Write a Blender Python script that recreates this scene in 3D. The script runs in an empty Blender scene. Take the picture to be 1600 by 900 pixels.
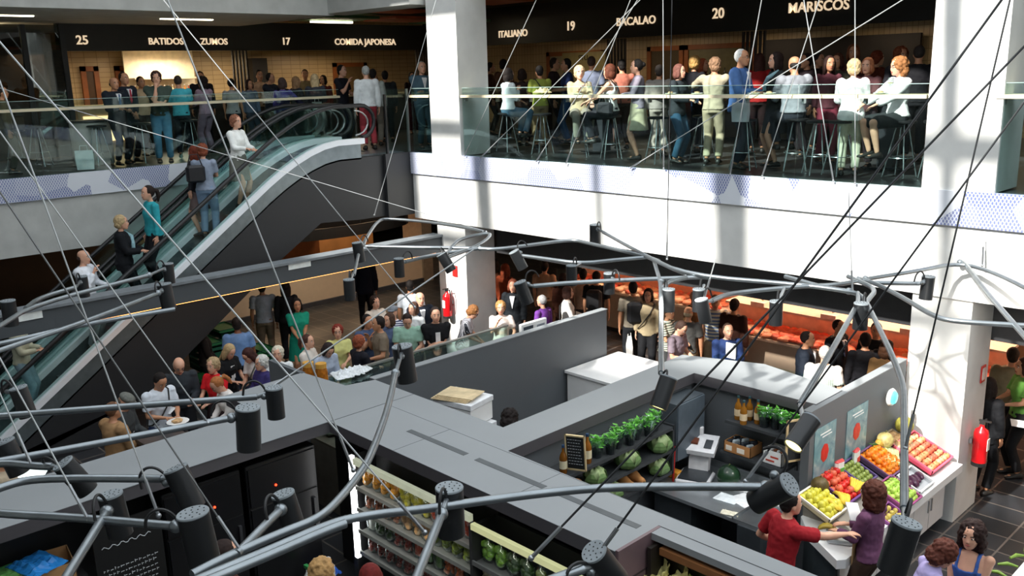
import bpy, math, random
import numpy as np
from mathutils import Vector, Matrix, noise
random.seed(7)
C = bpy.context.scene.collection
PI = math.pi
# ------------------------------------------------------------------ camera
F_PX = 1414.25
YAW, PIT, ROL = -0.805545, 0.233818, 0.0263737
def cam_rows():
    cy, sy = math.cos(YAW), math.sin(YAW)
    f = np.array([sy*math.cos(PIT), cy*math.cos(PIT), -math.sin(PIT)])
    r = np.array([cy, -sy, 0.]); d = np.cross(f, r)
    c, s = math.cos(ROL), math.sin(ROL)
    return np.array([c*r+s*d, -s*r+c*d, f])
ROWS = cam_rows()
EYE = np.array([0, 0, 5.74])
cam = bpy.data.cameras.new('camera'); camo = bpy.data.objects.new('camera', cam); C.objects.link(camo)
cam.sensor_width = 36; cam.lens = F_PX/1600*36; cam.clip_end = 200
mw = Matrix.Identity(4)
for i in range(3):
    mw[i][0] = ROWS[0][i]; mw[i][1] = -ROWS[1][i]; mw[i][2] = -ROWS[2][i]; mw[i][3] = EYE[i]
camo.matrix_world = mw
bpy.context.scene.camera = camo
# ------------------------------------------------------------------ light
W = bpy.data.worlds.new('sky'); bpy.context.scene.world = W; W.use_nodes = True
bg = W.node_tree.nodes['Background']; bg.inputs[0].default_value = (0.88, 0.94, 1.0, 1); bg.inputs[1].default_value = 2.3
sl = bpy.data.lights.new('sun', 'SUN'); sl.energy = 10.5; sl.angle = 0.03; sl.color = (1, .96, .90)
so = bpy.data.objects.new('sun', sl); C.objects.link(so)
so.rotation_euler = Vector((0.03, .80, -.60)).to_track_quat('-Z', 'Y').to_euler()
vs = bpy.context.scene.view_settings
vs.view_transform = 'Standard'; vs.look = 'None'; vs.gamma = 1; vs.use_curve_mapping = False; vs.exposure = 0.0
def area(name, loc, size, power, col=(1, .75, .5), rot=(0, 0, 0), sy=None):
    l = bpy.data.lights.new(name, 'AREA'); l.energy = power; l.color = col; l.size = size
    if sy: l.shape = 'RECTANGLE'; l.size_y = sy
    o = bpy.data.objects.new(name, l); o.location = loc; o.rotation_euler = rot; C.objects.link(o); return o
# ------------------------------------------------------------------ helpers
def ray(px, py): return ROWS.T @ np.array([(px-800)/F_PX, (py-450)/F_PX, 1.0])
def at_z(px, py, z): r = ray(px, py); return Vector(EYE + r*(z-EYE[2])/r[2])
def at_x(px, py, x): r = ray(px, py); return Vector(EYE + r*x/r[0])
def at_y(px, py, y): r = ray(px, py); return Vector(EYE + r*y/r[1])
def lin(h):
    h = h.lstrip('#'); v = [int(h[i:i+2], 16)/255 for i in (0, 2, 4)]
    return tuple(x/12.92 if x <= .04045 else ((x+.055)/1.055)**2.4 for x in v)
_M = {}
def mat(h, rough=.6, metal=0, noise_amt=.12, scale=8, emit=0, bump=0, trans=0, name=None, spec=.5):
    key = (h, rough, metal, noise_amt, scale, emit, bump, trans)
    if key in _M: return _M[key]
    m = bpy.data.materials.new(name or 'paint_'+h); m.use_nodes = True; nt = m.node_tree; b = nt.nodes['Principled BSDF']
    c = lin(h); b.inputs['Roughness'].default_value = rough; b.inputs['Metallic'].default_value = metal
    b.inputs['Specular IOR Level'].default_value = spec
    tc = nt.nodes.new('ShaderNodeTexCoord'); n = nt.nodes.new('ShaderNodeTexNoise'); n.inputs['Scale'].default_value = scale; n.inputs['Detail'].default_value = 4
    nt.links.new(tc.outputs['Object'], n.inputs['Vector'])
    r = nt.nodes.new('ShaderNodeValToRGB'); r.color_ramp.elements[0].position = .3; r.color_ramp.elements[1].position = .7
    r.color_ramp.elements[0].color = tuple(x*(1-noise_amt) for x in c)+(1,); r.color_ramp.elements[1].color = tuple(min(1, x*(1+noise_amt)) for x in c)+(1,)
    nt.links.new(n.outputs['Fac'], r.inputs[0]); nt.links.new(r.outputs[0], b.inputs['Base Color'])
    if emit: b.inputs['Emission Color'].default_value = c+(1,); b.inputs['Emission Strength'].default_value = emit
    if bump:
        bp = nt.nodes.new('ShaderNodeBump'); bp.inputs['Strength'].default_value = bump; bp.inputs['Distance'].default_value = .02
        nt.links.new(n.outputs['Fac'], bp.inputs['Height']); nt.links.new(bp.outputs[0], b.inputs['Normal'])
    if trans: b.inputs['Transmission Weight'].default_value = trans
    _M[key] = m; return m
def glass(name, col, gloss=.08, rough=.02):
    if name in _M: return _M[name]
    m = bpy.data.materials.new(name); m.use_nodes = True; nt = m.node_tree; nt.nodes.clear()
    o = nt.nodes.new('ShaderNodeOutputMaterial'); t = nt.nodes.new('ShaderNodeBsdfTransparent'); t.inputs[0].default_value = col+(1,)
    g = nt.nodes.new('ShaderNodeBsdfGlossy'); g.inputs['Roughness'].default_value = rough; g.inputs[0].default_value = (.9, 1, 1, 1)
    lw = nt.nodes.new('ShaderNodeLayerWeight'); lw.inputs[0].default_value = .25
    mu = nt.nodes.new('ShaderNodeMath'); mu.operation = 'MULTIPLY_ADD'; mu.inputs[1].default_value = .28; mu.inputs[2].default_value = gloss
    x = nt.nodes.new('ShaderNodeMixShader'); nt.links.new(lw.outputs['Fresnel'], mu.inputs[0]); nt.links.new(mu.outputs[0], x.inputs[0])
    nt.links.new(t.outputs[0], x.inputs[1]); nt.links.new(g.outputs[0], x.inputs[2]); nt.links.new(x.outputs[0], o.inputs[0])
    _M[name] = m; return m
class MB:
    """collects simple solids and links them as one mesh object"""
    def __init__(s): s.v = []; s.f = []; s.mi = []
    def add(s, vs, fs, mi=0):
        k = len(s.v); s.v += [tuple(v) for v in vs]; s.f += [tuple(i+k for i in f) for f in fs]; s.mi += [mi]*len(fs); return s
    def box(s, a, b, mi=0, bev=0):
        x0, y0, z0 = (min(p, q) for p, q in zip(a, b)); x1, y1, z1 = (max(p, q) for p, q in zip(a, b))
        if bev:
            h = Vector(((x0+x1)/2, (y0+y1)/2, 0)); pr = [(x0+bev, y0), (x1-bev, y0), (x1, y0+bev), (x1, y1-bev), (x1-bev, y1), (x0+bev, y1), (x0, y1-bev), (x0, y0+bev)]
            ins = [((p[0]-h.x)*(1-bev/max(1e-4, (x1-x0)/2))+h.x, (p[1]-h.y)*(1-bev/max(1e-4, (y1-y0)/2))+h.y) for p in pr]
            R = [[(p[0], p[1], z0) for p in ins], [(p[0], p[1], z0+bev) for p in pr], [(p[0], p[1], z1-bev) for p in pr], [(p[0], p[1], z1) for p in ins]]
            return s.rings(R, mi)
        v = [(x0, y0, z0), (x1, y0, z0), (x1, y1, z0), (x0, y1, z0), (x0, y0, z1), (x1, y0, z1), (x1, y1, z1), (x0, y1, z1)]
        return s.add(v, [(0, 3, 2, 1), (4, 5, 6, 7), (0, 1, 5, 4), (1, 2, 6, 5), (2, 3, 7, 6), (3, 0, 4, 7)], mi)
    def rings(s, R, mi=0, cap=True, loop=False):
        n = len(R[0]); k = len(s.v); s.v += [tuple(p) for r in R for p in r]; f = []
        for i in range(len(R)-1+(1 if loop else 0)):
            a = i*n; b = ((i+1) % len(R))*n
            for j in range(n):
                f.append((k+a+j, k+a+(j+1) % n, k+b+(j+1) % n, k+b+j))
        if cap and not loop: f.append(tuple(k+j for j in range(n-1, -1, -1))); f.append(tuple(k+(len(R)-1)*n+j for j in range(n)))
        s.f += f; s.mi += [mi]*len(f); return s
    def tube(s, pts, r, n=8, mi=0, cap=True):
        pts = [Vector(p) for p in pts]; R = []
        rr = r if isinstance(r, (list, tuple)) else [r]*len(pts)
        up = None
        for i, p in enumerate(pts):
            d = (pts[min(i+1, len(pts)-1)]-pts[max(i-1, 0)])
            if d.length < 1e-9: d = Vector((0, 0, 1))
            d.normalize()
            if up is None: up = d.orthogonal().normalized()
            up = (up-d*up.dot(d))
            if up.length < 1e-6: up = d.orthogonal()
            up.normalize(); w = d.cross(up)
            R.append([p+(up*math.cos(2*PI*j/n)+w*math.sin(2*PI*j/n))*rr[i] for j in range(n)])
        return s.rings(R, mi, cap)
    def lathe(s, prof, c=(0, 0, 0), n=16, mi=0, sx=1, sy=1):
        c = Vector(c)
        return s.rings([[(c.x+r*sx*math.cos(2*PI*j/n), c.y+r*sy*math.sin(2*PI*j/n), c.z+z) for j in range(n)] for r, z in prof], mi)
    def ell(s, c, r, n=10, m=7, mi=0, fn=None):
        c = Vector(c); r = (r, r, r) if not isinstance(r, (tuple, list)) else r
        R = []
        for i in range(m+1):
            t = PI*(i+.02 if i == 0 else (i-.02 if i == m else i))/m
            R.append([(c.x-r[0]*math.sin(t)*math.cos(2*PI*j/n), c.y+r[1]*math.sin(t)*math.sin(2*PI*j/n), c.z+r[2]*math.cos(t)) for j in range(n)])
        if fn: R = [[fn(p) for p in q] for q in R]
        return s.rings(R, mi)
    def prism(s, poly, z0, z1, mi=0):
        n = len(poly); v = [(p[0], p[1], z0) for p in poly]+[(p[0], p[1], z1) for p in poly]
        ar = sum(poly[i][0]*poly[(i+1) % n][1]-poly[(i+1) % n][0]*poly[i][1] for i in range(n))
        f = [tuple(range(n-1, -1, -1)), tuple(range(n, 2*n))]+[(i, (i+1) % n, n+(i+1) % n, n+i) for i in range(n)]
        if ar < 0: f = [tuple(reversed(q)) for q in f]
        return s.add(v, f, mi)
    def extr(s, poly, axis, a, b, mi=0):
        """poly in the plane normal to axis ('x': (y,z), 'y': (x,z)), extruded a..b"""
        n = len(poly); g = (lambda p, t: (t, p[0], p[1])) if axis == 'x' else (lambda p, t: (p[0], t, p[1]))
        v = [g(p, a) for p in poly]+[g(p, b) for p in poly]
        f = [tuple(range(n-1, -1, -1)), tuple(range(n, 2*n))]+[(i, (i+1) % n, n+(i+1) % n, n+i) for i in range(n)]
        return s.add(v, f, mi)
    def mesh(s, name):
        me = bpy.data.meshes.new(name); me.from_pydata(s.v, [], s.f); me.polygons.foreach_set('material_index', s.mi); me.update(); return me
    def build(s, name, m, parent=None, smooth=False, mat_w=None, at=None, rot=None):
        me = s.mesh(name)
        for x in (m if isinstance(m, (list, tuple)) else [m]): me.materials.append(x)
        if smooth: me.shade_smooth() if smooth is True else None
        if smooth: me.set_sharp_from_angle(angle=.9)
        o = bpy.data.objects.new(name, me); C.objects.link(o)
        if parent: o.parent = parent
        if at is not None: o.location = at
        if rot: o.rotation_euler = rot
        return o
def under(o, parent):
    o.parent = parent; return o
def tag(o, label, cat, group=None, kind=None):
    o['label'] = label; o['category'] = cat
    if group: o['group'] = group
    if kind: o['kind'] = kind
    return o
def thing(name, label, cat, loc=(0, 0, 0), rz=0, group=None):
    o = bpy.data.objects.new(name, None); C.objects.link(o); o.location = loc; o.rotation_euler = (0, 0, rz); o.empty_display_size = .1
    return tag(o, label, cat, group)
KIDS = {}
def dup(o, loc, rz=0, label=None, group=None, scale=None, mats=None):
    """copy of a thing with copies of its parts and sub-parts"""
    r = o.copy(); C.objects.link(r); r.location = loc; r.rotation_euler = (0, 0, rz)
    if scale: r.scale = (scale,)*3 if not isinstance(scale, tuple) else scale
    if label: r['label'] = label
    if group: r['group'] = group
    def rec(a, b):
        for ch in a.children:
            c = ch.copy(); C.objects.link(c); c.parent = b; rec(ch, c)
    rec(o, r); return r
def struct(o): o['kind'] = 'structure'; return o
def text_mesh(txt, size, depth, bold=.0):
    cu = bpy.data.curves.new('t', 'FONT'); cu.body = txt; cu.size = size; cu.extrude = depth; cu.offset = bold; cu.align_x = 'CENTER'; cu.resolution_u = 3
    o = bpy.data.objects.new('t', cu); C.objects.link(o)
    me = bpy.data.meshes.new_from_object(o.evaluated_get(bpy.context.evaluated_depsgraph_get()))
    bpy.data.objects.remove(o); bpy.data.curves.remove(cu); return me
def put_text(name, txt, size, depth, m, loc, x_dir, up=(0, 0, 1), parent=None, bold=.004):
    me = text_mesh(txt, size, depth, bold); me.materials.clear(); me.materials.append(m); me.name = name
    o = bpy.data.objects.new(name, me); C.objects.link(o)
    X = Vector(x_dir).normalized(); Y = Vector(up).normalized(); Z = X.cross(Y)
    mm = Matrix((X, Y, Z)).transposed().to_4x4(); mm.translation = Vector(loc)
    if parent: o.parent = parent; o.matrix_local = Matrix.Translation(parent.location).inverted() @ mm if parent.rotation_euler.z == 0 else mm
    else: o.matrix_world = mm
    return o
UP = 4.24      # upper floor level
FY = 11.23     # front of the right balcony
FX = -16.6     # front of the left balcony
# ------------------------------------------------------------------ materials
concrete = mat('b9bab6', .85, noise_amt=.10, scale=3, bump=.3, name='cast_concrete')
white_conc = mat('dcdcd8', .85, noise_amt=.08, scale=2.5, bump=.25, name='white_painted_concrete')
dgrey = mat('5d6266', .55, noise_amt=.03, scale=1.5, name='grey_laminate')
roofgrey = mat('8c9092', .6, noise_amt=.03, scale=1.2, name='grey_roof_board')
black = mat('131416', .45, noise_amt=.1, name='black_board')
escblack = mat('2a2b2d', .5, noise_amt=.06, scale=1.5, name='black_escalator_cladding')
steel = mat('a9adb0', .35, metal=.9, noise_amt=.05, name='brushed_steel')
white = mat('f0f0ee', .5, noise_amt=.02, name='white_laminate')
galv = mat('8d9498', .34, metal=.85, noise_amt=.12, scale=6, name='galvanised_tube')
lampblk = mat('1d1f21', .38, noise_amt=.08, scale=5, name='black_lamp_enamel')
wood = mat('cfc4a6', .55, noise_amt=.1, scale=5, name='pale_wood')
orange_wood = mat('8a4f24', .5, noise_amt=.2, scale=4, name='orange_wood')
def tile_mat(name, c1, c2, sx, sy, mortar=.02, rough=.3, axis='xy', off=0.0, bump=.2, var=None):
    m = bpy.data.materials.new(name); m.use_nodes = True; nt = m.node_tree; b = nt.nodes['Principled BSDF']
    tc = nt.nodes.new('ShaderNodeTexCoord'); sp = nt.nodes.new('ShaderNodeSeparateXYZ'); cb = nt.nodes.new('ShaderNodeCombineXYZ')
    nt.links.new(tc.outputs['Object'], sp.inputs[0])
    for i, a in enumerate(axis): nt.links.new(sp.outputs['xyz'.index(a)], cb.inputs[i])
    br = nt.nodes.new('ShaderNodeTexBrick'); nt.links.new(cb.outputs[0], br.inputs[0]); br.offset = off
    br.inputs['Scale'].default_value = 1; br.inputs['Brick Width'].default_value = sx; br.inputs['Row Height'].default_value = sy; br.inputs['Mortar Size'].default_value = mortar
    v = var or 1.15
    br.inputs['Color1'].default_value = lin(c1)+(1,); br.inputs['Color2'].default_value = tuple(min(1, x*v) for x in lin(c1))+(1,); br.inputs['Mortar'].default_value = lin(c2)+(1,)
    nt.links.new(br.outputs['Color'], b.inputs['Base Color']); b.inputs['Roughness'].default_value = rough
    bp = nt.nodes.new('ShaderNodeBump'); bp.inputs['Strength'].default_value = bump; bp.inputs['Distance'].default_value = .003; bp.invert = True
    nt.links.new(br.outputs['Fac'], bp.inputs['Height']); nt.links.new(bp.outputs[0], b.inputs['Normal']); return m
floor_m = tile_mat('dark_slate_tiles', '2b2d30', '6d6660', .62, .42, .012, .32, var=1.5)
cream_x = tile_mat('cream_wall_tiles_a', 'b7a078', '8b7550', .12, .24, .006, .35, axis='xz')
cream_y = tile_mat('cream_wall_tiles_b', 'b7a078', '8b7550', .3, .12, .006, .35, axis='yz')
brick_m = tile_mat('old_brick', '9a7d63', '5f5045', .24, .075, .012, .9, axis='yz', off=.5)
def dots_mat():
    m = bpy.data.materials.new('white_panel_with_blue_dots'); m.use_nodes = True; nt = m.node_tree; b = nt.nodes['Principled BSDF']; L = nt.links.new
    tc = nt.nodes.new('ShaderNodeTexCoord'); sp = nt.nodes.new('ShaderNodeSeparateXYZ'); L(tc.outputs['Object'], sp.inputs[0])
    def M_(op, a, b_=None, c=None):
        n = nt.nodes.new('ShaderNodeMath'); n.operation = op
        for i, v in enumerate((a, b_, c)):
            if v is None: continue
            if isinstance(v, (int, float)): n.inputs[i].default_value = v
            else: L(v, n.inputs[i])
        return n.outputs[0]
    u = M_('ADD', sp.outputs[0], sp.outputs[1]); z = sp.outputs[2]
    k = 2*PI/.085
    d = M_('MULTIPLY', M_('SINE', M_('MULTIPLY', M_('ADD', u, M_('MULTIPLY', z, .577)), k)), M_('SINE', M_('MULTIPLY', M_('SUBTRACT', u, M_('MULTIPLY', z, .577)), k)))
    dot = M_('GREATER_THAN', M_('ABSOLUTE', d), .38)
    cb = nt.nodes.new('ShaderNodeCombineXYZ'); L(u, cb.inputs[0]); L(z, cb.inputs[1])
    vo = nt.nodes.new('ShaderNodeTexVoronoi'); vo.inputs['Scale'].default_value = 1.5; vo.inputs['Randomness'].default_value = .8; L(cb.outputs[0], vo.inputs['Vector'])
    sc = nt.nodes.new('ShaderNodeSeparateColor'); L(vo.outputs['Color'], sc.inputs[0])
    mask = M_('GREATER_THAN', sc.outputs[0], .46)
    fac = M_('MULTIPLY', mask, M_('ADD', M_('MULTIPLY', dot, .62), M_('MULTIPLY', sc.outputs[1], .3)))
    mx = nt.nodes.new('ShaderNodeMix'); mx.data_type = 'RGBA'; L(fac, mx.inputs[0])
    mx.inputs[6].default_value = lin('d9dde4')+(1,); mx.inputs[7].default_value = lin('3c4f96')+(1,)
    L(mx.outputs[2], b.inputs['Base Color']); b.inputs['Roughness'].default_value = .5; return m
dots = dots_mat()
pane = glass('balustrade_glass', (.84, .925, .91), .015)
clear = glass('clear_glass', (.92, .97, .96), .04)
# ================================================================== SETTING
# floors
fb = MB().box((-32, -6, -.2), (8, 30, 0)); struct(fb.build('floor', floor_m))
# upper slab: right arm and left arm of the gallery
s = MB().box((-14.5, FY+.02, 2.92), (8, 26, 3.84)).box((-32, 12.6, 2.92), (-14.5, 26, 3.84)); struct(s.build('ceiling_ground_right', white_conc))
s = MB().box((-32, -8, 2.92), (FX-.02, 12.6, 3.84)); struct(s.build('ceiling_ground_left', concrete))
upf = mat('3a3b3c', .35, noise_amt=.2, scale=3, name='dark_upper_floor')
s = MB().box((-14.48, FY+.06, 3.84), (8, 26, UP-.02)).box((-32, 12.6, 3.84), (-14.48, 26, UP-.02)).box((-32, -8, 3.84), (FX-.06, 12.6, UP-.02)); struct(s.build('floor_upper', upf))
struct(MB().box((-14.5, FY-.03, 3.82), (8, FY+.05, UP)).build('trim_1', dots))
struct(MB().box((FX-.05, -8, 3.84), (FX+.03, 11.3, UP)).build('trim_2', dots))
# columns
for i, x0, zt in ((1, -13.85, 9.3), (2, -4.47, 9.3)):
    struct(MB().box((x0, FY+.06, 0), (x0+.77+(.06 if i == 1 else -.05), FY+.82, 2.92)).build('column_%d' % (i*2-1), white_conc))
    o = MB().box((x0+.03, FY-.01, UP), (x0+.88 if i == 1 else x0+.86, FY+.74, zt)).build('column_%d' % (i*2), white_conc); struct(o)
# a broad pier on the right balcony: between the two glazed bays
# upper ceiling and beams; the unseen roof is shaped to cast shade
struct(MB().box((-32, FX*0-8, 6.98), (FX-.02, 11.05, 8.6)).build('wall_upper_left', concrete))
struct(MB().box((-17.0, 10.9, 7.02), (-13.9, 11.6, 8.6)).build('wall_upper_corner', concrete))
dk = mat('1a1512', .8, noise_amt=.4, scale=1.5, name='dark_services_ceiling')
struct(MB().box((-32, 11.5, 7.55), (8, 26, 7.75)).box((-32, -8, 7.2), (FX-.4, 11.5, 7.4)).build('ceiling_upper', dk))
struct(MB().box((-32, -12, 9.3), (FX+2.0, 28, 9.6)).box((FX+2.0, FY+.85, 9.3), (9, 28, 9.6)).box((FX+2.0, -12, 9.3), (9, -.9, 9.6)).build('ceiling_roof_shade', white_conc))  # unseen roof, its opening shaped so sun reaches only the right side
for k, (x, w) in enumerate(((-12.7, .22), (-9.9, .1), (-7.4, .3), (-4.4, .12), (-1.6, .1), (2.0, .1))):
    struct(MB().box((x-w, -1.4, 9.32), (x+w, FY+.1, 9.62)).build('trim_%d' % (10+k), concrete))  # unseen skylight beams added to stripe the facade with shadow
for k, y in enumerate((2.1, 4.9, 7.9)):
    struct(MB().box((-14.6, y-.10, 9.34), (9, y+.10, 9.6)).build('trim_%d' % (20+k), concrete))  # unseen cross beams added for the level shadow bars
struct(MB().box((8, -12, 0), (8.3, 28, 9.6)).build('wall_right', concrete))
struct(MB().box((-32, 26, 0), (8, 26.3, 9.6)).build('wall_back', dk))
struct(MB().box((-32.3, -12, 0), (-32, 28, 9.6)).build('wall_left', dk))
struct(MB().box((-32, -6.3, 0), (8, -6, 9.6)).build('wall_front', concrete))
# coloured baffles hanging under the upper ceiling
bc = ['2f5a2e', 'a8481f', '355c33', 'b5501f', '8c3c1a', '3a6a35']
for k in range(22):
    x = -31+k*1.62
    tag(MB().box((x, 12.6+(k % 3)*.4, 7.30), (x+1.35, 14.6+(k % 2)*.8, 7.36)).build('ceiling_baffle', mat(bc[k % 6], .6)), 'coloured baffle above the right shops, number %s from the left end' % ( ['one', 'two', 'three', 'four', 'five', 'six', 'seven', 'eight', 'nine', 'ten', 'eleven', 'twelve', 'thirteen', 'fourteen', 'fifteen', 'sixteen', 'seventeen', 'eighteen', 'nineteen', 'twenty', 'twenty-one', 'twenty-two'][k]), 'ceiling panel', 'coloured ceiling baffles')
for k in range(9):
    y = 1.0+k*1.75
    nm = ['first', 'second', 'third', 'fourth', 'fifth', 'sixth', 'seventh', 'eighth', 'ninth'][k]
    tag(MB().box((-19.2+(k % 2)*.5, y, 7.02), (-17.7+(k % 2)*.3, y+1.5, 7.08)).build('ceiling_baffle', mat(bc[k % 6], .6)), '%s of the coloured baffles above the left gallery, counted from the left' % nm, 'ceiling panel', 'coloured ceiling baffles')
    if k % 2 == 0:
        tag(MB().box((-18.6, y+.2, 6.96), (-18.5, y+1.3, 7.0)).build('strip_light', mat('fff2d0', emit=8)), '%s glowing tube light under the coloured baffles of the left gallery' % ['first', 'second', 'third', 'fourth', 'fifth'][k//2], 'light', 'tube lights over the left gallery')
# ---------------- shopfronts of the upper floor
LX, RY = -20.8, 17.2
signm = mat('161310', .5, noise_amt=.15, name='black_sign_board')
lett = mat('ffe2bd', .5, emit=.75, name='lit_cream_letters')
struct(MB().box((LX-3.0, 3.5, 3.9), (LX-2.8, 19, 7.6)).build('wall_shop_left', cream_y))
struct(MB().box((-24, RY+2.6, 3.9), (8, RY+2.8, 7.6)).build('wall_shop_right', cream_x))
sb = thing('shop_sign', 'long black fascia board over the left gallery shops reading 25 BATIDOS ZUMOS 17 COMIDA JAPONESA', 'sign', (LX, 12, 6.42))
MB().box((-.08, -5.1, 0), (.06, 5.2, .66)).build('board', signm, sb)
def on_left(px, txt, z, size):
    p = at_x(px, 66, LX+.08); me = put_text('lettering', txt, size, .01, lett, (0, 0, 0), (0, 1, 0)); me.parent = sb
    me.matrix_basis = Matrix.Translation(-sb.location) @ Matrix(((0, 0, 1, LX+.075), (1, 0, 0, p.y), (0, 1, 0, z), (0, 0, 0, 1)))
for px, t, q in ((129, '25', .26), (260, 'BATIDOS', .2), (335, 'ZUMOS', .2), (447, '17', .24), (572, 'COMIDA JAPONESA', .222)): on_left(px, t, 6.56, q)
sr = thing('shop_sign', 'long black fascia board over the right gallery shops reading ITALIANO 19 BACALAO 20 MARISCOS', 'sign', (-10, RY, 6.46))
MB().box((-9.6, -.06, 0), (12, .08, .95)).build('board', signm, sr)
for px, py, t, sz in ((801, 52, 'ITALIANO', .24), (891, 40, '19', .3), (993, 32, 'BACALAO', .25), (1122, 20, '20', .3), (1278, 9, 'MARISCOS', .27)):
    p = at_y(px, py, RY-.08); me = put_text('lettering', t, sz, .01, lett, (0, 0, 0), (1, 0, 0)); me.parent = sr
    me.matrix_basis = Matrix.Translation(-sr.location) @ Matrix(((1, 0, 0, p.x), (0, 0, -1, RY-.075), (0, 1, 0, p.z-sz*.36), (0, 0, 0, 1)))
# wood frames, dividers, panels of each stall
def wbox(name, a, b, m, label, cat, group=None): return tag(MB().box(a, b).build(name, m), label, cat, group)
def yl(px): return at_x(px, 120, LX).y
def xr(px): return at_y(px, 120, RY).x
slat = mat('1b1411', .5, name='dark_slat')
for k, px in enumerate((377, 660)):
    y = yl(px); t = thing('slatted_divider', 'dark vertical slat divider on the left gallery, ' + ('between the juice bar and stall 17' if k == 0 else 'behind the man leaning at the white column'), 'divider', (LX, y, UP))
    for j in range(5): MB().box((-.03, -.2+j*.09, 0), (.03, -.16+j*.09, 2.2)).build('slat', slat, t)
for k, px in enumerate((965, 1178)):
    x = xr(px); t = thing('slatted_divider', 'dark vertical slat divider on the right gallery, ' + ('left of the BACALAO counter' if k == 0 else 'between numbers 20 and MARISCOS'), 'divider', (x, RY, UP))
    for j in range(6): MB().box((-.3+j*.1, -.03, 0), (-.26+j*.1, .03, 2.2)).build('slat', slat, t)
def frame_x(name, px0, px1, z0, z1, m, label, w=.12, y=RY+2.555, inner=None):
    x0, x1 = at_y(px0, 100, y).x, at_y(px1, 100, y).x; t = thing(name, label, 'frame', ((x0+x1)/2, y, z0))
    h = (x1-x0)/2; MB().box((-h, -.04, 0), (-h+w, .04, z1-z0)).box((h-w, -.04, 0), (h, .04, z1-z0)).box((-h, -.04, z1-z0-w), (h, .04, z1-z0)).build('frame', m, t)
    if inner: MB().box((-h+w, -.01, 0), (h-w, .03, z1-z0-w)).build('panel', inner, t)
frame_x('serving_hatch', 855, 945, UP, 6.28, orange_wood, 'orange wooden hatch frame in the tiled wall under number 19', inner=mat('8d8468', .4))
tp = at_y(912, 90, RY+2.52); tm = text_mesh('STU', .2, .004, .003); tm.materials.clear(); tm.materials.append(mat('2e2a1c', .6)); to = bpy.data.objects.new('lettering', tm); C.objects.link(to)
wp = thing('lettered_panel', 'dull yellow panel with dark letters STU under number 19', 'panel', (tp.x, RY+2.5, UP+1.2)); MB().box((-.8, 0, 0), (.8, .05, .8)).build('panel', mat('8a8258', .5), wp)
to.parent = wp; to.matrix_basis = Matrix(((1, 0, 0, 0), (0, 0, -1, -.006), (0, 1, 0, tp.z-UP-1.27), (0, 0, 0, 1)))
wbox('dark_back_panel', (at_y(1196, 90, RY+2.3).x, RY+2.3, UP), (at_y(1436, 90, RY+2.3).x, RY+2.4, 6.32), mat('17120f', .6, noise_amt=.5, scale=3), 'large dark back panel of the MARISCOS stall behind the crowd', 'panel')
frame_x('serving_hatch', 1012, 1068, UP, 6.3, orange_wood, 'orange wooden door frame under the BACALAO sign', inner=mat('453a26', .4))
frame_x('serving_hatch', 1070, 1180, UP, 6.3, orange_wood, 'wide orange wooden frame around the bottle shelf under number 20', inner=mat('6d6848', .4))
def frame_y(name, px0, px1, z0, z1, m, label, w=.12, x=LX-2.755, inner=None):
    y0, y1 = at_x(px0, 100, x).y, at_x(px1, 100, x).y; t = thing(name, label, 'frame', (x, (y0+y1)/2, z0))
    h = (y1-y0)/2; MB().box((-.04, -h, 0), (.04, -h+w, z1-z0)).box((-.04, h-w, 0), (.04, h, z1-z0)).box((-.04, -h, z1-z0-w), (.04, h, z1-z0)).build('frame', m, t)
    if inner: MB().box((-.03, -h+w, 0), (.01, h-w, z1-z0-w)).build('panel', inner, t)
frame_y('doorway', 124, 152, UP, 6.15, orange_wood, 'narrow orange wooden doorway under number 25', inner=mat('4a3520', .4))
frame_y('doorway', 178, 216, UP, 6.15, orange_wood, 'wooden doorway behind the two men in suits', inner=mat('2f2a22', .4))
frame_y('serving_hatch', 520, 572, UP+.9, 6.15, orange_wood, 'orange wooden hatch under COMIDA JAPONESA', inner=mat('6d5a3c', .4))
wbox('partition', (LX-2.79, yl(480)-.2, UP), (LX-2.4, yl(480)+.25, 6.3), black, 'black partition panel in the tiled wall of stall 17', 'partition')
# juice bar shelf with bottles
js = thing('bottle_shelf', 'lit shelf of bottles and juices in the juice bar under ZUMOS', 'shelf', (LX-1.9, yl(318), 5.3))
MB().box((-.5, -.85, -.02), (0, .85, .02)).box((-.5, -.85, .5), (0, .85, .54)).box((-.5, -.9, -1.06), (-.46, .9, 1.2)).build('shelves', mat('e9dcc0', .5), js)
MB().box((-.02, .86, -.1), (.02, .92, .55)).box((-.3, .98, -.9), (.02, 1.1, -.1)).build('light_strip', mat('fff4df', emit=5), js)
def bottle(label, loc, h=.3, r=.035, col='6b4a1c', cap='1c1c1c', lab='e8e2d0', group=None, name='bottle'):
    t = thing(name, label, 'bottle', loc, group=group)
    gb = MB().lathe([(r*.9, 0), (r, .01), (r, h*.55), (r*.8, h*.66), (r*.36, h*.78), (r*.33, h*.93)], n=12).build('glass_body', mat(col, .1, noise_amt=.1), t, smooth=True)
    MB().lathe([(r*.4, h*.92), (r*.4, h), (r*.36, h+.004)], n=10).build('cap', mat(cap, .4), t)
    if lab: under(MB().lathe([(r*1.03, h*.18), (r*1.03, h*.46)], n=12).build('paper_label', mat(lab, .7), t), gb)
    return t
jc = ['d98a2a', 'b8431f', '6f9a2c', 'e6d8b0', '3c5a24', 'c9772a']
for k in range(16):
    bottle('juice bottle on the lit upper shelf of the juice bar', (LX-2.1, yl(318)-.78+k*.105, 5.32), .34, .04, jc[k % 6], 'ffffff', None, 'bottles on the lit juice bar shelf')
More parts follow.
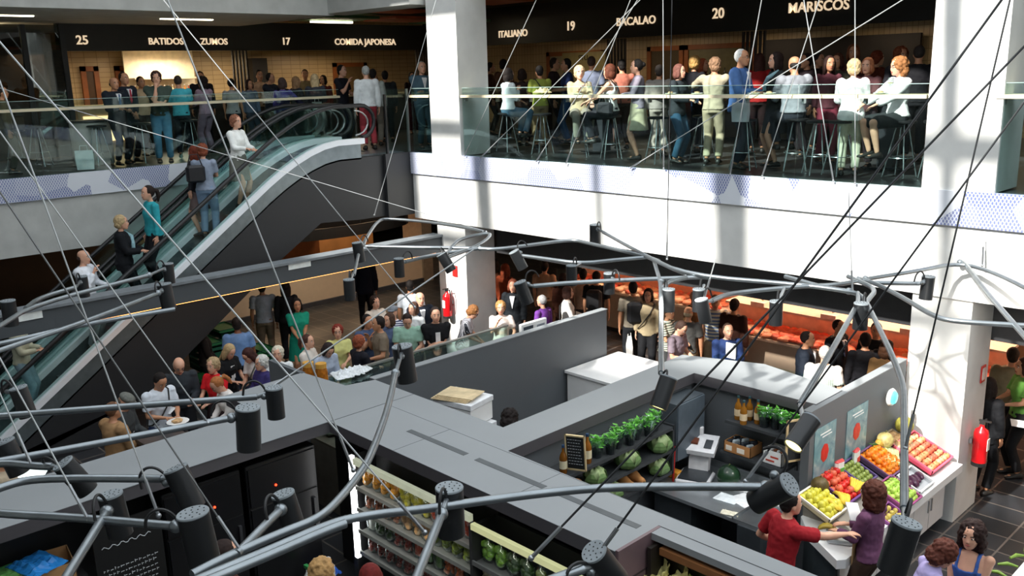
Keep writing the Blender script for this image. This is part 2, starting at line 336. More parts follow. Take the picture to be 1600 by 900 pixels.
for k in range(7):
    p = at_y(1078+k*11, 90, RY+2.35)
    bottle('dark wine bottle on the ledge behind counter number 20', (p.x, p.y, 5.42), .3, .04, '16210f', '16210f', None, 'wine bottles behind counter number 20')
wbox('ledge', (at_y(1072, 90, RY+2.35).x, RY+2.25, 5.38), (at_y(1168, 90, RY+2.35).x, RY+2.6, 5.42), orange_wood, 'wooden ledge carrying the row of wine bottles', 'ledge')
# service counters of the stalls
for k, (a, b, lb) in enumerate(((115, 200, 'white stall counter with a lit panel below number 25'), (225, 370, 'dark juice bar counter under BATIDOS ZUMOS'), (395, 655, 'long stall counter under COMIDA JAPONESA'))):
    y0, y1 = yl(a), yl(b); t = thing('stall_counter', lb, 'counter', (LX-.3, (y0+y1)/2, UP)); h = (y1-y0)/2
    MB().box((-.3, -h, 0), (.25, h, .98)).build('front', mat('c8b48c' if k == 0 else '2a2420', .5), t)
    MB().box((-.35, -h-.03, .98), (.3, h+.03, 1.03)).build('worktop', mat('d9c9a6' if k != 1 else '5d4a38', .35), t)
    if k == 0: MB().box((.255, -h+.1, .25), (.27, h-.15, .8)).build('light_panel', mat('ffd9a0', emit=1.6), t)
for k, (a, b, lb) in enumerate(((770, 850, 'stall counter under ITALIANO'), (860, 955, 'stall counter under number 19'), (985, 1165, 'stall counter under BACALAO and number 20'), (1200, 1452, 'dark stall counter under MARISCOS'))):
    x0, x1 = xr(a), xr(b); t = thing('stall_counter', lb, 'counter', ((x0+x1)/2, RY+.3, UP)); h = (x1-x0)/2
    MB().box((-h, -.25, 0), (h, .3, .98)).build('front', mat('3a2c20', .5), t); MB().box((-h-.03, -.3, .98), (h+.03, .35, 1.03)).build('worktop', mat('7a6448', .35), t)
# glazed lobby at far left with brick pier
tag(MB().box((LX-.4, yl(103)-.2, UP), (LX-.1, yl(103)+.02, 6.42)).build('brick_pier', brick_m), 'narrow brick pier left of sign number 25', 'pier')
gl = thing('glazed_lobby', 'dark glazed lobby with black frames at the far left of the gallery', 'lobby', (LX+.2, yl(40)-.35, UP))
for y in (-1.8, -.7, .35, 1.1): MB().box((-.05, y-.05, 0), (.05, y+.05, 2.7)).build('post', black, gl)
MB().box((-.01, -1.8, 0), (.01, 1.1, 2.7)).build('pane', glass('smoked_glass', (.35, .36, .34), .1), gl)
MB().box((-2, 3.0-5.4, 0), (-1.9, 1.3, 2.7)).build('back_panel', mat('4a3a2a', .6), gl)
MB().box((-1.2, -.2, 2.5), (-.3, .0, 2.55)).build('lamp_tube', mat('ffe8b8', emit=6), gl)
# ---------------- warm lights inside the shops
for y in (7.0, 9.6, 12.2, 14.8): area('stall_light', (LX-1.2, y, 6.4), 1.2, 34)
for x in (-17, -14.2, -11.4, -8.6, -5.8): area('stall_light', (x, RY+1.3, 6.5), 1.2, 13)
area('juice_light', (LX-1.6, yl(318), 6.3), 1.0, 40, (1, .85, .65))
# ---------------- balustrades
def balustrade_x(x0, x1, y, label, n):
    t = thing('glass_balustrade', label, 'balustrade', ((x0+x1)/2, y, UP)); h = (x1-x0)/2; w = 2*h/n
    for k in range(n): MB().box((-h+k*w+.008, -.008, 0), (-h+(k+1)*w-.008, .008, 1.24)).build('glass_pane', pane, t)
    MB().box((-h, -.05, 1.07), (h, -.01, 1.115)).box((-h, .01, 1.07), (h, .26, 1.115)).build('timber_rail', wood, t)
    MB().box((-h, .0, 1.24), (h, .012, 1.247)).build('top_edge', mat('9db5b0', .2), t)
    for k in range(n): MB().box((-h+k*w+.05, .008, 1.0), (-h+k*w+.08, .07, 1.07)).build('rail_bracket', steel, t)
    return t
x0 = at_y(722, 200, FY).x; x1 = at_y(1441, 250, FY).x
balustrade_x(x0, x1, FY+.03, 'long glass balustrade with pale timber rail between the two white columns of the right gallery', 10)
balustrade_x(at_y(1548, 250, FY).x, 2.0, FY+.03, 'short glass balustrade with timber rail right of the right column', 3)
balustrade_x(-14.45, -13.85, FY+.03, 'narrow glass panel left of the left white column', 1)
t = thing('glass_balustrade', 'glass balustrade with pale timber rail along the left gallery behind the escalators', 'balustrade', (FX+.01, 5.0, UP))
for k in range(8): MB().box((-.008, -6+k*1.5+.008, 0), (.008, -6+(k+1)*1.5-.008, 1.24)).build('glass_pane', pane, t)
MB().box((-.26, -6, 1.07), (-.01, 6, 1.115)).box((.01, -6, 1.07), (.05, 6, 1.115)).build('timber_rail', wood, t)
MB().box((-.012, -6, 1.24), (0, 6, 1.247)).build('top_edge', mat('9db5b0', .2), t)
# ================================================================== ESCALATORS
A35 = math.radians(35); TA = math.tan(A35)
XE = (-14.6, -15.57, -16.52)
Y1 = 9.0   # y where the incline meets the landing
def ez(y): return UP+(y-Y1)*TA if y < Y1 else UP    # step nosing level
esc = []
YB = Y1-UP/TA
def rail_path(off, y_end=10.15, y_lo=None):
    """line parallel to the incline at height off above the steps"""
    y_lo = YB-.6 if y_lo is None else y_lo
    pts = [(y_lo, off)] if y_lo < YB else []
    ys = [YB, YB+.4]+list(np.linspace(YB+.8, Y1-.9, 10))
    for y in ys: pts.append((y, ez(y)+off))
    for k in range(1, 6): y = Y1-.9+k*.3; pts.append((y, UP+off-(.9*TA)*max(0, 1-k/5)**1.6))
    pts.append((y_end, UP+off)); return pts
for li, (xa, xb, lbl) in enumerate(((XE[1]+.04, XE[0], 'near escalator with black cladding, white skirting and people riding down'), (XE[2], XE[1]-.04, 'far escalator running beside the near one, against the left gallery'))):
    t = thing('escalator', lbl, 'escalator', ((xa+xb)/2, 6, 0)); ox, oy = (xa+xb)/2, 6
    def sub(pts, x): return [(x-ox, y-oy, z) for y, z in pts]
    # truss cladding (side profile extruded across the width)
    top = rail_path(-.02, 11.2); bot = [(11.2, 3.03), (10.0, 3.03)]+[(y, ez(y)-1.16) for y in np.linspace(9.1, YB+1.7, 6)]+[(YB+1.6, .0), (YB-.8, 0)]
    MB().extr([(y-oy, z) for y, z in top+bot], 'x', xa-ox, xb-ox).build('truss_cladding', escblack, t)
    # steps
    st = MB(); n = int((Y1-YB)/.35)
    for k in range(n+1):
        y = YB+k*(Y1-YB)/n; z = ez(y)
        st.box((xa+.17-ox, y-oy, z-.14), (xb-.17-ox, y+.42-oy, z+.115))
    st.box((xa+.17-ox, Y1-oy+.1, UP-.1), (xb-.17-ox, 10.9-oy, UP+.02)); st.build('steps', mat('6e7477', .4, metal=.5, noise_amt=.2, scale=20), t)
    for sgn, xx in ((1, xb-.075), (-1, xa+.075)):
        hi = rail_path(.33, 10.1); lo = rail_path(-.05, 10.1)
        MB().extr([(y-oy, z) for y, z in hi+lo[::-1]], 'x', xx-.085-ox, xx-.055-ox).extr([(y-oy, z) for y, z in hi+lo[::-1]], 'x', xx+.055-ox, xx+.075-ox).build('skirt_panel', mat('7d878a', .35, metal=.6), t)
        hi2 = rail_path(.345, 10.2); lo2 = rail_path(.24, 10.2)
        MB().extr([(y-oy, z) for y, z in hi2+lo2[::-1]], 'x', xx-.10-ox, xx+.085-ox).build('white_deck_strip', mat('f2f6fa', .35, noise_amt=.02), t)
        g1 = rail_path(.93, 10.1); g0 = rail_path(.34, 10.1)
        MB().extr([(y-oy, z) for y, z in g1+g0[::-1]], 'x', xx-.006-ox, xx+.006-ox).build('glass_panel', pane, t)
        hp = rail_path(.96, 10.2); ent = [(10.2+.3*math.sin(a), UP+.66+.30*math.cos(a)) for a in np.linspace(.3, PI, 8)]
        h = MB(); pr = [Vector((xx-ox, y-oy, z)) for y, z in hp+ent]
        h.tube(pr, .04, 8).build('handrail', mat('17181a', .4), t, smooth=True)
        MB().tube([Vector((xx-ox, y-oy, z-.0)) for y, z in [(10.05+.3*math.sin(a), UP+.64+.23*math.cos(a)) for a in np.linspace(0, PI, 10)]], .016, 6).build('newel_ring', steel, t)
    esc.append(t)
# landing platform between the escalators and the right balcony
struct(MB().box((-16.55, 10.95, UP-.3), (-14.52, 12.6, UP)).build('floor_landing', mat('55585a', .4, metal=.4)))
struct(MB().box((-14.58, 10.6, 3.0), (-14.50, 12.5, UP+.01)).build('trim_3', escblack))
gp = thing('glass_balustrade', 'glass guard panel with steel posts at the escalator landing, left of the white column', 'balustrade', (-14.54, 10.9, UP))
MB().box((-.008, -.2, 0), (.008, .32, 1.24)).build('glass_pane', pane, gp); MB().box((-.02, .3, 0), (.02, .34, 1.24)).build('post', steel, gp)
MB().box((-.02, -.24, -.35), (.03, -.20, 1.15)).build('post', black, gp)
# ================================================================== HANGING BULKHEAD BEAM
hb = thing('bulkhead_beam', 'long dark grey hanging beam with glowing strip beneath, crossing in front of the escalators', 'beam', (-13.85, 6, 2.3))
MB().box((-.12, -8, 0), (.12, 5.3, .31)).build('beam', mat('4b5054', .55, noise_amt=.03, scale=1), hb)
MB().box((-.16, -8, .31), (.16, 5.3, .35)).build('cap_strip', mat('7a8084', .5), hb)
MB().box((-.05, -1.9, -.03), (.03, 5.2, 0)).build('light_strip', mat('ffb060', emit=3.5), hb)
for px, py in ((468, 414), (40, 495)):
    p = at_x(px, py, -13.72); MB().box((.121, p.y-6-.22, p.z-2.3-.055), (.14, p.y-6+.22, p.z-2.3+.055)).build('sign_plate', mat('e8ece8', .4), hb)
# ================================================================== CENTRAL STALL BLOCKS
RZ = 2.06
def wallbox(name, a, b, m=dgrey): return struct(MB().box(a, b).build(name, m))
rf = thing('stall_roof', 'flat grey roof of the central market stalls with dark drain slots', 'roof', (-6, 5.4, RZ))
poly = [(-8.16, 1.2-4), (-8.16, 5.0), (-4.12, 5.0), (-4.12, 5.75), (-6.14, 5.78), (-6.14, 8.99), (-4.52, 8.99), (-4.52, 9.6), (-5.68, 9.86), (-6.68, 9.5), (-6.62, 6.17), (-8.93, 6.17), (-9.03, 5.80), (-9.87, 5.71), (-9.82, 4.62), (-9.05, 4.6), (-9.05, -2.8)]
MB().prism([(x+6, y-5.4) for x, y in poly], -.004, 0).build('roof_slab', roofgrey, rf); MB().prism([(x+6, y-5.4) for x, y in poly], -.13, -.005).build('roof_fascia', mat('4c4a4e', .6, noise_amt=.04), rf)
MB().box((-4.12+6, 5.43-5.4, -.06), (4.8, 5.75-5.4, 0)).build('roof_slab', roofgrey, rf)
slotm = mat('4e5356', .5)
for x in np.arange(-7.3, -4.3, 1.08): MB().box((x+6-.0, 5.40-5.4, .0), (x+6+.92, 5.47-5.4, .003)).build('drain_slot', slotm, rf)
seam = mat('5f6568', .6)
MB().box((-8.16+6, -3, 0), (-8.15+6, .77, .002)).box((-2.16, -.4, 0), (-2.155, .36, .002)).box((-7.0+6, -.4, 0), (-.995, .36, .002)).box((.6, -.4, 0), (.605, .36, .002)).box((-.1, 0.36, 0), (-.095, .37, .002)).box((-2.16, .35, 0), (2, .353, .002)).build('board_seam', seam, rf)
MB().box((-4.12+6, .16, 0), (4.8, .168, .003)).build('board_seam', mat('33363a', .6), rf)
# walls under the roof
wallbox('wall_stall_gray', (-9.06, 6.18, 0), (-8.96, 10.67, RZ-.012), dgrey); struct(MB().box((-9.07, 6.18, RZ-.012), (-8.95, 10.68, RZ)).build('trim_6', roofgrey))
wallbox('wall_arm_c', (-6.64, 5.8, 0), (-6.2, 9.4, RZ-.17), dgrey)
wallbox('wall_arm_d', (-6.6, 9.08, 0), (-4.52, 9.45, RZ-.17), dgrey)
wallbox('wall_block_a_back', (-8.9, 5.55, 0), (-4.1, 5.75, RZ-.17), dgrey)
wallbox('wall_block_b_back', (-9.2, -2.7, 0), (-9.0, 5.0, RZ-.17), dgrey)
wallbox('wall_block_a_low', (-4.1, 5.56, 0), (-1.2, 5.74, RZ-.17), dgrey)
endm = mat('6d585c', .5, noise_amt=.04, scale=1)
wallbox('wall_block_a_end', (-4.12, 5.01, 0), (-4.09, 5.56, RZ+.003), endm)
struct(MB().box((-4.092, 5.01, RZ-.30), (-4.085, 5.56, RZ-.285)).build('trim_5', mat('3a3032', .6)))
# black recesses
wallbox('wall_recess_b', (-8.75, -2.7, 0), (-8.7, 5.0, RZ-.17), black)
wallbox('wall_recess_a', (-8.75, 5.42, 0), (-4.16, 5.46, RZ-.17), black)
# thin panels: left notch and gable with posters
wallbox('wall_notch', (-10.68, 5.68, 0), (-9.85, 5.74, RZ), dgrey)
wallbox('wall_gable', (-4.55, 8.75, 0), (-4.45, 11.22, RZ-.012), dgrey); struct(MB().box((-4.56, 9.62, RZ-.012), (-4.445, 11.22, RZ)).build('trim_7', roofgrey))
# ================================================================== GROUND FLOOR SHOPS AT THE BACK
blk = mat('333436', .6, noise_amt=.1, name='dark_bulkhead')
struct(MB().box((-13.0, FY+.85, 2.25), (8, FY+.95, 2.92)).build('trim_30', blk))
struct(MB().box((-13.4, 17.0, 0), (8, 17.2, 2.92)).build('wall_meat_back', mat('6b4a30', .7, noise_amt=.2, scale=2)))
meatc = ['ee8a6a', 'd9604a', 'f2a682', 'e8765a', 'f6bc98', 'c94a36']
wmeat = [mat(c, .45, noise_amt=.35, scale=14, name='meat_'+c) for c in meatc]
beige = mat('a5907a', .6, noise_amt=.04, name='beige_counter_front')
def lump(r, seed, flat=.6, nz=.35):
    m = MB().ell((0, 0, 0), (r, r*1.25, r*flat), 9, 6)
    m.v = [tuple(Vector(v)*(1+nz*noise.noise(Vector(v)*(1.8/r)+Vector((seed, seed*2, 0))))) for v in m.v]; return m
lumps = [lump(.11, 3.1*k+1, .45, .5).mesh('meat_piece') for k in range(4)]
for l in lumps: l.shade_smooth(); l.materials.append(wmeat[0])
def meat_counter(x0, x1, y, nx, label, where, depth=1.0):
    t = thing('meat_counter', label, 'counter', ((x0+x1)/2, y, 0)); h = (x1-x0)/2
    MB().box((-h, 0, .1), (h, depth, .88)).build('front_panel', beige, t)
    MB().box((-h, .05, 0), (h, depth-.1, .1)).build('plinth', black, t)
    MB().box((-h, .02, .88), (h, depth, .92)).build('display_deck', mat('e9d6c4', .35), t)
    MB().box((-h, -.01, .92), (h, .0, 1.22)).build('glass_front', clear, t)
    MB().box((-h, depth-.1, .92), (h, depth-.06, 1.3)).box((-h, .45, 1.34), (h, depth, 1.38)).build('rear_shelf', mat('d9c6b2', .3), t)
    MB().box((-h, .6, 1.31), (h, .66, 1.34)).build('lamp_tube', mat('ff8a5a', emit=3), t)
    rnd = random.Random(int(abs(x0)*10))
    for i in range(nx):
        for j in range(4):
            l = lumps[(i+j) % 4].copy() if False else lumps[(i+j*2) % 4]
            o = bpy.data.objects.new('meat_piece', l); C.objects.link(o)
            o.location = (x0+.1+(i+.5)*(x1-x0-.2)/nx+rnd.uniform(-.05, .05), y+.14+j*.19+rnd.uniform(-.03, .03), .965)
            o.rotation_euler = (0, 0, rnd.uniform(0, 6)); s = rnd.uniform(.85, 1.2); o.scale = (s, s, s)
            o.material_slots[0].link = 'OBJECT'; o.material_slots[0].material = wmeat[rnd.randrange(6)]
            tag(o, 'cut of red meat lying on the deck of the '+where, 'meat', 'cuts of meat in the '+where)
meat_counter(-9.3, -4.3, 14.15, 26, 'long beige meat counter full of orange-lit meat left of the right column', 'long meat counter')
meat_counter(-3.4, .5, 13.3, 12, 'beige meat counter seen right of the right column', 'meat counter right of the column')
meat_counter(-14.3, -9.8, 15.2, 14, 'far meat counter behind the crowd near the middle of the hall', 'far meat counter')
for k, x in enumerate((-8.6, -7.2, -5.8)):
    t = thing('counter_scale', '%s of three small white scales on the back shelf of the meat counter' % ['leftmost', 'middle', 'rightmost'][k], 'scale', (x, 14.7, 1.38), group='scales on the meat counter')
    MB().box((-.14, -.12, 0), (.14, .12, .08)).build('body', mat('e8d8c8', .3), t); MB().box((-.02, .06, .08), (.02, .09, .26)).box((-.1, .05, .24), (.1, .1, .34)).build('display', mat('cfc0b0', .3), t)
for k, x in enumerate((-12.6, -10.6, -8.6, -6.6, -4.9, -2.4, -.6)): area('meat_light', (x, 14.9 if x > -9.5 else 16, 2.3), 1.6, 46, (1, .62, .42), sy=.4)
wbox('tan_panel', (-11.7, 16.9, .4), (-9.6, 17.0, 2.3), mat('c9a060', .6), 'tan wooden back panel glowing behind the far meat counter', 'panel')
# left far stall under the escalator
t = thing('stall_counter', 'long cream counter with dark foot rail of the stall behind the hanging beam', 'counter', (-20.3, 13.0, 0))
MB().box((-.4, -6, .12), (.4, 2.6, 1.05)).build('front_panel', mat('d8c6ae', .55, noise_amt=.03), t)
MB().box((.4, -6, 0), (.46, 2.6, .12)).build('foot_rail', mat('3c4048', .4), t)
MB().box((-.45, -6.05, 1.05), (.46, 2.65, 1.1)).build('worktop', mat('b07a48', .4), t)
MB().box((-.42, 2.6, 0), (.46, 2.95, 2.6)).build('end_post', mat('8f8170', .6), t)
struct(MB().box((-24.4, 2, 0), (-24.2, 9.2, 2.92)).build('wall_stall_back_shaded', mat('3a2a1a', .6, noise_amt=.25, scale=1.2))); struct(MB().box((-24.4, 9.2, 0), (-24.2, 17, 2.92)).build('wall_stall_back', mat('b88a5a', .6, noise_amt=.25, scale=1.2)))  # first box repeats the back wall darker, shade put into its colour
for y in (11.6, 13.6, 15.6): area('stall_light', (-22.4, y, 2.75), 1.2, 48, (1, .66, .38))
area('counter_fill', (-18.6, 12.6, 2.85), .8, 70, (1, .8, .58), sy=4)  # added fill that brightens the cream counter front, no fitting there
t = thing('ring_hood', 'big black oval ring hood hanging inside the orange lit stall', 'hood', (-20.0, 13.2, 1.78))
m = MB(); ring = lambda rx, ry, z: [(rx*math.cos(a), ry*math.sin(a), z) for a in np.linspace(0, 2*PI, 33)[:-1]]
m.rings([ring(.75, 2.0, .0), ring(.75, 2.0, .28), ring(.70, 1.95, .28), ring(.70, 1.95, .0)], loop=True); m.build('ring', black, t)
MB().tube([(-.7, 0, .2), (-.7, 0, .9)], .01).tube([(.7, 0, .2), (.7, 0, .9)], .01).build('suspension_rod', black, t)
t = thing('stall_shelf', 'shelf with red and yellow goods glowing behind the cream counter', 'shelf', (-23.2, 11.5, 1.1))
MB().box((-.3, -3, 0), (.2, 3, .05)).box((-.3, -3, .5), (.2, 3, .54)).box((-.3, -3, -1.1), (-.25, 3, 0)).build('boards', mat('7a4a28', .5), t)
for k in range(14): MB().box((-.15, -2.8+k*.4, .05), (.1, -2.5+k*.4, .3+.1*(k % 3)), bev=.03).build('goods', mat(['b83a1e', 'd99a2a', 'c95a2a', '7a2a1a'][k % 4], .5), t)
# deli case behind the grey wall
t = thing('deli_case', 'glass topped deli case running along the far side of the grey wall', 'display case', (-9.65, 8.2, 0))
MB().box((-1.55, -2.2, 0), (.5, 2.4, .95)).build('base', mat('8c8478', .5), t)
MB().box((-1.5, -2.2, .95), (.45, 2.4, .98)).build('deck', mat('6b6458', .4), t)
MB().box((-1.56, -2.2, .95), (-1.54, 2.4, 1.38)).box((-1.55, -2.2, 1.37), (.2, 2.4, 1.385)).build('glass_cover', pane, t); MB().box((.15, -2.2, 1.74), (.55, 2.4, 1.76)).box((.5, -2.2, .98), (.52, 2.4, 1.74)).build('upper_shelf', mat('9a9c98', .4), t)
MB().box((-1.56, -2.2, 1.385), (-1.5, 2.4, 1.41)).box((-.55, -2.2, 1.385), (-.5, 2.4, 1.405)).build('metal_edge', mat('8c8f8c', .4, metal=.5), t)
rnd = random.Random(5)
fishc = ['8a6a4a', 'a33a26', 'c9b08a', '5a5f50', 'b8762e', '40382e']
for k in range(84):
    m = lump(.1, k*1.7, .5, .4); o = m.build('deli_item', mat(fishc[k % 6], .4, noise_amt=.3, scale=14), smooth=True)
    o.location = (-9.65-1.35+(k % 6)*.3, 6.2+(k//6)*.325+rnd.uniform(-.04, .04), 1.025)
    tag(o, 'small heap of food laid out in the deli case behind the grey wall', 'food', 'food in the deli case')
def counter_sign(label, loc, rz, w, h, cols):
    t = thing('counter_sign', label, 'sign', loc, rz)
    MB().box((-w/2, -.03, 0), (w/2, .03, h), bev=.008).build('board', white, t)
    for c, (a, b, c0, d) in cols: MB().box((a*w, .031, b*h), (c0*w, .035, d*h)).build('print', mat(c, .5), t)
counter_sign('white shop sign box with dark square print on top of the deli case', (-9.3, 9.35, 1.76), -PI/2, .55, .32, [('3e4650', (.05, .12, .42, .85)), ('8a8f98', (-.4, .2, -.1, .8))])
counter_sign('small white sign card beside the printed sign box on the deli case', (-9.3, 9.85, 1.76), -PI/2, .24, .2, [('4a4f58', (-.2, .4, .2, .55))])
counter_sign('small white card standing on the deli case in front of the man in black', (-9.9, 8.75, 1.41), -PI/2, .16, .16, [])
# candle like orange glass cylinders by the notch
for k, (px, py) in enumerate(((483, 590), (503, 592))):
    p = at_z(px, py, 1.8); t = thing('display_jar', 'tall golden glass cylinder standing by the roof notch, %s of the two' % ['left', 'right'][k], 'jar', (p.x, p.y, 1.1))
    MB().lathe([(.08, 0), (.085, .1), (.085, .8), (.07, .86)], n=14).build('glass_body', mat('a8641e', .15, noise_amt=.4, scale=20), t, smooth=True)
    MB().lathe([(.075, .86), (.075, .92)], n=14).build('cap', mat('d9a24a', .3), t)
wbox('plinth', (-11.9, 5.9, 0), (-10.7, 6.9, 1.1), mat('4c4a46', .6), 'low dark counter by the roof notch carrying two golden cylinders', 'counter')
# white counter beyond the grey wall and carton stack
t = thing('white_cabinet', 'bright white topped cabinet in the sun beyond the end of the grey wall', 'cabinet', (-8.29, 10.3, 0))
MB().box((-.62, -.62, .06), (.3, .6, 1.26)).build('body', white, t); MB().box((-.65, -.65, 1.26), (.33, .63, 1.3)).build('top', white, t)
for k, (z, w, d, dx) in enumerate(((1.0, .5, .4, .0), (1.25, .52, .44, .03), (1.62, .56, .44, -.04))):
    t = thing('carton', 'white carton in the stack beside the grey wall, ' + ['lowest', 'middle one', 'topmost, with brown paper on it'][k], 'box', (-7.9+dx, 6.75, (1.0, 1.33, 1.63)[k]), .1*k, 'stack of white cartons')
    hh = (.32, .29, .3)[k]
    MB().box((-w/2, -d/2, 0), (w/2, d/2, hh-.05), bev=.006).build('box_body', white, t); MB().box((-w/2-.012, -d/2-.012, hh-.07), (w/2+.012, d/2+.012, hh), bev=.006).build('lid', mat('e6e8ea', .6), t)
wbox('work_table', (-8.5, 6.4, 0), (-7.3, 7.2, 1.0), mat('50555a', .5), 'plain grey work table under the stack of white cartons', 'table')
m = MB(); 
for k in range(4): m.box((-.26+.02*k, -.2+.015*k, .0+.012*k), (.22+.02*k, .12+.02*k, .010+.012*k))
tag(m.build('paper_pile', mat('cdb892', .8, noise_amt=.2), at=(-7.98, 6.7, 1.93), rot=(0, 0, .35)), 'pile of crumpled brown wrapping paper lying on the topmost white carton', 'paper')
# extinguishers
def extinguisher(label, loc, rz, h=.55):
    t = thing('fire_extinguisher', label, 'fire extinguisher', loc, rz)
    MB().lathe([(.05, 0), (.088, .012), (.09, .03), (.09, h*.78), (.075, h*.87), (.03, h*.93), (.028, h)], n=18).build('cylinder', mat('c4161c', .25, noise_amt=.03), t, smooth=True)
    MB().lathe([(.091, -.0), (.092, .05)], n=18).build('base_ring', mat('222222', .5), t)
    MB().box((-.02, -.03, h), (.02, .03, h+.05)).box((-.012, -.1, h+.04), (.012, .04, h+.06)).build('valve', mat('222222', .4), t); cy_ = t.children[0] if t.children else t
    MB().tube([(.02, 0, h+.02), (.1, -.01, h+.04), (.125, -.01, h-.1), (.11, 0, h*.5), (.1, 0, h*.3)], .012, 8).build('hose', mat('1a1a1a', .5), t, smooth=True)
    MB().box((-.04, -.0965, h*.4), (.04, -.09, h*.68)).build('paper_label', mat('e8e4dc', .6), t)
    MB().box((-.05, .088, h*.5), (.05, .12, h*.62)).build('wall_bracket', steel, t)
extinguisher('red fire extinguisher with black hose on the lower left white column', (-13.5, FY-.06, 1.0), 0)
extinguisher('red fire extinguisher on the shaded side of the lower right column', (-3.62, 11.64, .72), PI/2)
for x, y, z, lb, rx in ((-13.35, FY+.05, 1.85, 'small red fire point plate on the lower left column', 0), (-3.742, 11.85, 1.75, 'small red framed fire plate on the side of the right column', 1)):
    t = thing('fire_plate', lb, 'sign', (x, y, z), PI/2*rx)
    MB().box((-.07, -.012, 0), (.07, 0, .22)).build('plate', mat('c02622', .4), t); MB().box((-.045, -.016, .03), (.045, -.012, .19)).build('white_field', mat('e8ddd8' if rx else 'c02622', .4), t)
# ================================================================== FRIDGE WALL OF PRODUCE (front of block A)
FYY = 5.06
cab = thing('produce_fridge', 'open produce fridge with four sloping shelves and a bright white light strip on its left', 'fridge', (-6.9, FYY, 0))
ls = mat('ffffff', emit=6, name='cold_light_strip')
MB().box((-1.00, -.02, .50), (-.95, .03, 1.72)).build('light_strip', ls, cab)
MB().box((-1.06, .0, .1), (-.98, .36, 1.72)).box((-1.0, .33, .1), (1.02, .36, 1.72)).build('cabinet_shell', mat('26282a', .5), cab)
shelfm = mat('8d908c', .35, metal=.4)
for k, z in enumerate((1.40, 1.14, .88, .62)):
    MB().box((-.9, -.02, z-.045), (1.0, .0, z)).box((-.9, .0, z-.045), (1.0, .33, z-.03)).build('shelf', shelfm, cab)
MB().box((-.9, -.03, 1.65), (1.0, .02, 1.72)).build('lit_top_rail', mat('d8dcc0', .4, emit=.35), cab)
cab2 = thing('produce_fridge', 'longer produce fridge with a yellow-lit rail and bagged vegetables right of the first', 'fridge', (-5.0, FYY-.02, 0))
MB().box((-.86, -.03, 1.60), (.84, .02, 1.66)).build('lit_top_rail', mat('dfe0a8', .4, emit=.45), cab2); MB().box((-.86, .31, .1), (.84, .34, 1.62)).build('cabinet_shell', mat('26282a', .5), cab2)
MB().box((-.90, -.02, .1), (-.86, .3, 1.62)).build('divider_panel', mat('26282a', .5), cab2)
for z in (1.28, 1.0, .72): MB().box((-.86, -.03, z-.045), (.84, -.01, z)).box((-.86, -.01, z-.045), (.84, .3, z-.03)).build('shelf', mat('5d6062', .4, metal=.3), cab2)
bagmesh = {}
def bag_mesh(kind):
    if kind in bagmesh: return bagmesh[kind]
    rnd = random.Random(hash(kind) % 1000 if False else len(kind)*7+ord(kind[0])); m = MB()
    if kind == 'round':
        for k in range(7): m.ell((rnd.uniform(-.05, .05), rnd.uniform(-.03, .03), .045+.05*(k//2)+rnd.uniform(0, .01)), .042, 8, 6)
    elif kind == 'pear':
        for k in range(5): m.ell(((k % 2-.5)*.07, rnd.uniform(-.02, .02), .05+.055*(k//2)), (.042, .042, .052), 8, 6)
    elif kind == 'small':
        for k in range(13): m.ell((rnd.uniform(-.055, .055), rnd.uniform(-.04, .02), .03+.028*(k//2.2)), .027, 7, 5)
    elif kind == 'green':
        for k in range(9): m.ell((rnd.uniform(-.05, .05), rnd.uniform(-.03, .03), .05+.03*(k//2)), (.05, .04, .035), 7, 5)
        m.v = [tuple(Vector(v)*(1+.22*noise.noise(Vector(v)*25))) for v in m.v]
    elif kind == 'pack':
        m.box((-.05, -.03, 0), (.05, .04, .17), bev=.02)
    bagmesh[kind] = m.mesh('bagged_produce'); bagmesh[kind].shade_smooth(); return bagmesh[kind]
wrapm = glass('cling_film', (.93, .95, .95), .12, .12)
def produce(kind, col, loc, label, group, rz=0, wrap=True, s=1):
    me = bag_mesh(kind); key = (kind, col, wrap); t = thing('produce_bag', label, 'produce', loc, rz, group); t.scale = (s, s, s)
    me2 = bagmesh.get(key)
    if not me2: me2 = me.copy(); me2.materials.clear(); me2.materials.append(mat(col, .35, noise_amt=.25, scale=20)); bagmesh[key] = me2
    o = bpy.data.objects.new('produce', me2); C.objects.link(o); o.parent = t
    if wrap:
        w = bagmesh.get('wrap')
        if not w:
            mm = MB().lathe([(.06, 0), (.085, .03), (.088, .12), (.07, .19), (.02, .225), (.035, .25)], n=10, sy=.75)
            mm.v = [tuple(Vector(v)*(1+.08*noise.noise(Vector(v)*40))) for v in mm.v]; w = mm.mesh('plastic_bag'); w.materials.append(wrapm); w.shade_smooth(); bagmesh['wrap'] = w
        o = bpy.data.objects.new('plastic_bag', w); C.objects.link(o); o.parent = t
rows = [(1.40, [('round', 'e09a2c', 4, 'orange fruit'), ('pear', 'b8b03a', 3, 'yellow green pears'), ('pear', 'c94a26', 4, 'red pears')]),
        (1.14, [('small', 'a8603c', 4, 'reddish onions'), ('pear', 'e0b078', 3, 'pale pink onions'), ('round', '8da23a', 4, 'green apples')]),
        (.88, [('pack', 'e6e8e0', 1, 'white vegetables'), ('green', '35562a', 2, 'dark greens'), ('small', 'a8301e', 2, 'red chillies'), ('pack', 'd8512c', 1, 'carrots'), ('pack', '5d8f3a', 2, 'green pack'), ('small', 'd96a2a', 2, 'orange tomatoes')]),
        (.62, [('small', '8f2a1e', 7, 'cherry tomatoes'), ('small', 'e0d8c0', 2, 'white onions')])]
orow = ['top', 'second', 'third', 'lowest']
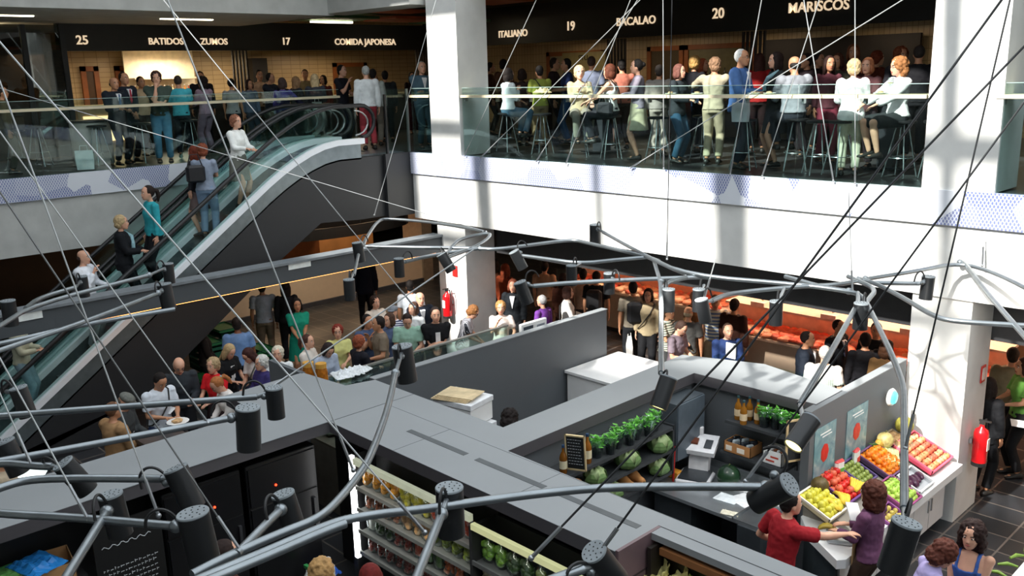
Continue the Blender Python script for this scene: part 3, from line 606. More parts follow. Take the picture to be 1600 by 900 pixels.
for ri, (z, items) in enumerate(rows):
    x = -7.72
    for kind, col, n, nm in items:
        for k in range(n):
            produce(kind, col, (x, FYY+.12+.02*math.sin(k*3), z-.03), 'clear bag of %s on the %s shelf of the left produce fridge' % (nm, orow[ri]), 'bags of %s on the %s shelf of the left fridge' % (nm, orow[ri]), .3*math.sin(k*5))
            x += .165
rows = [(1.28, [('green', '6d9a3a', 2, 'bright green peppers'), ('green', '2f4a24', 2, 'dark broccoli'), ('pack', '7d8a4a', 2, 'herbs'), ('green', '7a5a2c', 3, 'mixed salad')]),
        (1.0, [('round', 'e4dcc0', 2, 'white garlic'), ('pack', 'd8502e', 3, 'red tomato cups'), ('pack', '8ab03a', 3, 'green salad cups'), ('pack', 'd8a0a0', 2, 'pink packs')]),
        (.72, [('small', 'd96a2a', 3, 'small orange tomatoes'), ('round', 'e8e4d4', 4, 'white mushrooms'), ('small', 'b84a2a', 3, 'red peppers')])]
for ri, (z, items) in enumerate(rows):
    x = -5.78
    for kind, col, n, nm in items:
        for k in range(n):
            produce(kind, col, (x, FYY+.10, z-.03), 'clear bag of %s on the %s shelf of the right produce fridge' % (nm, ['top', 'middle', 'lower'][ri]), 'bags of %s on the %s shelf of the right fridge' % (nm, ['top', 'middle', 'lower'][ri]), .3*math.sin(k*5))
            x += .17
area('fridge_light', (-7.0, FYY-.25, 1.75), 1.6, 9, (1, .95, .85), (-.5, 0, 0), .15)
area('fridge_light', (-5.0, FYY-.25, 1.7), 1.6, 6, (1, .95, .8), (-.5, 0, 0), .15)
# lettuce fridge at the right end
lf = thing('salad_fridge', 'open fridge full of lettuces below the narrow roof strip at the bottom of the picture', 'fridge', (-2.6, 5.4, 0))
MB().box((-1.45, .12, .6), (1.3, .16, 1.95)).box((-1.47, -.05, .6), (-1.43, .12, 1.97)).build('cabinet_shell', mat('26201c', .5), lf)
MB().box((-1.4, .02, 1.9), (1.3, .1, 1.96)).build('warm_rail', mat('8a5a34', .5), lf)
for z in (1.66, 1.40, 1.14): MB().box((-1.43, -.04, z-.03), (1.3, .12, z)).build('shelf', mat('30302e', .4), lf)
def lettuce_mesh(seed, leaves=9):
    m = MB(); rnd = random.Random(seed)
    for k in range(leaves):
        a = k*2.4; ln = rnd.uniform(.09, .13); w = .05; R = []
        for i in range(5):
            t_ = i/4; r = .02+ln*t_*.8; z = .02+ln*(t_**.8)*(1.0-.3*k/leaves); ww = w*math.sin(PI*(.15+.75*t_))
            c = Vector((math.cos(a)*r, math.sin(a)*r, z)); s_ = Vector((-math.sin(a), math.cos(a), 0)); wob = .015*math.sin(i*2.5+k)
            R.append([c-s_*ww+Vector((0, 0, wob)), c+Vector((0, 0, -.008)), c+s_*ww+Vector((0, 0, -wob)), c+Vector((0, 0, .006))])
        m.rings(R)
    me = m.mesh('lettuce'); me.materials.append(mat('6f8f32')); return me
LM = [lettuce_mesh(k) for k in range(3)]
lcol = [('b9c860', 'pale green lettuce'), ('8fa83c', 'green lettuce'), ('7a4a4a', 'purple red lettuce'), ('c8c080', 'creamy lettuce')]
rnd = random.Random(11)
for ri, z in enumerate((1.66, 1.40, 1.14)):
    for k in range(13):
        c, nm = lcol[rnd.choice((0, 1, 2, 3, 2) if ri == 0 else (0, 1, 3, 0))]
        o = bpy.data.objects.new('lettuce', LM[k % 3]); C.objects.link(o); o.location = (-3.95+k*.17, 5.42, z); o.rotation_euler = (rnd.uniform(.2, .6), 0, rnd.uniform(0, 6)); o.scale = (1.05,)*3
        o.material_slots[0].link = 'OBJECT'; o.material_slots[0].material = mat(c, .5, noise_amt=.3, scale=15)
        tag(o, '%s head on the %s shelf of the salad fridge' % (nm, ['top', 'middle', 'lower'][ri]), 'lettuce', '%s heads on the %s shelf of the salad fridge' % (nm, ['top', 'middle', 'lower'][ri]))
area('salad_light', (-3.2, 5.2, 1.95), 1.2, 2.5, (1, .9, .7), (-.6, 0, 0), .1)
# ---- recess B: fridges, chalkboard, boxes, detergents
for k, (y, lb) in enumerate(((3.55, 'tall black fridge with a red light in the dark recess, left of the other'), (4.45, 'tall black fridge with a red light in the corner of the dark recess'))):
    t = thing('black_fridge', lb, 'fridge', (-8.45, y, 0))
    MB().box((-.24, -.42, 0), (.16, .42, 1.8), bev=.01).build('body', mat('0f1012', .35), t); dr = MB().box((.16, -.40, .1), (.18, .40, 1.3)).box((.16, -.40, 1.33), (.18, .40, 1.76)).build('door', mat('121316', .3), t)
    MB().box((.18, .33, .7), (.21, .36, 1.2)).build('handle', mat('303236', .4), dr)
    MB().ell((.185, -.1 if k else .1, 1.5), .012).ell((.185, .05, 1.2 if k == 0 else .8), .010).build('red_lamp', mat('ff2a12', emit=12), t)
t = thing('chalkboard', 'black chalkboard with white handwriting and a drawn box on the dark recess wall', 'board', (-8.2, 2.75, .9))
MB().box((-.02, -.32, 0), (.0, .32, .85)).build('board', mat('0c0d0e', .6), t); m = MB(); rnd = random.Random(3)
chalk = mat('c8ccd0', .8)
for j in range(7):
    y = -.26
    while y < .24: w = rnd.uniform(.01, .035); h = rnd.uniform(.008, .03); zz = .38-.055*j; m.box((0, y, zz), (.004, y+.006, zz+h)).box((0, y, zz+h*.5), (.004, y+w, zz+h*.5+.005)); y += w+.014
m.tube([(.002, -.25+.02*k, .62+.015*math.sin(k*1.5)) for k in range(24)], .004, 4); m.build('chalk_writing', chalk, t)
MB().tube([(.002, -.12+.012*k, .76+.008*math.sin(k*2.3)+.002*k) for k in range(20)], .003, 4).build('chalk_writing', chalk, t)
wbox('low_cabinet', (-8.69, 1.2, 0), (-8.2, 2.35, 1.34), mat('1a1b1c', .5), 'low black cabinet in the dark recess carrying cardboard boxes', 'cabinet')
def open_box(label, loc, rz, w, d, h, col, group=None, name='cardboard_box', cat='box', lip=None, inner=None):
    t = thing(name, label, cat, loc, rz, group); th = .008
    MB().box((-w/2, -d/2, 0), (w/2, d/2, th)).box((-w/2, -d/2, 0), (-w/2+th, d/2, h)).box((w/2-th, -d/2, 0), (w/2, d/2, h)).box((-w/2, -d/2, 0), (w/2, -d/2+th, h)).box((-w/2, d/2-th, 0), (w/2, d/2, h)).build('box_walls', mat(col, .7, noise_amt=.08), t)
    if lip: MB().box((-w/2-.006, -d/2-.006, h-.02), (-w/2+.014, d/2+.006, h+.004)).box((w/2-.014, -d/2-.006, h-.02), (w/2+.006, d/2+.006, h+.004)).box((-w/2, -d/2-.006, h-.02), (w/2, -d/2+.014, h+.004)).box((-w/2, d/2-.014, h-.02), (w/2, d/2+.006, h+.004)).build('rim', mat(lip, .6), t)
    return t
b1 = open_box('white and green printed fruit box on the low black cabinet at the bottom left', (-8.42, 1.72, 1.34), .1, .42, .3, .14, 'e4e6de', lip='4a8f4a')
MB().box((-.215, -.1, .04), (-.21, .1, .1)).box((-.1, -.155, .03), (.1, -.15, .11)).build('green_print', mat('3f8f55', .6), b1)
b2 = open_box('brown cardboard box half covered by a blue bag at the bottom left', (-8.42, 2.12, 1.34), -.15, .40, .34, .16, 'b48a5c')
def crumple(name, w, d, h, col, label, cat, loc, rz=0, seed=1, parent=None, rough=.3):
    n = 14; m = MB(); vs = []; fs = []
    for side in (1, -1):
        for i in range(n+1):
            for j in range(n+1):
                x, y = (i/n-.5)*w, (j/n-.5)*d; e = min(1, 4*min(i, n-i, j, n-j)/n)
                z = h*(.35+.65*abs(noise.noise(Vector((x*9/w*.6+seed, y*9/d*.6, seed)))))*(.3+.7*e)+(.004 if side > 0 else -.004)
                vs.append((x*(1+.12*noise.noise(Vector((y*8, seed, 1)))), y*(1+.12*noise.noise(Vector((x*8, seed, 2)))), z))
    N = (n+1)**2
    for i in range(n):
        for j in range(n):
            a = i*(n+1)+j; fs += [(a, a+n+1, a+n+2, a+1), (N+a, N+a+1, N+a+n+2, N+a+n+1)]
    for k in range(n):
        for a, b in ((k, k+1), (n*(n+1)+k+1, n*(n+1)+k), ((k+1)*(n+1), k*(n+1)), (k*(n+1)+n, (k+1)*(n+1)+n)): fs.append((a, b, N+b, N+a))
    m.add(vs, fs); o = m.build(name, mat(col, rough, noise_amt=.1), at=loc, rot=(0, 0, rz), smooth=False)
    return tag(o, label, cat)
crumple('plastic_bag', .42, .34, .14, '2f8fe0', 'crumpled bright blue plastic bag lying over the boxes at the bottom left', 'bag', (-8.40, 2.0, 1.485), .3, 3)
crumple('plastic_film', .22, .3, .05, '6fae5c', 'green plastic film lying across the white fruit box', 'film', (-8.45, 1.78, 1.482), .2, 5)
t = thing('detergent_bottle', 'white detergent bottle on the floor shelf below the light strip', 'bottle', (-8.0, 4.75, .2))
MB().box((-.07, -.05, 0), (.07, .05, .3), bev=.02).lathe([(.03, .3), (.03, .34)], n=8).build('body', white, t); MB().lathe([(.033, .34), (.033, .37)], n=8).build('cap', mat('d0d4d8', .4), t); MB().box((-.05, -.052, .08), (.05, -.05, .2)).build('paper_label', mat('9fae4a', .5), t)
t = thing('detergent_bottle', 'white spray bottle with a green label beside the detergent', 'bottle', (-8.1, 4.55, .2))
MB().lathe([(.05, 0), (.055, .02), (.055, .18), (.02, .25), (.02, .28)], n=12).build('body', white, t, smooth=True); MB().box((-.05, -.02, .28), (.03, .02, .32)).build('trigger', mat('3a9a55', .4), t)
wbox('floor_shelf', (-8.3, 4.4, 0), (-7.9, 4.9, .2), mat('333436', .5), 'low dark shelf in the corner carrying cleaning bottles', 'shelf')
crumple('plastic_bag', .2, .2, .2, '2f5fc0', 'dark blue plastic bag behind the cleaning bottles', 'bag', (-8.15, 4.85, .25), 0, 9)
# monitor on the left counter
t = thing('display_screen', 'tilted screen glowing white on the counter at the left edge', 'screen', (at_z(50, 742, 1.35).x, at_z(50, 742, 1.35).y, 1.2), .9)
MB().box((-.16, -.12, 0), (.16, .12, .02)).box((-.02, -.02, .02), (.02, .02, .1)).build('foot', black, t); MB().add([(-.17, -.13, .1), (.17, -.13, .1), (.17, .13, .16), (-.17, .13, .16), (-.17, -.13, .12), (.17, -.13, .12), (.17, .13, .18), (-.17, .13, .18)], [(0, 3, 2, 1), (4, 5, 6, 7), (0, 1, 5, 4), (1, 2, 6, 5), (2, 3, 7, 6), (3, 0, 4, 7)]).build('casing', mat('2a2c30', .4), t)
MB().add([(-.15, -.115, .1225), (.15, -.115, .1225), (.15, .115, .1785), (-.15, .115, .1785)], [(0, 1, 2, 3)]).build('glowing_screen', mat('e8f8f4', .3, emit=1.2), t)
t = thing('service_counter', 'dark counter running along the left roof where customers stand', 'counter', (-10.3, 1.5, 0))
MB().box((.1, -3, 0), (1.03, 3.1, 1.13)).build('front', mat('2b2d30', .5), t); MB().box((.06, -3.05, 1.13), (1.05, 3.15, 1.2)).box((-1.2, 2.6, 1.13), (.1, 3.15, 1.2)).box((-1.0, 2.8, 0), (-.9, 2.9, 1.13)).build('worktop', mat('3a3d41', .3), t)
# ================================================================== VEGETABLE STALL (courtyard)
sh = thing('shelf_unit', 'three dark shelves on the grey wall carrying potted basil, cabbages and squashes', 'shelf', (-6.2, 7.3, 0))
for z in (1.64, 1.36, 1.08): MB().box((0, -.95, z-.04), (.30, .95, z)).build('board', mat('3a3d40', .5), sh)
MB().box((0, .93, 1.04), (.3, .96, 1.66)).build('bracket', mat('303336', .5), sh)
def pot_herb(label, loc, group, s=1, seed=0):
    t = thing('potted_basil', label, 'potted plant', loc, seed, group); t.scale = (s, s, s)
    if 'herb' not in bagmesh:
        rnd = random.Random(2); m = MB()
        for k in range(70):
            a = rnd.uniform(0, 6.28); r = rnd.uniform(0, .07); z = .12+rnd.uniform(0, .11); c = Vector((math.cos(a)*r, math.sin(a)*r, z)); u = Vector((math.cos(a+1), math.sin(a+1), rnd.uniform(-.2, .6))).normalized()*.032; v = Vector((-math.sin(a), math.cos(a), rnd.uniform(-.3, .3))).normalized()*.018; n_ = u.cross(v).normalized()*.002
            m.add([c-u, c+v+n_, c+u, c-v+n_, c-n_], [(0, 1, 2), (0, 2, 3), (0, 4, 1), (1, 4, 2), (2, 4, 3), (3, 4, 0)])
        for k in range(6): m.tube([(0, 0, .08), (.04*math.cos(k), .04*math.sin(k), .2)], .003, 4)
        a = m.mesh('leaves'); a.materials.append(mat('5fae3a', .5, noise_amt=.3, scale=20)); bagmesh['herb'] = a
        a = MB().lathe([(.04, 0), (.045, .005), (.055, .09), (.05, .09), (.042, .01)], n=12).mesh('pot'); a.materials.append(mat('20262a', .4)); bagmesh['pot'] = a
        a = MB().lathe([(.045, .03), (.085, .19), (.092, .2), (.082, .19), (.042, .03)], n=14).mesh('plastic_sleeve'); a.materials.append(glass('sleeve_film', (.86, .95, .86), .15, .1)); a.shade_smooth(); bagmesh['sleeve'] = a
    for k, n_ in (('herb', 'leaves'), ('pot', 'pot'), ('sleeve', 'plastic_sleeve')):
        o = bpy.data.objects.new(n_, bagmesh[k]); C.objects.link(o); o.parent = t
for k in range(7): pot_herb('potted basil in a clear sleeve on the top shelf beside the chalk sign', (-6.0+.05*(k % 2), 6.98+k*.17, 1.64), 'basil pots on the top shelf of the long wall', 1.1, k)
bottle('amber oil bottle with a pale label just behind the chalk sign, left one', (-6.0, 6.44, 1.64), .31, .042, '7a4a14', '1c3a5a', 'e0d4b0')
bottle('amber oil bottle with a pale label right of the chalk sign', (-5.98, 6.80, 1.64), .33, .045, '8a5418', '1c3a5a', 'e0d4b0')
t = thing('chalk_sign', 'small wooden framed chalkboard price sign leaning on the top shelf', 'sign', (-5.94, 6.58, 1.64), .45)
m = MB(); tilt = lambda p: (p[0], p[1]-p[2]*.15, p[2])
fr = MB(); 
for a, b in (((-.11, -.012, 0), (-.095, .012, .42)), ((.095, -.012, 0), (.11, .012, .42)), ((-.11, -.012, 0), (.11, .012, .018)), ((-.11, -.012, .402), (.11, .012, .42))): fr.box(a, b)
fr.v = [tilt(v) for v in fr.v]; fr.build('frame', mat('e0c898', .5), t)
bd = MB().box((-.095, -.004, .018), (.095, .004, .402)); bd.v = [tilt(v) for v in bd.v]; bd.build('slate', mat('1c1f22', .6), t)
ch = MB(); rnd = random.Random(8)
for j in range(9):
    x = -.08
    while x < .06: w = rnd.uniform(.01, .025); ch.box((x, -.007, .36-.036*j), (x+w, -.004, .366-.036*j)); x += w+.01
ch.v = [tilt(v) for v in ch.v]; ch.build('chalk_writing', chalk, t)
def veg(name, label, cat, loc, m_, r, nz, col, group, rot=(0, 0, 0), stretch=(1, 1, 1), freq=2.5, smooth=True):
    m = MB().ell((0, 0, 0), r, 18, 12); m.v = [tuple(Vector((v[0]*stretch[0], v[1]*stretch[1], v[2]*stretch[2]))*(1+nz*noise.noise(Vector(v)*(freq/r)))) for v in m.v]
    return m
def cabbage(label, loc, s=1, group=None):
    t = thing('cabbage', label, 'cabbage', loc, s*3, group); t.scale = (s, s, s)
    m = MB().ell((0, 0, .1), (.115, .115, .10), 20, 12); m.v = [tuple(Vector(v)+Vector(v).normalized()*.012*math.sin(8*math.atan2(v[1], v[0])+30*v[2])) for v in m.v]; m.build('heart', mat('9bb07a', .5, noise_amt=.3, scale=12), t, smooth=True)
    m = MB()
    for k in range(6):
        a = k*1.05; R = []
        for i in range(5):
            th = i/4*1.5; c = Vector((math.cos(a)*.128*math.sin(.5+th), math.sin(a)*.128*math.sin(.5+th), .1-.115*math.cos(.5+th))); s_ = Vector((-math.sin(a), math.cos(a), 0))*(.075*math.sin(.6+i*.55)); o_ = Vector((math.cos(a), math.sin(a), 0))*.004
            R.append([c-s_, c+o_, c+s_, c-o_])
        m.rings(R)
    m.build('outer_leaves', mat('6f8f56', .5, noise_amt=.3, scale=14), t)
for k, (y, z, s) in enumerate(((6.92, 1.36, 1), (7.48, 1.36, 1.1), (8.08, 1.36, 1.1), (7.2, 1.08, 1), (8.06, 1.08, 1.0))):
    cabbage('green cabbage on the %s shelf of the long wall, %s' % (('middle', 'lower')[k > 2], ['left of the three', 'centre of the three', 'right of the three', 'left of the two', 'right of the two'][k]), (-5.98, y, z), s)
def squash(label, loc, rz, s=1):
    t = thing('butternut_squash', label, 'squash', loc, rz); t.scale = (s, s, s)
    MB().lathe([(.0, -.14), (.035, -.135), (.062, -.10), (.07, -.06), (.06, -.01), (.045, .04), (.042, .10), (.03, .13), (.0, .135)], n=16).build('fruit', mat('c98f58', .5, noise_amt=.08), t, smooth=True).rotation_euler = (PI/2, 0, 0)
    MB().tube([(0, -.13, 0), (0, -.155, .01)], .01, 6).build('stem', mat('7a6a3a', .7), t)
for k, (y, z, rz, lb) in enumerate(((6.58, 1.36, .1, 'long butternut squash at the left end of the middle shelf'), (6.62, 1.08, .9, 'butternut squash at the left end of the lower shelf'), (6.92, 1.08, 1.5, 'butternut squash beside the left cabbage on the lower shelf'), (7.5, 1.08, 1.4, 'butternut squash in the middle of the lower shelf'), (7.68, 1.08, 1.3, 'butternut squash right of the middle of the lower shelf'))):
    squash(lb, (-6.0, y, z+.07), rz, 1.0)
t = thing('cupboard', 'dark grey cupboard hung in the corner right of the cabbage shelves', 'cabinet', (-6.05, 8.6, 1.15))
MB().box((-.15, -.26, 0), (.12, .3, .72)).build('body', mat('4a5258', .5), t); MB().box((.12, -.25, .01), (.14, .29, .71)).build('door', mat('56616a', .4), t)
# back wall shelves (arm D)
def shelf_d(label, x0, x1, z):
    t = thing('shelf_unit', label, 'shelf', ((x0+x1)/2, 9.08, z)); h = (x1-x0)/2
    MB().box((-h, -.3, -.035), (h, 0, 0)).build('board', mat('3a3d40', .5), t); MB().box((-h, -.02, -.1), (-h+.03, 0, -.035)).box((h-.03, -.02, -.1), (h, 0, -.035)).build('bracket', black, t)
shelf_d('upper dark shelf on the back wall with beer bottles and basil', -5.55, -4.6, 1.66)
shelf_d('lower dark shelf on the back wall with a carton of packets', -5.6, -4.75, 1.26)
for k, (dx, dy) in enumerate(((0, 0), (.11, .07), (.13, -.09), (.24, .04))):
    bottle(['leftmost', 'rear', 'front', 'rightmost'][k]+' amber bottle of the four on the back wall shelf', (-5.45+dx, 8.9+dy, 1.66), .29, .042, '96621c', '2a4a50', 'e6cfa8')
for k in range(5): pot_herb('potted basil in a clear sleeve beside the amber bottles on the back wall', (-5.1+k*.125, 8.9+.04*(k % 2), 1.66), 'basil pots on the back wall shelf', 1.1, k+3)
t = open_box('open brown carton full of dark packets on the lower back wall shelf', (-5.38, 8.92, 1.26), 0, .36, .26, .13, 'b8814e')
MB().box((-.15, -.134, .03), (-.07, -.13, .09)).build('paper_label', mat('efe6d8', .6), t); MB().box((.0, -.134, .03), (.1, -.13, .09)).build('paper_label', mat('efe6d8', .6), t)
for k in range(10):
    o = MB().box((-.05, -.02, 0), (.05, .02, .1), bev=.01).build('packet', mat(['3a4048', 'b8c4c8', '22282e'][k % 3], .25)); o.location = (-5.51+(k % 5)*.062, 8.86+(k//5)*.1, 1.30+.015*(k % 2)); o.rotation_euler = (.1*(k % 3), .1, 1.3)
    tag(o, 'shiny packet standing in the brown carton on the back wall', 'packet', 'packets in the brown carton')
t = open_box('small white printed box of packets right of the brown carton', (-4.93, 8.93, 1.26), 0, .24, .24, .17, 'eef0ee')
MB().box((-.08, -.124, .04), (.03, -.12, .06)).box((-.02, -.124, .09), (.08, -.12, .11)).build('red_print', mat('b8402e', .5), t)
for k in range(4):
    o = MB().box((-.04, -.015, 0), (.04, .015, .12), bev=.008).build('packet', mat(['e8ecec', '8f5a3a'][k % 2], .3)); o.location = (-5.0+k*.045, 8.93, 1.30); o.rotation_euler = (.1, 0, 1.4)
    tag(o, 'packet standing in the small white box on the back wall', 'packet', 'packets in the white box')
t = thing('picture_frame', 'thin pale wooden frame leaning on the corner between back wall and posters', 'frame', (-4.60, 8.80, 1.42), 1.1)
MB().box((-.17, -.01, 0), (-.15, .01, .5)).box((.15, -.01, 0), (.17, .01, .5)).box((-.17, -.01, 0), (.17, .01, .02)).box((-.17, -.01, .48), (.17, .01, .5)).build('frame', mat('dcc090', .5), t); MB().box((-.15, .0, .02), (.15, .006, .48)).build('slate', mat('2c2e32', .5), t)
# counters of the courtyard
ct = thing('service_counter', 'steel topped L-shaped counter with sink below the scale', 'counter', (-5.4, 8.6, 0))
MB().box((-.62, -.55, 0), (-.1, .42, .86)).box((.55, -.62, 0), (.84, .42, .86)).box((-.1, .1, 0), (.55, .42, .86)).build('carcass', mat('33383c', .45), ct)
MB().box((-.68, -.6, .86), (.84, .44, .9)).build('steel_top', mat('b9bec2', .28, metal=.75, noise_amt=.05), ct)
MB().box((.5, -.6, .9), (.8, -.1, .905)).box((.48, -.62, .9), (.5, -.1, .93)).build('sink_rim', mat('8a9094', .3, metal=.8), ct)
MB().box((-.68, .41, .9), (.84, .44, .98)).build('upstand', mat('a8adb0', .3, metal=.7), ct)
t = thing('weighing_scale', 'large white shop scale with keypad and steel plate on the courtyard counter', 'scale', (-5.78, 8.56, .9), .35)
MB().box((-.2, -.26, .02), (.2, .12, .08), bev=.015).build('base', mat('e8e8ea', .4), t); MB().box((-.17, -.24, .08), (.17, .1, .095)).build('weighing_plate', mat('5a5f64', .3, metal=.7), t)
MB().extr([(-.06+.12, .06), (.16, .06), (.24, .34), (.10, .36)], 'x', -.12, .12).build('neck', mat('e4e4e6', .4), t)
hs = MB().extr([(.02, .30), (.30, .42), (.30, .47), (.0, .36)], 'x', -.2, .2).build('keypad_housing', mat('f0f0f2', .35), t)
MB().extr([(.06, .391), (.2, .442), (.2, .446), (.06, .395)], 'x', .06, .15).build('keypad', mat('3a3f44', .4), hs)
MB().box((-.18, .27, .44), (.0, .33, .56), bev=.01).build('printer_housing', mat('f0f0f2', .35), t); MB().extr([(.1, .405), (.18, .434), (.18, .46), (.1, .43)], 'x', -.17, -.02).build('display', mat('6a3a28', .3), t)
t = thing('watermelon', 'round dark green watermelon beside the white scale', 'melon', (-5.38, 8.63, .9))
MB().ell((0, 0, .14), (.14, .14, .138), 24, 14).build('fruit', mat('24402a', .25, noise_amt=.4, scale=5), t, smooth=True); MB().tube([(0, 0, .277), (.01, .0, .3)], .008, 6).build('stem', mat('5a6a3a', .7), t)
for k, (x, y, w, d, rz, c) in enumerate(((-5.15, 8.75, .34, .24, .2, 'f2f4f4'), (-5.05, 8.45, .3, .26, -.3, 'eef0f0'), (-4.86, 8.62, .32, .22, .5, 'f4f4f2'), (-5.22, 8.36, .26, .2, .1, 'e6ecee'))):
    crumple('wrapping_paper', w, d, .03, c, 'crumpled white wrapping paper on the steel counter, ' + ['nearest the melon at the back', 'the middle sheet', 'by the sink', 'at the front edge'][k], 'paper', (x, y, .904), rz, k+2, rough=.7)
crumple('cloth', .2, .1, .04, 'e8e2cc', 'cream cleaning cloth hanging over the front edge of the steel counter', 'cloth', (-5.0, 8.07, .905), .3, 12, rough=.8)
t = thing('broom', 'red handled broom leaning by the corner of the cabbage wall', 'broom', (-5.95, 8.28, 0)); MB().tube([(0, 0, .12), (0, .06, 1.35)], .014, 8).build('handle', mat('b8241c', .4), t); MB().box((-.04, -.15, 0), (.04, .15, .12)).build('brush', mat('2a2a2c', .9), t)
t = thing('price_card', 'small orange card and carton on the counter under the broom', 'card', (-6.0, 8.42, .9)); MB().box((-.08, -.05, 0), (.08, .05, .1), bev=.01).build('card', mat('e09a34', .5), t)
# glass edge, hut sign card on arm D
wbox('glass_shelf', (-6.45, 9.88, 1.6), (-4.5, 10.0, 2.0), pane, 'low glass screen along the outer edge of the back roof arm', 'screen')
wbox('price_card', (-6.2, 9.78, RZ), (-6.06, 9.80, RZ+.2), white, 'white card standing on the roof edge before the man in the blue shirt', 'card')
# posters on the gable
def poster(label, p0, p1, z0, z1):
    t = thing('poster', label, 'poster', (-4.448, (p0+p1)/2, z0)); h = (p1-p0)/2; H_ = z1-z0
    m = bpy.data.materials.new('poster_print'); m.use_nodes = True; nt = m.node_tree; b = nt.nodes['Principled BSDF']; b.inputs['Roughness'].default_value = .35
    tc = nt.nodes.new('ShaderNodeTexCoord'); n = nt.nodes.new('ShaderNodeTexNoise'); n.inputs['Scale'].default_value = 5; n.inputs['Distortion'].default_value = 1.5; nt.links.new(tc.outputs['Object'], n.inputs[0])
    r = nt.nodes.new('ShaderNodeValToRGB'); e = r.color_ramp.elements; e[0].position = .3; e[0].color = lin('4f7f8c')+(1,); e[1].position = .75; e[1].color = lin('9fb7b4')+(1,); q = e.new(.52); q.color = lin('6f98a0')+(1,)
    nt.links.new(n.outputs['Fac'], r.inputs[0]); nt.links.new(r.outputs[0], b.inputs['Base Color'])
    MB().box((0, -h, .09*H_), (.006, h, H_)).build('print', m, t); MB().box((0, -h, 0), (.007, h, .09*H_)).build('red_band', mat('d8382c', .4), t)
    s = MB()
    for k in range(7): a = k*.9; s.ell((.008, .35*h*math.cos(a)*.5, H_*.55+.12*H_*math.sin(a)*.6), (.004, .05, .06), 8, 5)
    s.build('red_strawberry_shape', mat('c8281e', .4), t); MB().box((.006, -.5*h, H_*.87), (.008, .5*h, H_*.89)).box((.006, -.3*h, H_*.82), (.008, .6*h, H_*.835)).build('white_line', white, t)
poster('left poster with a red fruit shape on blue green and a red bottom band', at_x(1273, 700, -4.44).y, at_x(1306, 680, -4.44).y, 1.06, 1.80)
poster('right poster with a red fruit shape on blue green and a red bottom band', at_x(1324, 660, -4.44).y, at_x(1356, 645, -4.44).y, 1.10, 1.80)
t = thing('security_light', 'round lamp glowing pale cyan on the gable beside the right column', 'lamp', (at_x(1390, 620, -4.4).x, at_x(1390, 620, -4.4).y, at_x(1390, 620, -4.4).z), 0)
MB().lathe([(.10, 0), (.115, .02), (.10, .05), (.03, .06)], n=20).build('housing', mat('d8e0de', .4), t, smooth=True).rotation_euler = (0, PI/2, 0)
MB().lathe([(.085, .05), (.07, .075), (.02, .085)], n=20).build('lens', mat('4fdcd6', .2, emit=1.3), t, smooth=True).rotation_euler = (0, PI/2, 0)
# ================================================================== FRUIT STAND
fs = thing('fruit_stand', 'white topped fruit stand with pointed near end and white cupboard doors, against the gable', 'stand', (-4.1, 9.8, 0))
P_ = lambda l: [(x+4.1, y-9.8) for x, y in l]
MB().prism(P_([(-4.44, 11.2), (-4.44, 8.62), (-4.22, 8.36), (-3.72, 8.02), (-3.66, 8.10), (-3.66, 11.2)]), .76, .86).build('white_top', white, fs)
MB().prism(P_([(-4.44, 11.2), (-4.44, 8.72), (-4.2, 8.5), (-3.86, 8.3), (-3.86, 11.2)]), .08, .62).build('base', mat('3c4448', .5), fs)
MB().prism(P_([(-4.44, 11.2), (-4.44, 8.74), (-4.2, 8.52), (-3.9, 8.36), (-3.9, 11.2)]), .62, .76).build('recess', mat('2a2e30', .5), fs)
MB().prism(P_([(-4.4, 11.2), (-4.4, 8.8), (-3.95, 8.5), (-3.95, 11.2)]), 0, .08).build('plinth', black, fs)
for k in range(6): 
    y = 8.36+k*.473; d = MB().box((.24, y-9.8, .1), (.262, y+.455-9.8, .6)).build('door', white, fs); MB().box((.262, y-9.8+(.41 if k % 2 == 0 else .03), .34), (.275, y-9.8+(.43 if k % 2 == 0 else .05), .5)).build('handle', steel, d)
MB().extr([(-4.44+4.1, .86), (-4.44+4.1, 1.10), (-4.40+4.1, 1.10), (-3.92+4.1, .90), (-3.86+4.1, .86)], 'y', 8.66-9.8, 11.15-9.8).build('sloping_deck', mat('8f8a80', .6), fs)
slope = math.atan2(.20, .48)
FRT = {}
def fruit_mesh(kind):
    if kind in FRT: return FRT[kind]
    if kind == 'round': m = MB().lathe([(.0, -.030), (.018, -.033), (.034, -.018), (.037, .0), (.033, .02), (.016, .032), (.004, .027)], n=12)
    elif kind == 'oval': m = MB().lathe([(.0, -.036), (.016, -.034), (.028, -.018), (.031, .0), (.027, .02), (.014, .034), (.0, .036)], n=12)
    elif kind == 'banana':
        m = MB()
        for j in range(5):
            a0 = j*.16-.32; m.tube([(math.sin(a0)*.12*t_+.012*j-.024, -.01+.17*t_, .03+.05*math.sin(PI*t_*.9)) for t_ in (0, .15, .35, .55, .75, .92, 1)], [.008, .014, .018, .018, .017, .011, .004], 7)
    elif kind == 'lumpy': m = lump(.045, 5, .7, .5)
    elif kind == 'eggplant': m = MB().lathe([(.0, -.08), (.03, -.07), (.042, -.03), (.036, .02), (.024, .06), (.01, .08)], n=12); m.v = [(v[0], v[2], v[1]) for v in m.v]; m.f = [tuple(reversed(f)) for f in m.f]
    me = m.mesh(kind); me.shade_smooth(); FRT[kind] = me; return me
def stem_mesh():
    if 'stem' not in FRT: FRT['stem'] = MB().tube([(0, 0, .026), (.002, 0, .040)], .003, 5).mesh('stem'); FRT['stem'].materials.append(mat('4a5a2a', .7))
    return FRT['stem']
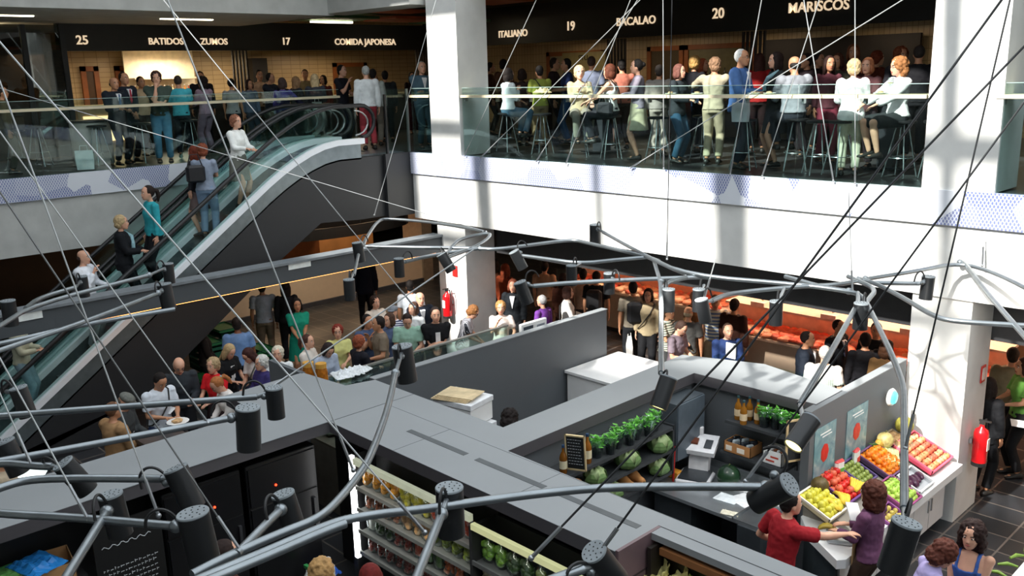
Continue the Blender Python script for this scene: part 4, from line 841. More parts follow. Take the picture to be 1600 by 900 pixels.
def crate(px, py, w, d, col, lip, items, label, fl, cat, rows_, cols_, z=1.0, rz=0, layers=1, kind='round', s=1.0):
    p = at_z(px, py, z); h = .07; w *= 1.18; d *= 1.18; s *= 1.12
    zt = .915+(-3.9-p.x)*.4167
    t = open_box(label, (p.x, p.y, zt), rz, w, d, h, col, name='fruit_crate', cat='crate', lip=lip); t.rotation_euler = (0, slope*1.0, rz); M4 = t.matrix_basis.copy()
    me0 = fruit_mesh(kind); rnd = random.Random(px)
    for L in range(layers):
        for i in range(rows_-L):
            for j in range(cols_-L):
                x = (i+.5+L*.5)/rows_*(w-.04)-(w-.04)/2; y = (j+.5+L*.5+(.25 if i % 2 else -.25)*.6)/cols_*(d-.04)-(d-.04)/2
                hx, nm = items[rnd.randrange(len(items))]; key = (kind, hx)
                if key not in FRT: q = me0.copy(); q.materials.append(mat(hx, .35, noise_amt=.15, scale=18)); q.name = cat; FRT[key] = q
                o = bpy.data.objects.new(cat.replace(' ', '_'), FRT[key]); C.objects.link(o)
                o.location = M4 @ Vector((x, y, .042+L*.045+rnd.uniform(0, .012))); o.rotation_euler = (rnd.uniform(-.4, .4), rnd.uniform(-.4, .4), rnd.uniform(0, 6)); k_ = s*rnd.uniform(.92, 1.06); o.scale = (k_,)*3
                tag(o, fl % nm, cat, (fl % nm).replace('one ', ''))
                if kind == 'round': c = bpy.data.objects.new('stem', stem_mesh()); C.objects.link(c); c.parent = o
    return t
crate(1281, 797, .36, .34, 'd8c8a0', 'efe8d8', [('d9d24a', 'yellow')], 'pale crate of yellow green lemons at the near end of the stand', 'one %s lemon in the pale crate at the near end of the stand', 'lemon', 5, 5, kind='oval', s=1.15, layers=2)
crate(1309, 771, .40, .38, '5a2a6a', '6a3a80', [('d8281e', 'red'), ('c8201a', 'deep red'), ('e06a4a', 'pinkish')], 'dark purple crate of red apples next to the lemons', 'one %s apple in the purple crate next to the lemons', 'apple', 5, 5, s=1.05, layers=2)
crate(1336, 752, .30, .28, '4a3a6a', '5a4a80', [('8a9a4a', 'green brown')], 'purple crate of kiwis behind the red apples', 'one %s kiwi in the crate behind the red apples', 'kiwi', 5, 4, kind='oval', s=.95)
crate(1375, 731, .38, .40, '4a3a5a', '6a4a70', [('f08a1e', 'bright orange'), ('e8781a', 'deep orange')], 'purple crate heaped with oranges', 'one %s orange in the crate of oranges', 'orange', 6, 5, layers=2)
crate(1401, 762, .34, .36, '7a3a6a', 'a04a80', [('b8d860', 'light green'), ('a6cc50', 'green')], 'pink rimmed crate of light green apples in front of the oranges', 'one %s apple in the crate in front of the oranges', 'green apple', 5, 5, layers=2)
crate(1439, 708, .46, .52, 'e0506a', 'f0708a', [('f0a06a', 'orange pink'), ('e87a5a', 'rosy'), ('f4b888', 'pale')], 'pink crate of peaches at the far end of the stand', 'one %s peach in the pink crate at the far end', 'peach', 6, 7)
crate(1398, 704, .26, .26, '6a5a4a', '8a7a60', [('a8845a', 'tan')], 'crate of knobbly tan ginger roots by the pineapple', 'one %s ginger root in the crate by the pineapple', 'ginger', 4, 4, kind='lumpy')
crate(1428, 742, .26, .34, 'c8ccd0', 'e8e8e8', [('4a2440', 'dark purple')], 'pale crate of dark purple aubergines', 'one %s aubergine in the pale crate', 'aubergine', 1, 4, kind='eggplant')
crate(1389, 790, .2, .3, '7a3a7a', '8a4a8a', [('c8b45a', 'yellow')], 'small purple crate of yellow plums behind the woman in purple', 'one %s plum in the small crate behind the woman', 'plum', 3, 4, kind='oval', s=.85)
for k, (px, py, rz, lb) in enumerate(((1331, 778, .3, 'bunch of yellow bananas standing on the red apples'), (1308, 806, 1.2, 'long bunch of yellow bananas in front of the lemons'), (1318, 797, .8, 'bunch of bananas between the man and the woman'), (1309, 838, 2.0, 'overripe bunch of bananas lying on the scale plate'))):
    p = at_z(px, py, 1.0 if k < 3 else .92); o = bpy.data.objects.new('banana_bunch', fruit_mesh('banana').copy()); C.objects.link(o); o.data.materials.append(mat('e8c63a' if k < 3 else '8f7a20', .5, noise_amt=.2, scale=12)); o.location = (p.x, p.y, (.92+(-3.9-p.x)*.42+.05) if k < 3 else .915); o.rotation_euler = (0, .3, rz); o.scale = (1.25,)*3; tag(o, lb, 'banana')
t = thing('steel_tray', 'flat steel scale tray on the tip of the fruit stand with bananas on it', 'tray', (at_z(1316, 842, .88).x, at_z(1316, 842, .88).y, .86), .5)
MB().box((-.15, -.11, 0), (.15, .11, .035), bev=.01).build('base', mat('c8ccd0', .3, metal=.6), t); MB().box((-.16, -.12, .035), (.16, -.11, .06)).box((-.16, .11, .035), (.16, .12, .06)).build('rim', steel, t)
def melon(px, py, r, c, label, nm='melon', z=1.12, ex=1.0, nz=.03):
    p = at_z(px, py, z); zz = .915+(-3.9-p.x)*.4167
    t = thing(nm, label, nm.replace('_', ' '), (max(p.x, -4.40+r*.7), p.y, zz)); m = MB().ell((0, 0, r*.95), (r, r*ex, r), 20, 12); m.build('fruit', mat(c, .5, noise_amt=.35, scale=20, bump=.4), t, smooth=True); MB().tube([(0, 0, r*1.9), (.01, 0, r*1.9+.03)], .008, 6).build('stem', mat('7a7a4a', .7), t); return t
melon(1392, 676, .115, '8f8a3a', 'yellow green melon at the far back corner of the stand')
melon(1370, 697, .10, 'a89a60', 'netted brown cantaloupe melon left of the ginger crate')
melon(1276, 768, .10, '5a4a22', 'dark pumpkin with a cut orange face at the near back corner')
t = thing('pineapple', 'small pineapple lying behind the oranges with green crown to the left', 'pineapple', (-4.36, at_z(1362, 700, 1.1).y, 1.14)); MB().ell((0, .0, .06), (.06, .1, .06), 14, 10).build('fruit', mat('a8842e', .6, noise_amt=.4, scale=40, bump=.6), t, smooth=True)
m = MB()
for k in range(12): a = k*.9; m.tube([(0, -.09, .06), (.05*math.cos(a), -.16, .06+.05*math.sin(a)), (.08*math.cos(a), -.2, .06+.08*math.sin(a))], [.012, .008, .001], 4)
m.build('crown', mat('4a7a3a', .6), t)
for k, (px, py, col, lb) in enumerate(((1303, 738, '9ad08a', 'white and green produce bag with red top standing behind the red apples'), (1335, 722, 'f2e6e4', 'white produce bag with red print standing behind the kiwis'))):
    p = at_z(px, py, 1.15); t = thing('printed_bag', lb, 'bag', (-4.37, p.y, 1.13), 1.4+.3*k); MB().box((-.075, -.03, 0), (.075, .03, .19), bev=.025).build('bag', mat('eef0ea', .5), t); MB().box((-.05, -.034, .03), (.05, -.03, .1)).build('print', mat('5fae50' if k == 0 else 'd84a3a', .5), t); MB().box((-.075, -.028, .15), (.075, .028, .195), bev=.02).build('red_top', mat('d04848', .5), t)
m = MB()
for k in range(9): m.tube([(-.08+.02*k, -.22, .02+.01*(k % 3)), (-.06+.018*k, 0, .04+.012*(k % 2)), (-.09+.024*k, .22, .03)], [.014, .014, .02], 6)
p = at_z(1390, 718, 1.05); tag(m.build('leek_bundle', mat('c8d49a', .5, noise_amt=.2, scale=10), at=(p.x, p.y, .96+(-3.9-p.x)*.4), rot=(0, .35, .5), smooth=True), 'bundle of pale green leeks lying between oranges and ginger', 'leek')
area('stand_spot', (-3.2, 8.6, 3.3), .3, 34, (1, .95, .88), (.25, -.2, 0)); area('stand_spot', (-3.3, 10.2, 3.3), .3, 26, (1, .95, .88), (.05, -.25, 0))
area('yard_light', (-5.3, 7.3, 3.5), .5, 14, (1, .95, .88))
# opposite counter bottom right
t = thing('white_counter', 'white counter corner at the lower right edge with green produce on it', 'counter', (-1.9, 9.4, 0))
MB().box((-.4, -1.2, .05), (.6, .6, .84)).build('body', mat('5a5f62', .5), t); MB().box((-.45, -1.25, .84), (.65, .65, .9)).build('top', white, t)
# crates under the escalator
def green_crate(label, x, y, z=0, rz=0):
    t = thing('plastic_crate', label, 'crate', (x, y, z), rz); w, d, h = .6, .42, .5; m = MB().box((-w/2, -d/2, 0), (w/2, d/2, .02))
    for zz in (.0, .13, .26, .39, h-.05): 
        for a, b in (((-w/2, -d/2), (w/2, -d/2+.012)), ((-w/2, d/2-.012), (w/2, d/2)), ((-w/2, -d/2), (-w/2+.012, d/2)), ((w/2-.012, -d/2), (w/2, d/2))): m.box((a[0], a[1], zz), (b[0], b[1], zz+.09))
    for a in (-w/2, w/2-.03):
        for b in (-d/2, d/2-.03): m.box((a, b, 0), (a+.03, b+.03, h))
    m.build('lattice', mat('1f6a52', .5), t); MB().box((-w/2-.01, -d/2-.01, h), (w/2+.01, d/2+.01, h+.02)).build('rim', mat('3f9a5a', .5), t)
for k, (px, py, z) in enumerate(((325, 575, .5), (325, 590, 0), (352, 560, 0), (352, 552, .52), (392, 555, 0), (405, 545, .0))):
    p = at_z(px, py, .5); green_crate('green plastic market crate under the escalator, ' + ['top of the left stack', 'bottom of the left stack', 'bottom of the middle stack', 'top of the middle stack', 'right of the man in light blue', 'far right behind the others'][k], p.x+(0 if z == 0 else 0), p.y, z, .3*k if False else 0)
# ================================================================== HANGING LIGHT FRAMES (tubes, lamps, cables)
ZN = 3.4
def N(px, py, z=ZN): return at_z(px, py, z)
def smooth_path(pts, it=2):
    for _ in range(it):
        q = [pts[0]]
        for a, b in zip(pts[:-1], pts[1:]): q += [a*.75+b*.25, a*.25+b*.75]
        q.append(pts[-1]); pts = q
    return pts
def frame_thing(label, tubes, knots=()):
    z0 = N(*tubes[0][0][:2]); t = thing('light_frame', label, 'light frame', z0)
    for pl in tubes:
        pts = [N(*p) for p in pl]
        sp = smooth_path(pts, 2) if len(pts) > 2 else pts
        MB().tube([p-z0 for p in sp], .0245, 10).build('tube', galv, t, smooth=True)
    for k in knots:
        c = N(*k)-z0; MB().ell(c, .038, 10, 7).build('joint', galv, t, smooth=True)
    return t
frame_thing('galvanised tube frame in the near left with long arms reaching to black spotlights', [
    [(-60, 795), (0, 803), (110, 808), (275, 822)], [(-60, 785), (0, 762), (40, 750), (100, 747), (252, 748)],
    [(-60, 730), (0, 721), (148, 694), (361, 653)], [(-60, 655), (0, 650), (130, 640), (402, 620)], [(90, 925), (105, 900), (167, 799)],
    [(-30, 728), (9, 723), (51, 728), (82, 729)]], [(167, 799), (275, 822), (361, 653)])
frame_thing('upper left galvanised tube frame in front of the escalator with three arms', [
    [(-40, 530, 3.5), (0, 510, 3.5), (50, 477, 3.5), (233, 430, 3.5)], [(-40, 562, 3.4), (0, 547, 3.4), (133, 503, 3.4), (247, 458, 3.4)], [(-40, 545, 3.3), (0, 537, 3.3), (130, 507, 3.3), (273, 483, 3.3)],
    [(40, 482, 3.5), (60, 466, 3.5), (118, 449, 3.5)]], [(233, 430, 3.5), (247, 458, 3.4)])
frame_thing('large central galvanised tube frame bending up towards the lamp above the grey roof', [
    [(300, 898), (350, 872), (441, 832), (501, 809), (535, 775), (565, 737), (580, 711), (606, 640), (618, 583)],
    [(300, 910), (350, 889), (425, 858), (509, 821), (558, 807), (675, 794), (724, 787), (840, 771), (949, 761), (1100, 760), (1196, 761)],
    [(280, 925), (350, 897), (425, 866), (509, 829), (540, 818)], [(370, 866), (378, 858), (405, 830), (439, 796)], [(640, 930), (652, 900), (690, 803)], [(840, 915), (878, 900), (911, 889)]],
    [(690, 803), (618, 583), (1196, 761), (439, 796)])
frame_thing('right galvanised tube frame crossing in front of the right column', [
    [(1008, 400, 3.45), (1073, 430, 3.45), (1254, 445), (1326, 455), (1348, 462), (1362, 488), (1411, 591), (1413, 640), (1413, 795, 3.35)],
    [(1340, 458), (1342, 472), (1330, 493), (1290, 565), (1250, 632, 3.3)], [(1112, 470), (1137, 459), (1200, 452), (1262, 447), (1311, 445), (1352, 436), (1430, 424), (1500, 410), (1560, 428), (1640, 470)],
    [(1500, 409), (1509, 412), (1537, 451), (1570, 490), (1640, 570)], [(1340, 435), (1367, 442), (1413, 466), (1458, 494), (1488, 502), (1586, 508), (1660, 511)], [(1367, 442), (1437, 443)],
    [(1325, 432), (1337, 437), (1370, 452), (1357, 468), (1348, 480)], [(1227, 432), (1290, 450), (1326, 455)]],
    [(1326, 455), (1500, 410), (1352, 436)])
frame_thing('middle galvanised tube frame hanging before the white slab near the left column', [
    [(568, 383), (572, 372), (590, 345), (604, 341), (683, 348), (750, 360), (757, 363)], [(572, 385), (620, 386), (750, 388), (773, 390), (820, 384), (893, 374), (920, 380), (1008, 400), (1030, 408)],
    [(633, 409), (660, 402), (700, 395), (750, 388)], [(943, 363), (980, 384), (1020, 405), (1073, 430), (1110, 434)], [(833, 447), (900, 441), (1033, 435), (1100, 433)], [(812, 399), (850, 404), (907, 412), (960, 406), (1010, 402)],
    [(1022, 408), (1030, 435), (1033, 445), (1033, 583)], [(1036, 450), (1045, 440), (1077, 433)], [(700, 396), (705, 386), (720, 372), (772, 362), (753, 382), (700, 402)]],
    [(1008, 400), (1073, 430), (1033, 440), (750, 388)])
LAMP = {}
def lamp_parts(L, R):
    key = (round(L, 2), round(R, 3))
    if key in LAMP: return LAMP[key]
    d = {}
    m = MB(); n = 26
    prof = [(R*.985, 0), (R, .004), (R, L-.004), (R*.985, L)]
    m.rings([[(r*math.cos(2*PI*j/n), r*math.sin(2*PI*j/n), -z) for j in range(n)][::-1] for r, z in [(R, 0), (R, L*.5), (R, L), (R*.93, L), (R*.92, L-.02), (.01, L-.025)]], cap=True)
    me = m.mesh('housing'); me.materials.append(lampblk); me.shade_smooth(); me.set_sharp_from_angle(angle=.6); d['housing'] = me
    m = MB(); m.lathe([(R*1.01, -.006), (R*1.02, 0), (R*.98, .006), (.002, .0065)], n=26); me = m.mesh('vented_cap'); me.materials.append(mat('80888c', .5)); me.shade_smooth(); me.set_sharp_from_angle(angle=.6); d['vented_cap'] = me
    m = MB()
    for rr, k in ((.0, 1), (.38, 5), (.74, 10)):
        for i in range(k): a = 2*PI*i/k+rr*3; m.lathe([(R*.055, .0066), (R*.055, .008)], (rr*R*math.cos(a), rr*R*math.sin(a), 0), n=8)
    me = m.mesh('vent_holes'); me.materials.append(mat('0a0a0b', .8)); d['vent_holes'] = me
    me = MB().lathe([(.01, -L+.016), (R*.86, -L+.014), (R*.86, -L+.008), (.01, -L+.006)][::-1], n=20).mesh('glass_lens'); me.materials.append(mat('c8c090', .2)); d['glass_lens'] = me
    LAMP[key] = d; return d
def spot(label, px, py, wpx, hpx, tip=(0, 0), arm=None, z=None, on=False, L=None):
    """(px, py): centre of the top disc; tip: direction the lamp leans, as a shift of its foot in pixels beyond vertical"""
    r = ray(px, py); z = ZN+.06 if z is None else z
    P = N(px, py, z); depth = (P-Vector(EYE)).dot(Vector(ROWS[2])); R = wpx/2*depth/F_PX; R = min(max(R, .066), .10)
    Ld = Vector((0, 0, -1))+Vector(ROWS[0])*tip[0]+Vector((-ROWS[2][0], -ROWS[2][1], 0))*tip[1]
    Ld.normalize(); L = L or .30*R/.0825
    t = thing('spotlight', label, 'spotlight', P)
    t.rotation_euler = (-Ld).to_track_quat('Z', 'Y').to_euler()
    cp = None
    for k, me in lamp_parts(L, R).items():
        o = bpy.data.objects.new(k, me); C.objects.link(o); o.parent = cp if k == 'vent_holes' else t
        if k == 'vented_cap': cp = o
    if on: o.material_slots[0].link = 'OBJECT'; o.material_slots[0].material = mat('fff0a0', .2, emit=3)
    if arm:
        A = N(*arm); q = t.rotation_euler.to_matrix().inverted() @ (A-P); q = Vector(q)
        side = Vector((q.x, q.y, 0)); side = side.normalized() if side.length > 1e-4 else Vector((1, 0, 0))
        MB().tube([q, side*(R*.9)+Vector((0, 0, max(-L*.6, min(-.04, q.z*.5))))], .018, 8).ell(side*(R+.012)+Vector((0, 0, -.06)), .028, 8, 6).build('bracket', galv, t, smooth=True)
        u = side; w = [u*(R*.9)+Vector((0, 0, -.02)), u*(R+.03)+Vector((0, 0, .05)), u*(R+.09)+Vector((0, 0, .075)), u*(R+.15)+Vector((0, 0, .04)), u*(R+.165)+Vector((0, 0, -.04))]
        MB().tube(smooth_path(w, 2), .009, 6).build('cable_loop', mat('1a1b1c', .5), t, smooth=True)
    return t
SP = [
 ('big black spotlight with a perforated cap at the lower left, nearest the dark recess', 301, 802, 50, 100, (.12, 0), (275, 822)),
 ('tilted black spotlight behind the big lower left one, above the chalkboard', 274, 732, 38, 90, (.38, .1), (252, 748)),
 ('black spotlight half hidden behind the long tube above the fruit boxes', 172, 773, 38, 60, (.12, 0), (167, 799)),
 ('tilted black spotlight over the glowing screen at the left edge', 98, 724, 32, 50, (.55, -.2), (80, 729)),
 ('black spotlight on the left frame hanging over the grey roof, lower of the two', 387, 637, 38, 60, (-.06, 0), (361, 653)),
 ('smaller black spotlight on the left frame over the grey roof, upper of the two', 428, 606, 27, 45, (0, 0), (402, 620)),
 ('black spotlight above the curly haired customer, on a short stubby arm', 442, 772, 34, 62, (.22, 0), (439, 796)),
 ('large black spotlight in front of the produce fridge', 702, 762, 44, 85, (0, 0), (690, 803)),
 ('tilted black spotlight at the bottom centre with its round cap facing up', 928, 862, 42, 70, (.6, -.35), (911, 889)),
 ('black spotlight hanging over the far end of the grey roof, left of the grey wall', 628, 541, 32, 52, (.1, 0), (618, 583)),
 ('long black spotlight lying nearly flat above the man in red', 1234, 757, 40, 70, (-.9, -.75), (1196, 761)),
 ('large black spotlight hanging over the corner of the fruit stand', 1417, 817, 46, 80, (-.22, 0), (1413, 795, 3.35)),
 ('tilted lit black spotlight pointing at the basil shelf on the left', 1045, 590, 28, 50, (-.45, .45), (1033, 583)),
 ('shiny lit black spotlight pointing left in front of the back wall shelf', 1268, 655, 30, 62, (-1.1, .9), (1250, 632, 3.3)),
 ('black spotlight before the upper edge of the right column', 1451, 432, 20, 36, (-.06, 0), (1437, 443)),
 ('dark spotlight hanging below the joint of the right frame', 1346, 474, 23, 46, (0, 0), (1348, 480)),
 ('small black spotlight hanging in front of the meat counter', 1213, 471, 17, 34, (0, 0), (1226, 450)),
 ('long dark spotlight beside the man in the striped shirt', 1096, 468, 20, 48, (.2, 0), (1112, 470)),
 ('dark spotlight just right of the vertical tube', 1045, 452, 15, 40, (0, 0), (1036, 450)),
 ('small dark spotlight right of the vertical tube, further back', 1092, 452, 14, 22, (0, 0), (1100, 446)),
 ('black spotlight standing up against the white slab in the middle', 930, 351, 18, 40, (0, 0), (943, 363)),
 ('black spotlight hanging in front of the tall dark haired customers', 893, 415, 15, 32, (0, 0), (907, 412)),
 ('black spotlight behind the long tube, right of the middle', 952, 427, 15, 28, (0, 0), (960, 438)),
 ('tilted grey black spotlight by the right edge of the left column', 803, 393, 17, 32, (.5, 0), (812, 399)),
 ('large tilted spotlight left of the man in the white shirt near the middle', 812, 441, 20, 55, (.35, 0), (833, 447)),
 ('tilted spotlight in front of the left column pointing down right', 690, 397, 17, 34, (.55, .1), (700, 396)),
 ('small black spotlight in front of the end of the hanging beam', 623, 404, 15, 30, (0, 0), (633, 409)),
 ('black spotlight in front of the hanging beam near its middle', 558, 379, 17, 34, (.1, 0), (568, 383)),
 ('black spotlight hanging below the one in front of the beam', 545, 437, 15, 30, (0, 0), (553, 425)),
 ('black spotlight in front of the escalator, upper of the left pair', 262, 412, 17, 34, (0, 0), (233, 430, 3.5)),
 ('black spotlight in front of the escalator, lower of the left pair', 256, 444, 22, 42, (.1, 0), (247, 458, 3.4)),
 ('black spotlight in front of the bald man on the escalator', 127, 432, 18, 38, (0, 0), (118, 449, 3.5)),
 ('black spotlight at the left edge above the hanging beam', 12, 470, 22, 40, (0, 0), None),
 ('spotlight with a speckled cap over the lower escalator at the left edge', 28, 606, 26, 38, (.2, 0), (10, 612)),
 ('tan coloured spotlight at the left edge below the escalator', 6, 690, 30, 30, (.3, 0), (-10, 690))]
for s in SP:
    spot(*s, z=(3.56 if s[6] and len(s[6]) > 2 and s[6][2] == 3.5 else None), on='lit' in s[0].split()[:3])
# small link between two lamps
tag(MB().tube([N(560, 398), N(553, 430)], .02, 8).build('lamp_rod', galv), 'short bright metal rod joining two spotlights in front of the hanging beam', 'rod')
# ---- steel cables: lower end on a frame joint, roof, or balcony edge for modelled glass reflections, upper end on the roof beams
def cable(label, a, b, r=.006, m=None, za=ZN, zb=9.25, ya=None):
    A = N(a[0], a[1], za) if ya is None else at_y(a[0], a[1], ya)
    # upper end: far enough along the same line to leave the picture
    rr = Vector(ray(*b)); rr.normalize(); B = Vector(EYE)+rr*(A-Vector(EYE)).length
    if ya: B = at_y(b[0], b[1], ya-.03)
    d = B-A
    k = (zb-A.z)/max(.2, d.z) if zb > 7 else 1.0; B = A+d*max(1.0, min(k, 2.6))
    t = thing('steel_cable', label, 'cable', A); d = B-A
    MB().tube([Vector(), d], r, 6).build('rope', m or mat('b8bcbc', .4, metal=.5), t, smooth=True)
    u = d.normalized(); MB().tube([Vector(), u*.22], r*1.9, 6).ell(Vector(), .016, 8, 6).build('turnbuckle', steel, t, smooth=True)
    return t
lc = mat('b4b8b8', .45, metal=.4, name='light_cable'); dc = mat('26282a', .5, metal=.3, name='dark_cable')
CB = [
 ('pale cable falling from the top left corner to the big lower left spotlight', (248, 806), (0, 128), lc), ('pale cable from the upper left over the seated crowd to the left arm', (325, 661), (-40, 150), lc),
 ('thin cable running from the left edge to the beam lamp over the escalator', (50, 728), (0, 615), lc), ('grey cable falling from the left across the lower escalator to the dark recess', (138, 812), (0, 560), lc),
 ('long dark grey cable ending on the central tubes near the bottom left', (377, 862), (0, 300), mat('6e7070', .5, metal=.4)), ('cable from the top edge over the juice bar towards the stall roof corner', (552, 735), (262, 0), lc),
 ('cable from the left of the signs falling towards the fridge wall', (664, 832), (0, 66), lc), ('thin cable crossing the escalator cladding to the middle frame joint', (648, 480), (460, 250), lc),
 ('cable rising steeply beside the left white column from the middle frame', (585, 336), (664, 60), lc), ('thin cable running from the left gallery down to the slab edge', (760, 362), (330, 235), lc)]
for lb, a, b, m in CB: cable(lb, a, b, .005, m)
for lb, a, b, m in [
 ('modelled cable reflection at the right balcony glass left end, leaning right', (726, 243), (838, 0), lc), ('modelled long cable reflection slanting over the left third of the right balcony', (751, 246), (1000, 0), lc),
 ('modelled cable reflection starting under the blonde woman and leaning right', (838, 252), (996, 0), lc), ('modelled cable reflection starting beside the previous one with a steeper slope', (884, 256), (985, 0), lc), ('modelled low cable reflection slanting far right over the balcony people', (985, 262), (1410, 0), lc),
 ('modelled cable reflection in front of the grey haired man in blue', (1141, 272), (1190, 0), lc), ('modelled cable reflection right of the woman in black leather jacket', (1191, 275), (1280, 0), lc),
 ('modelled cable reflection leaning left in front of the man in the grey blazer', (1302, 282), (1256, 0), lc), ('modelled vertical cable reflection in front of the blonde woman in the white jacket', (1336, 286), (1336, 0), lc), ('modelled vertical cable reflection near the middle of the right balcony', (1037, 263), (1036, 0), lc)]:
    cable(lb, a, b, .0065, m, ya=FY-.08)  # solid rods standing in for cable reflections in the balcony glass
for lb, a, b, m in [
 ('vertical dark cable hanging down to the joint of the right frame', (1042, 405), (1050, 0), dc), ('dark cable from the bottom centre crossing the frame joint to the upper right corner', (925, 880), (1565, 0), dc),
 ('thick dark cable dropping past the right column', (1415, 700), (1578, 0), dc), ('dark cable from the bottom crossing the drain slots and the white slab', (830, 872), (1410, 270), dc), ('dark cable from the courtyard lamp rising to the right edge', (1165, 752), (1600, 160), dc),
 ('pale thin cable from the left arm to the middle frame', (415, 612), (740, 390), lc),
 ('short white cable hanging from the slab to the right frame joint', (1332, 455), (1326, 300), lc), ('short white cable hanging at the striped shirt man lamp', (1100, 468), (1118, 405), lc), ('short cable over the apex of the right frame', (1535, 415), (1537, 372), lc)]:
    cable(lb, a, b, .006, m, zb=(6.0 if lb.startswith(('short', 'pale')) else 9.25))
# ================================================================== PEOPLE
DG = bpy.context.evaluated_depsgraph_get
def remesh(mb, name, vox, smooth_it=3, keep_extra=None):
    me = mb.mesh('tmp'); o = bpy.data.objects.new('tmp', me); C.objects.link(o)
    m = o.modifiers.new('r', 'REMESH'); m.mode = 'VOXEL'; m.voxel_size = vox; m.use_smooth_shade = True
    s = o.modifiers.new('s', 'SMOOTH'); s.factor = .5; s.iterations = smooth_it
    bpy.context.view_layer.update()
    r = bpy.data.meshes.new_from_object(o.evaluated_get(DG())); bpy.data.objects.remove(o); bpy.data.meshes.remove(me); r.name = name; r.materials.clear(); r.shade_smooth(); return r
def join_raw(me, mb, mi_off=0):
    """append raw solids to a mesh (kept as one mesh)"""
    v = [tuple(x.co) for x in me.vertices]; f = [tuple(p.vertices) for p in me.polygons]; mi = [p.material_index for p in me.polygons]; k = len(v)
    r = bpy.data.meshes.new(me.name); r.from_pydata(v+mb.v, [], f+[tuple(i+k for i in q) for q in mb.f]); r.polygons.foreach_set('material_index', mi+mb.mi); r.update(); r.shade_smooth(); bpy.data.meshes.remove(me); return r
def ik(a, b, l1, l2, hint):
    d = b-a; L = min(d.length, (l1+l2)*.995); u = d.normalized(); x = (l1*l1-l2*l2+L*L)/(2*L); h = math.sqrt(max(0, l1*l1-x*x))
    n = hint-u*hint.dot(u); n = n.normalized() if n.length > 1e-5 else u.orthogonal().normalized()
    return a+u*x+n*h, a+u*L
V = Vector
POSES = dict(
 stand=dict(), eat=dict(R=(.07, .2, 1.36), L=(-.2, .26, 1.08)), hold=dict(R=(.09, .3, 1.12), L=(-.10, .3, 1.10)),
 lean=dict(lean=.32, R=(.2, .50, 1.08), L=(-.2, .50, 1.08), pitch=.15), cross=dict(R=(-.08, .2, 1.17), L=(.08, .22, 1.15)),
 chin=dict(lean=.12, R=(.03, .2, 1.42), L=(.12, .26, 1.13), pitch=.15), walk=dict(R=(.24, .2, .88), L=(-.24, -.12, .84), fR=(.1, -.25, .06), fL=(-.1, .26, 0)),
 hip=dict(R=(.2, .06, 1.02), eR=(.6, -.4, 0)), phone=dict(R=(.13, .09, 1.52), L=(-.12, .2, 1.1), eR=(.5, .4, -.6)),
 reach=dict(lean=.12, R=(.26, .58, 1.30), L=(-.28, .2, 1.02), yaw=-.2), sit=dict(sit=1, R=(.15, .42, 1.04), L=(-.14, .4, 1.04), pitch=.1),
 siteat=dict(sit=1, R=(.05, .2, 1.24), L=(-.16, .38, 1.02)), clasp=dict(R=(.04, .2, .96), L=(-.04, .2, .96)), write=dict(R=(.08, .28, 1.1), L=(-.1, .3, 1.08), pitch=.55, lean=.08),
 down=dict(R=(.07, .34, 1.0), L=(-.07, .34, 1.0), pitch=.6, lean=.25), side=dict(R=(.45, .28, 1.06), L=(-.24, .04, .82), eR=(0, -.6, -.4)), stretch=dict(R=(.1, .45, 1.1), L=(-.5, .42, 1.24), yaw=.4),
 wipe=dict(lean=.5, R=(.14, .62, .95), L=(-.2, .5, .98), pitch=.2))
CACHE = {}
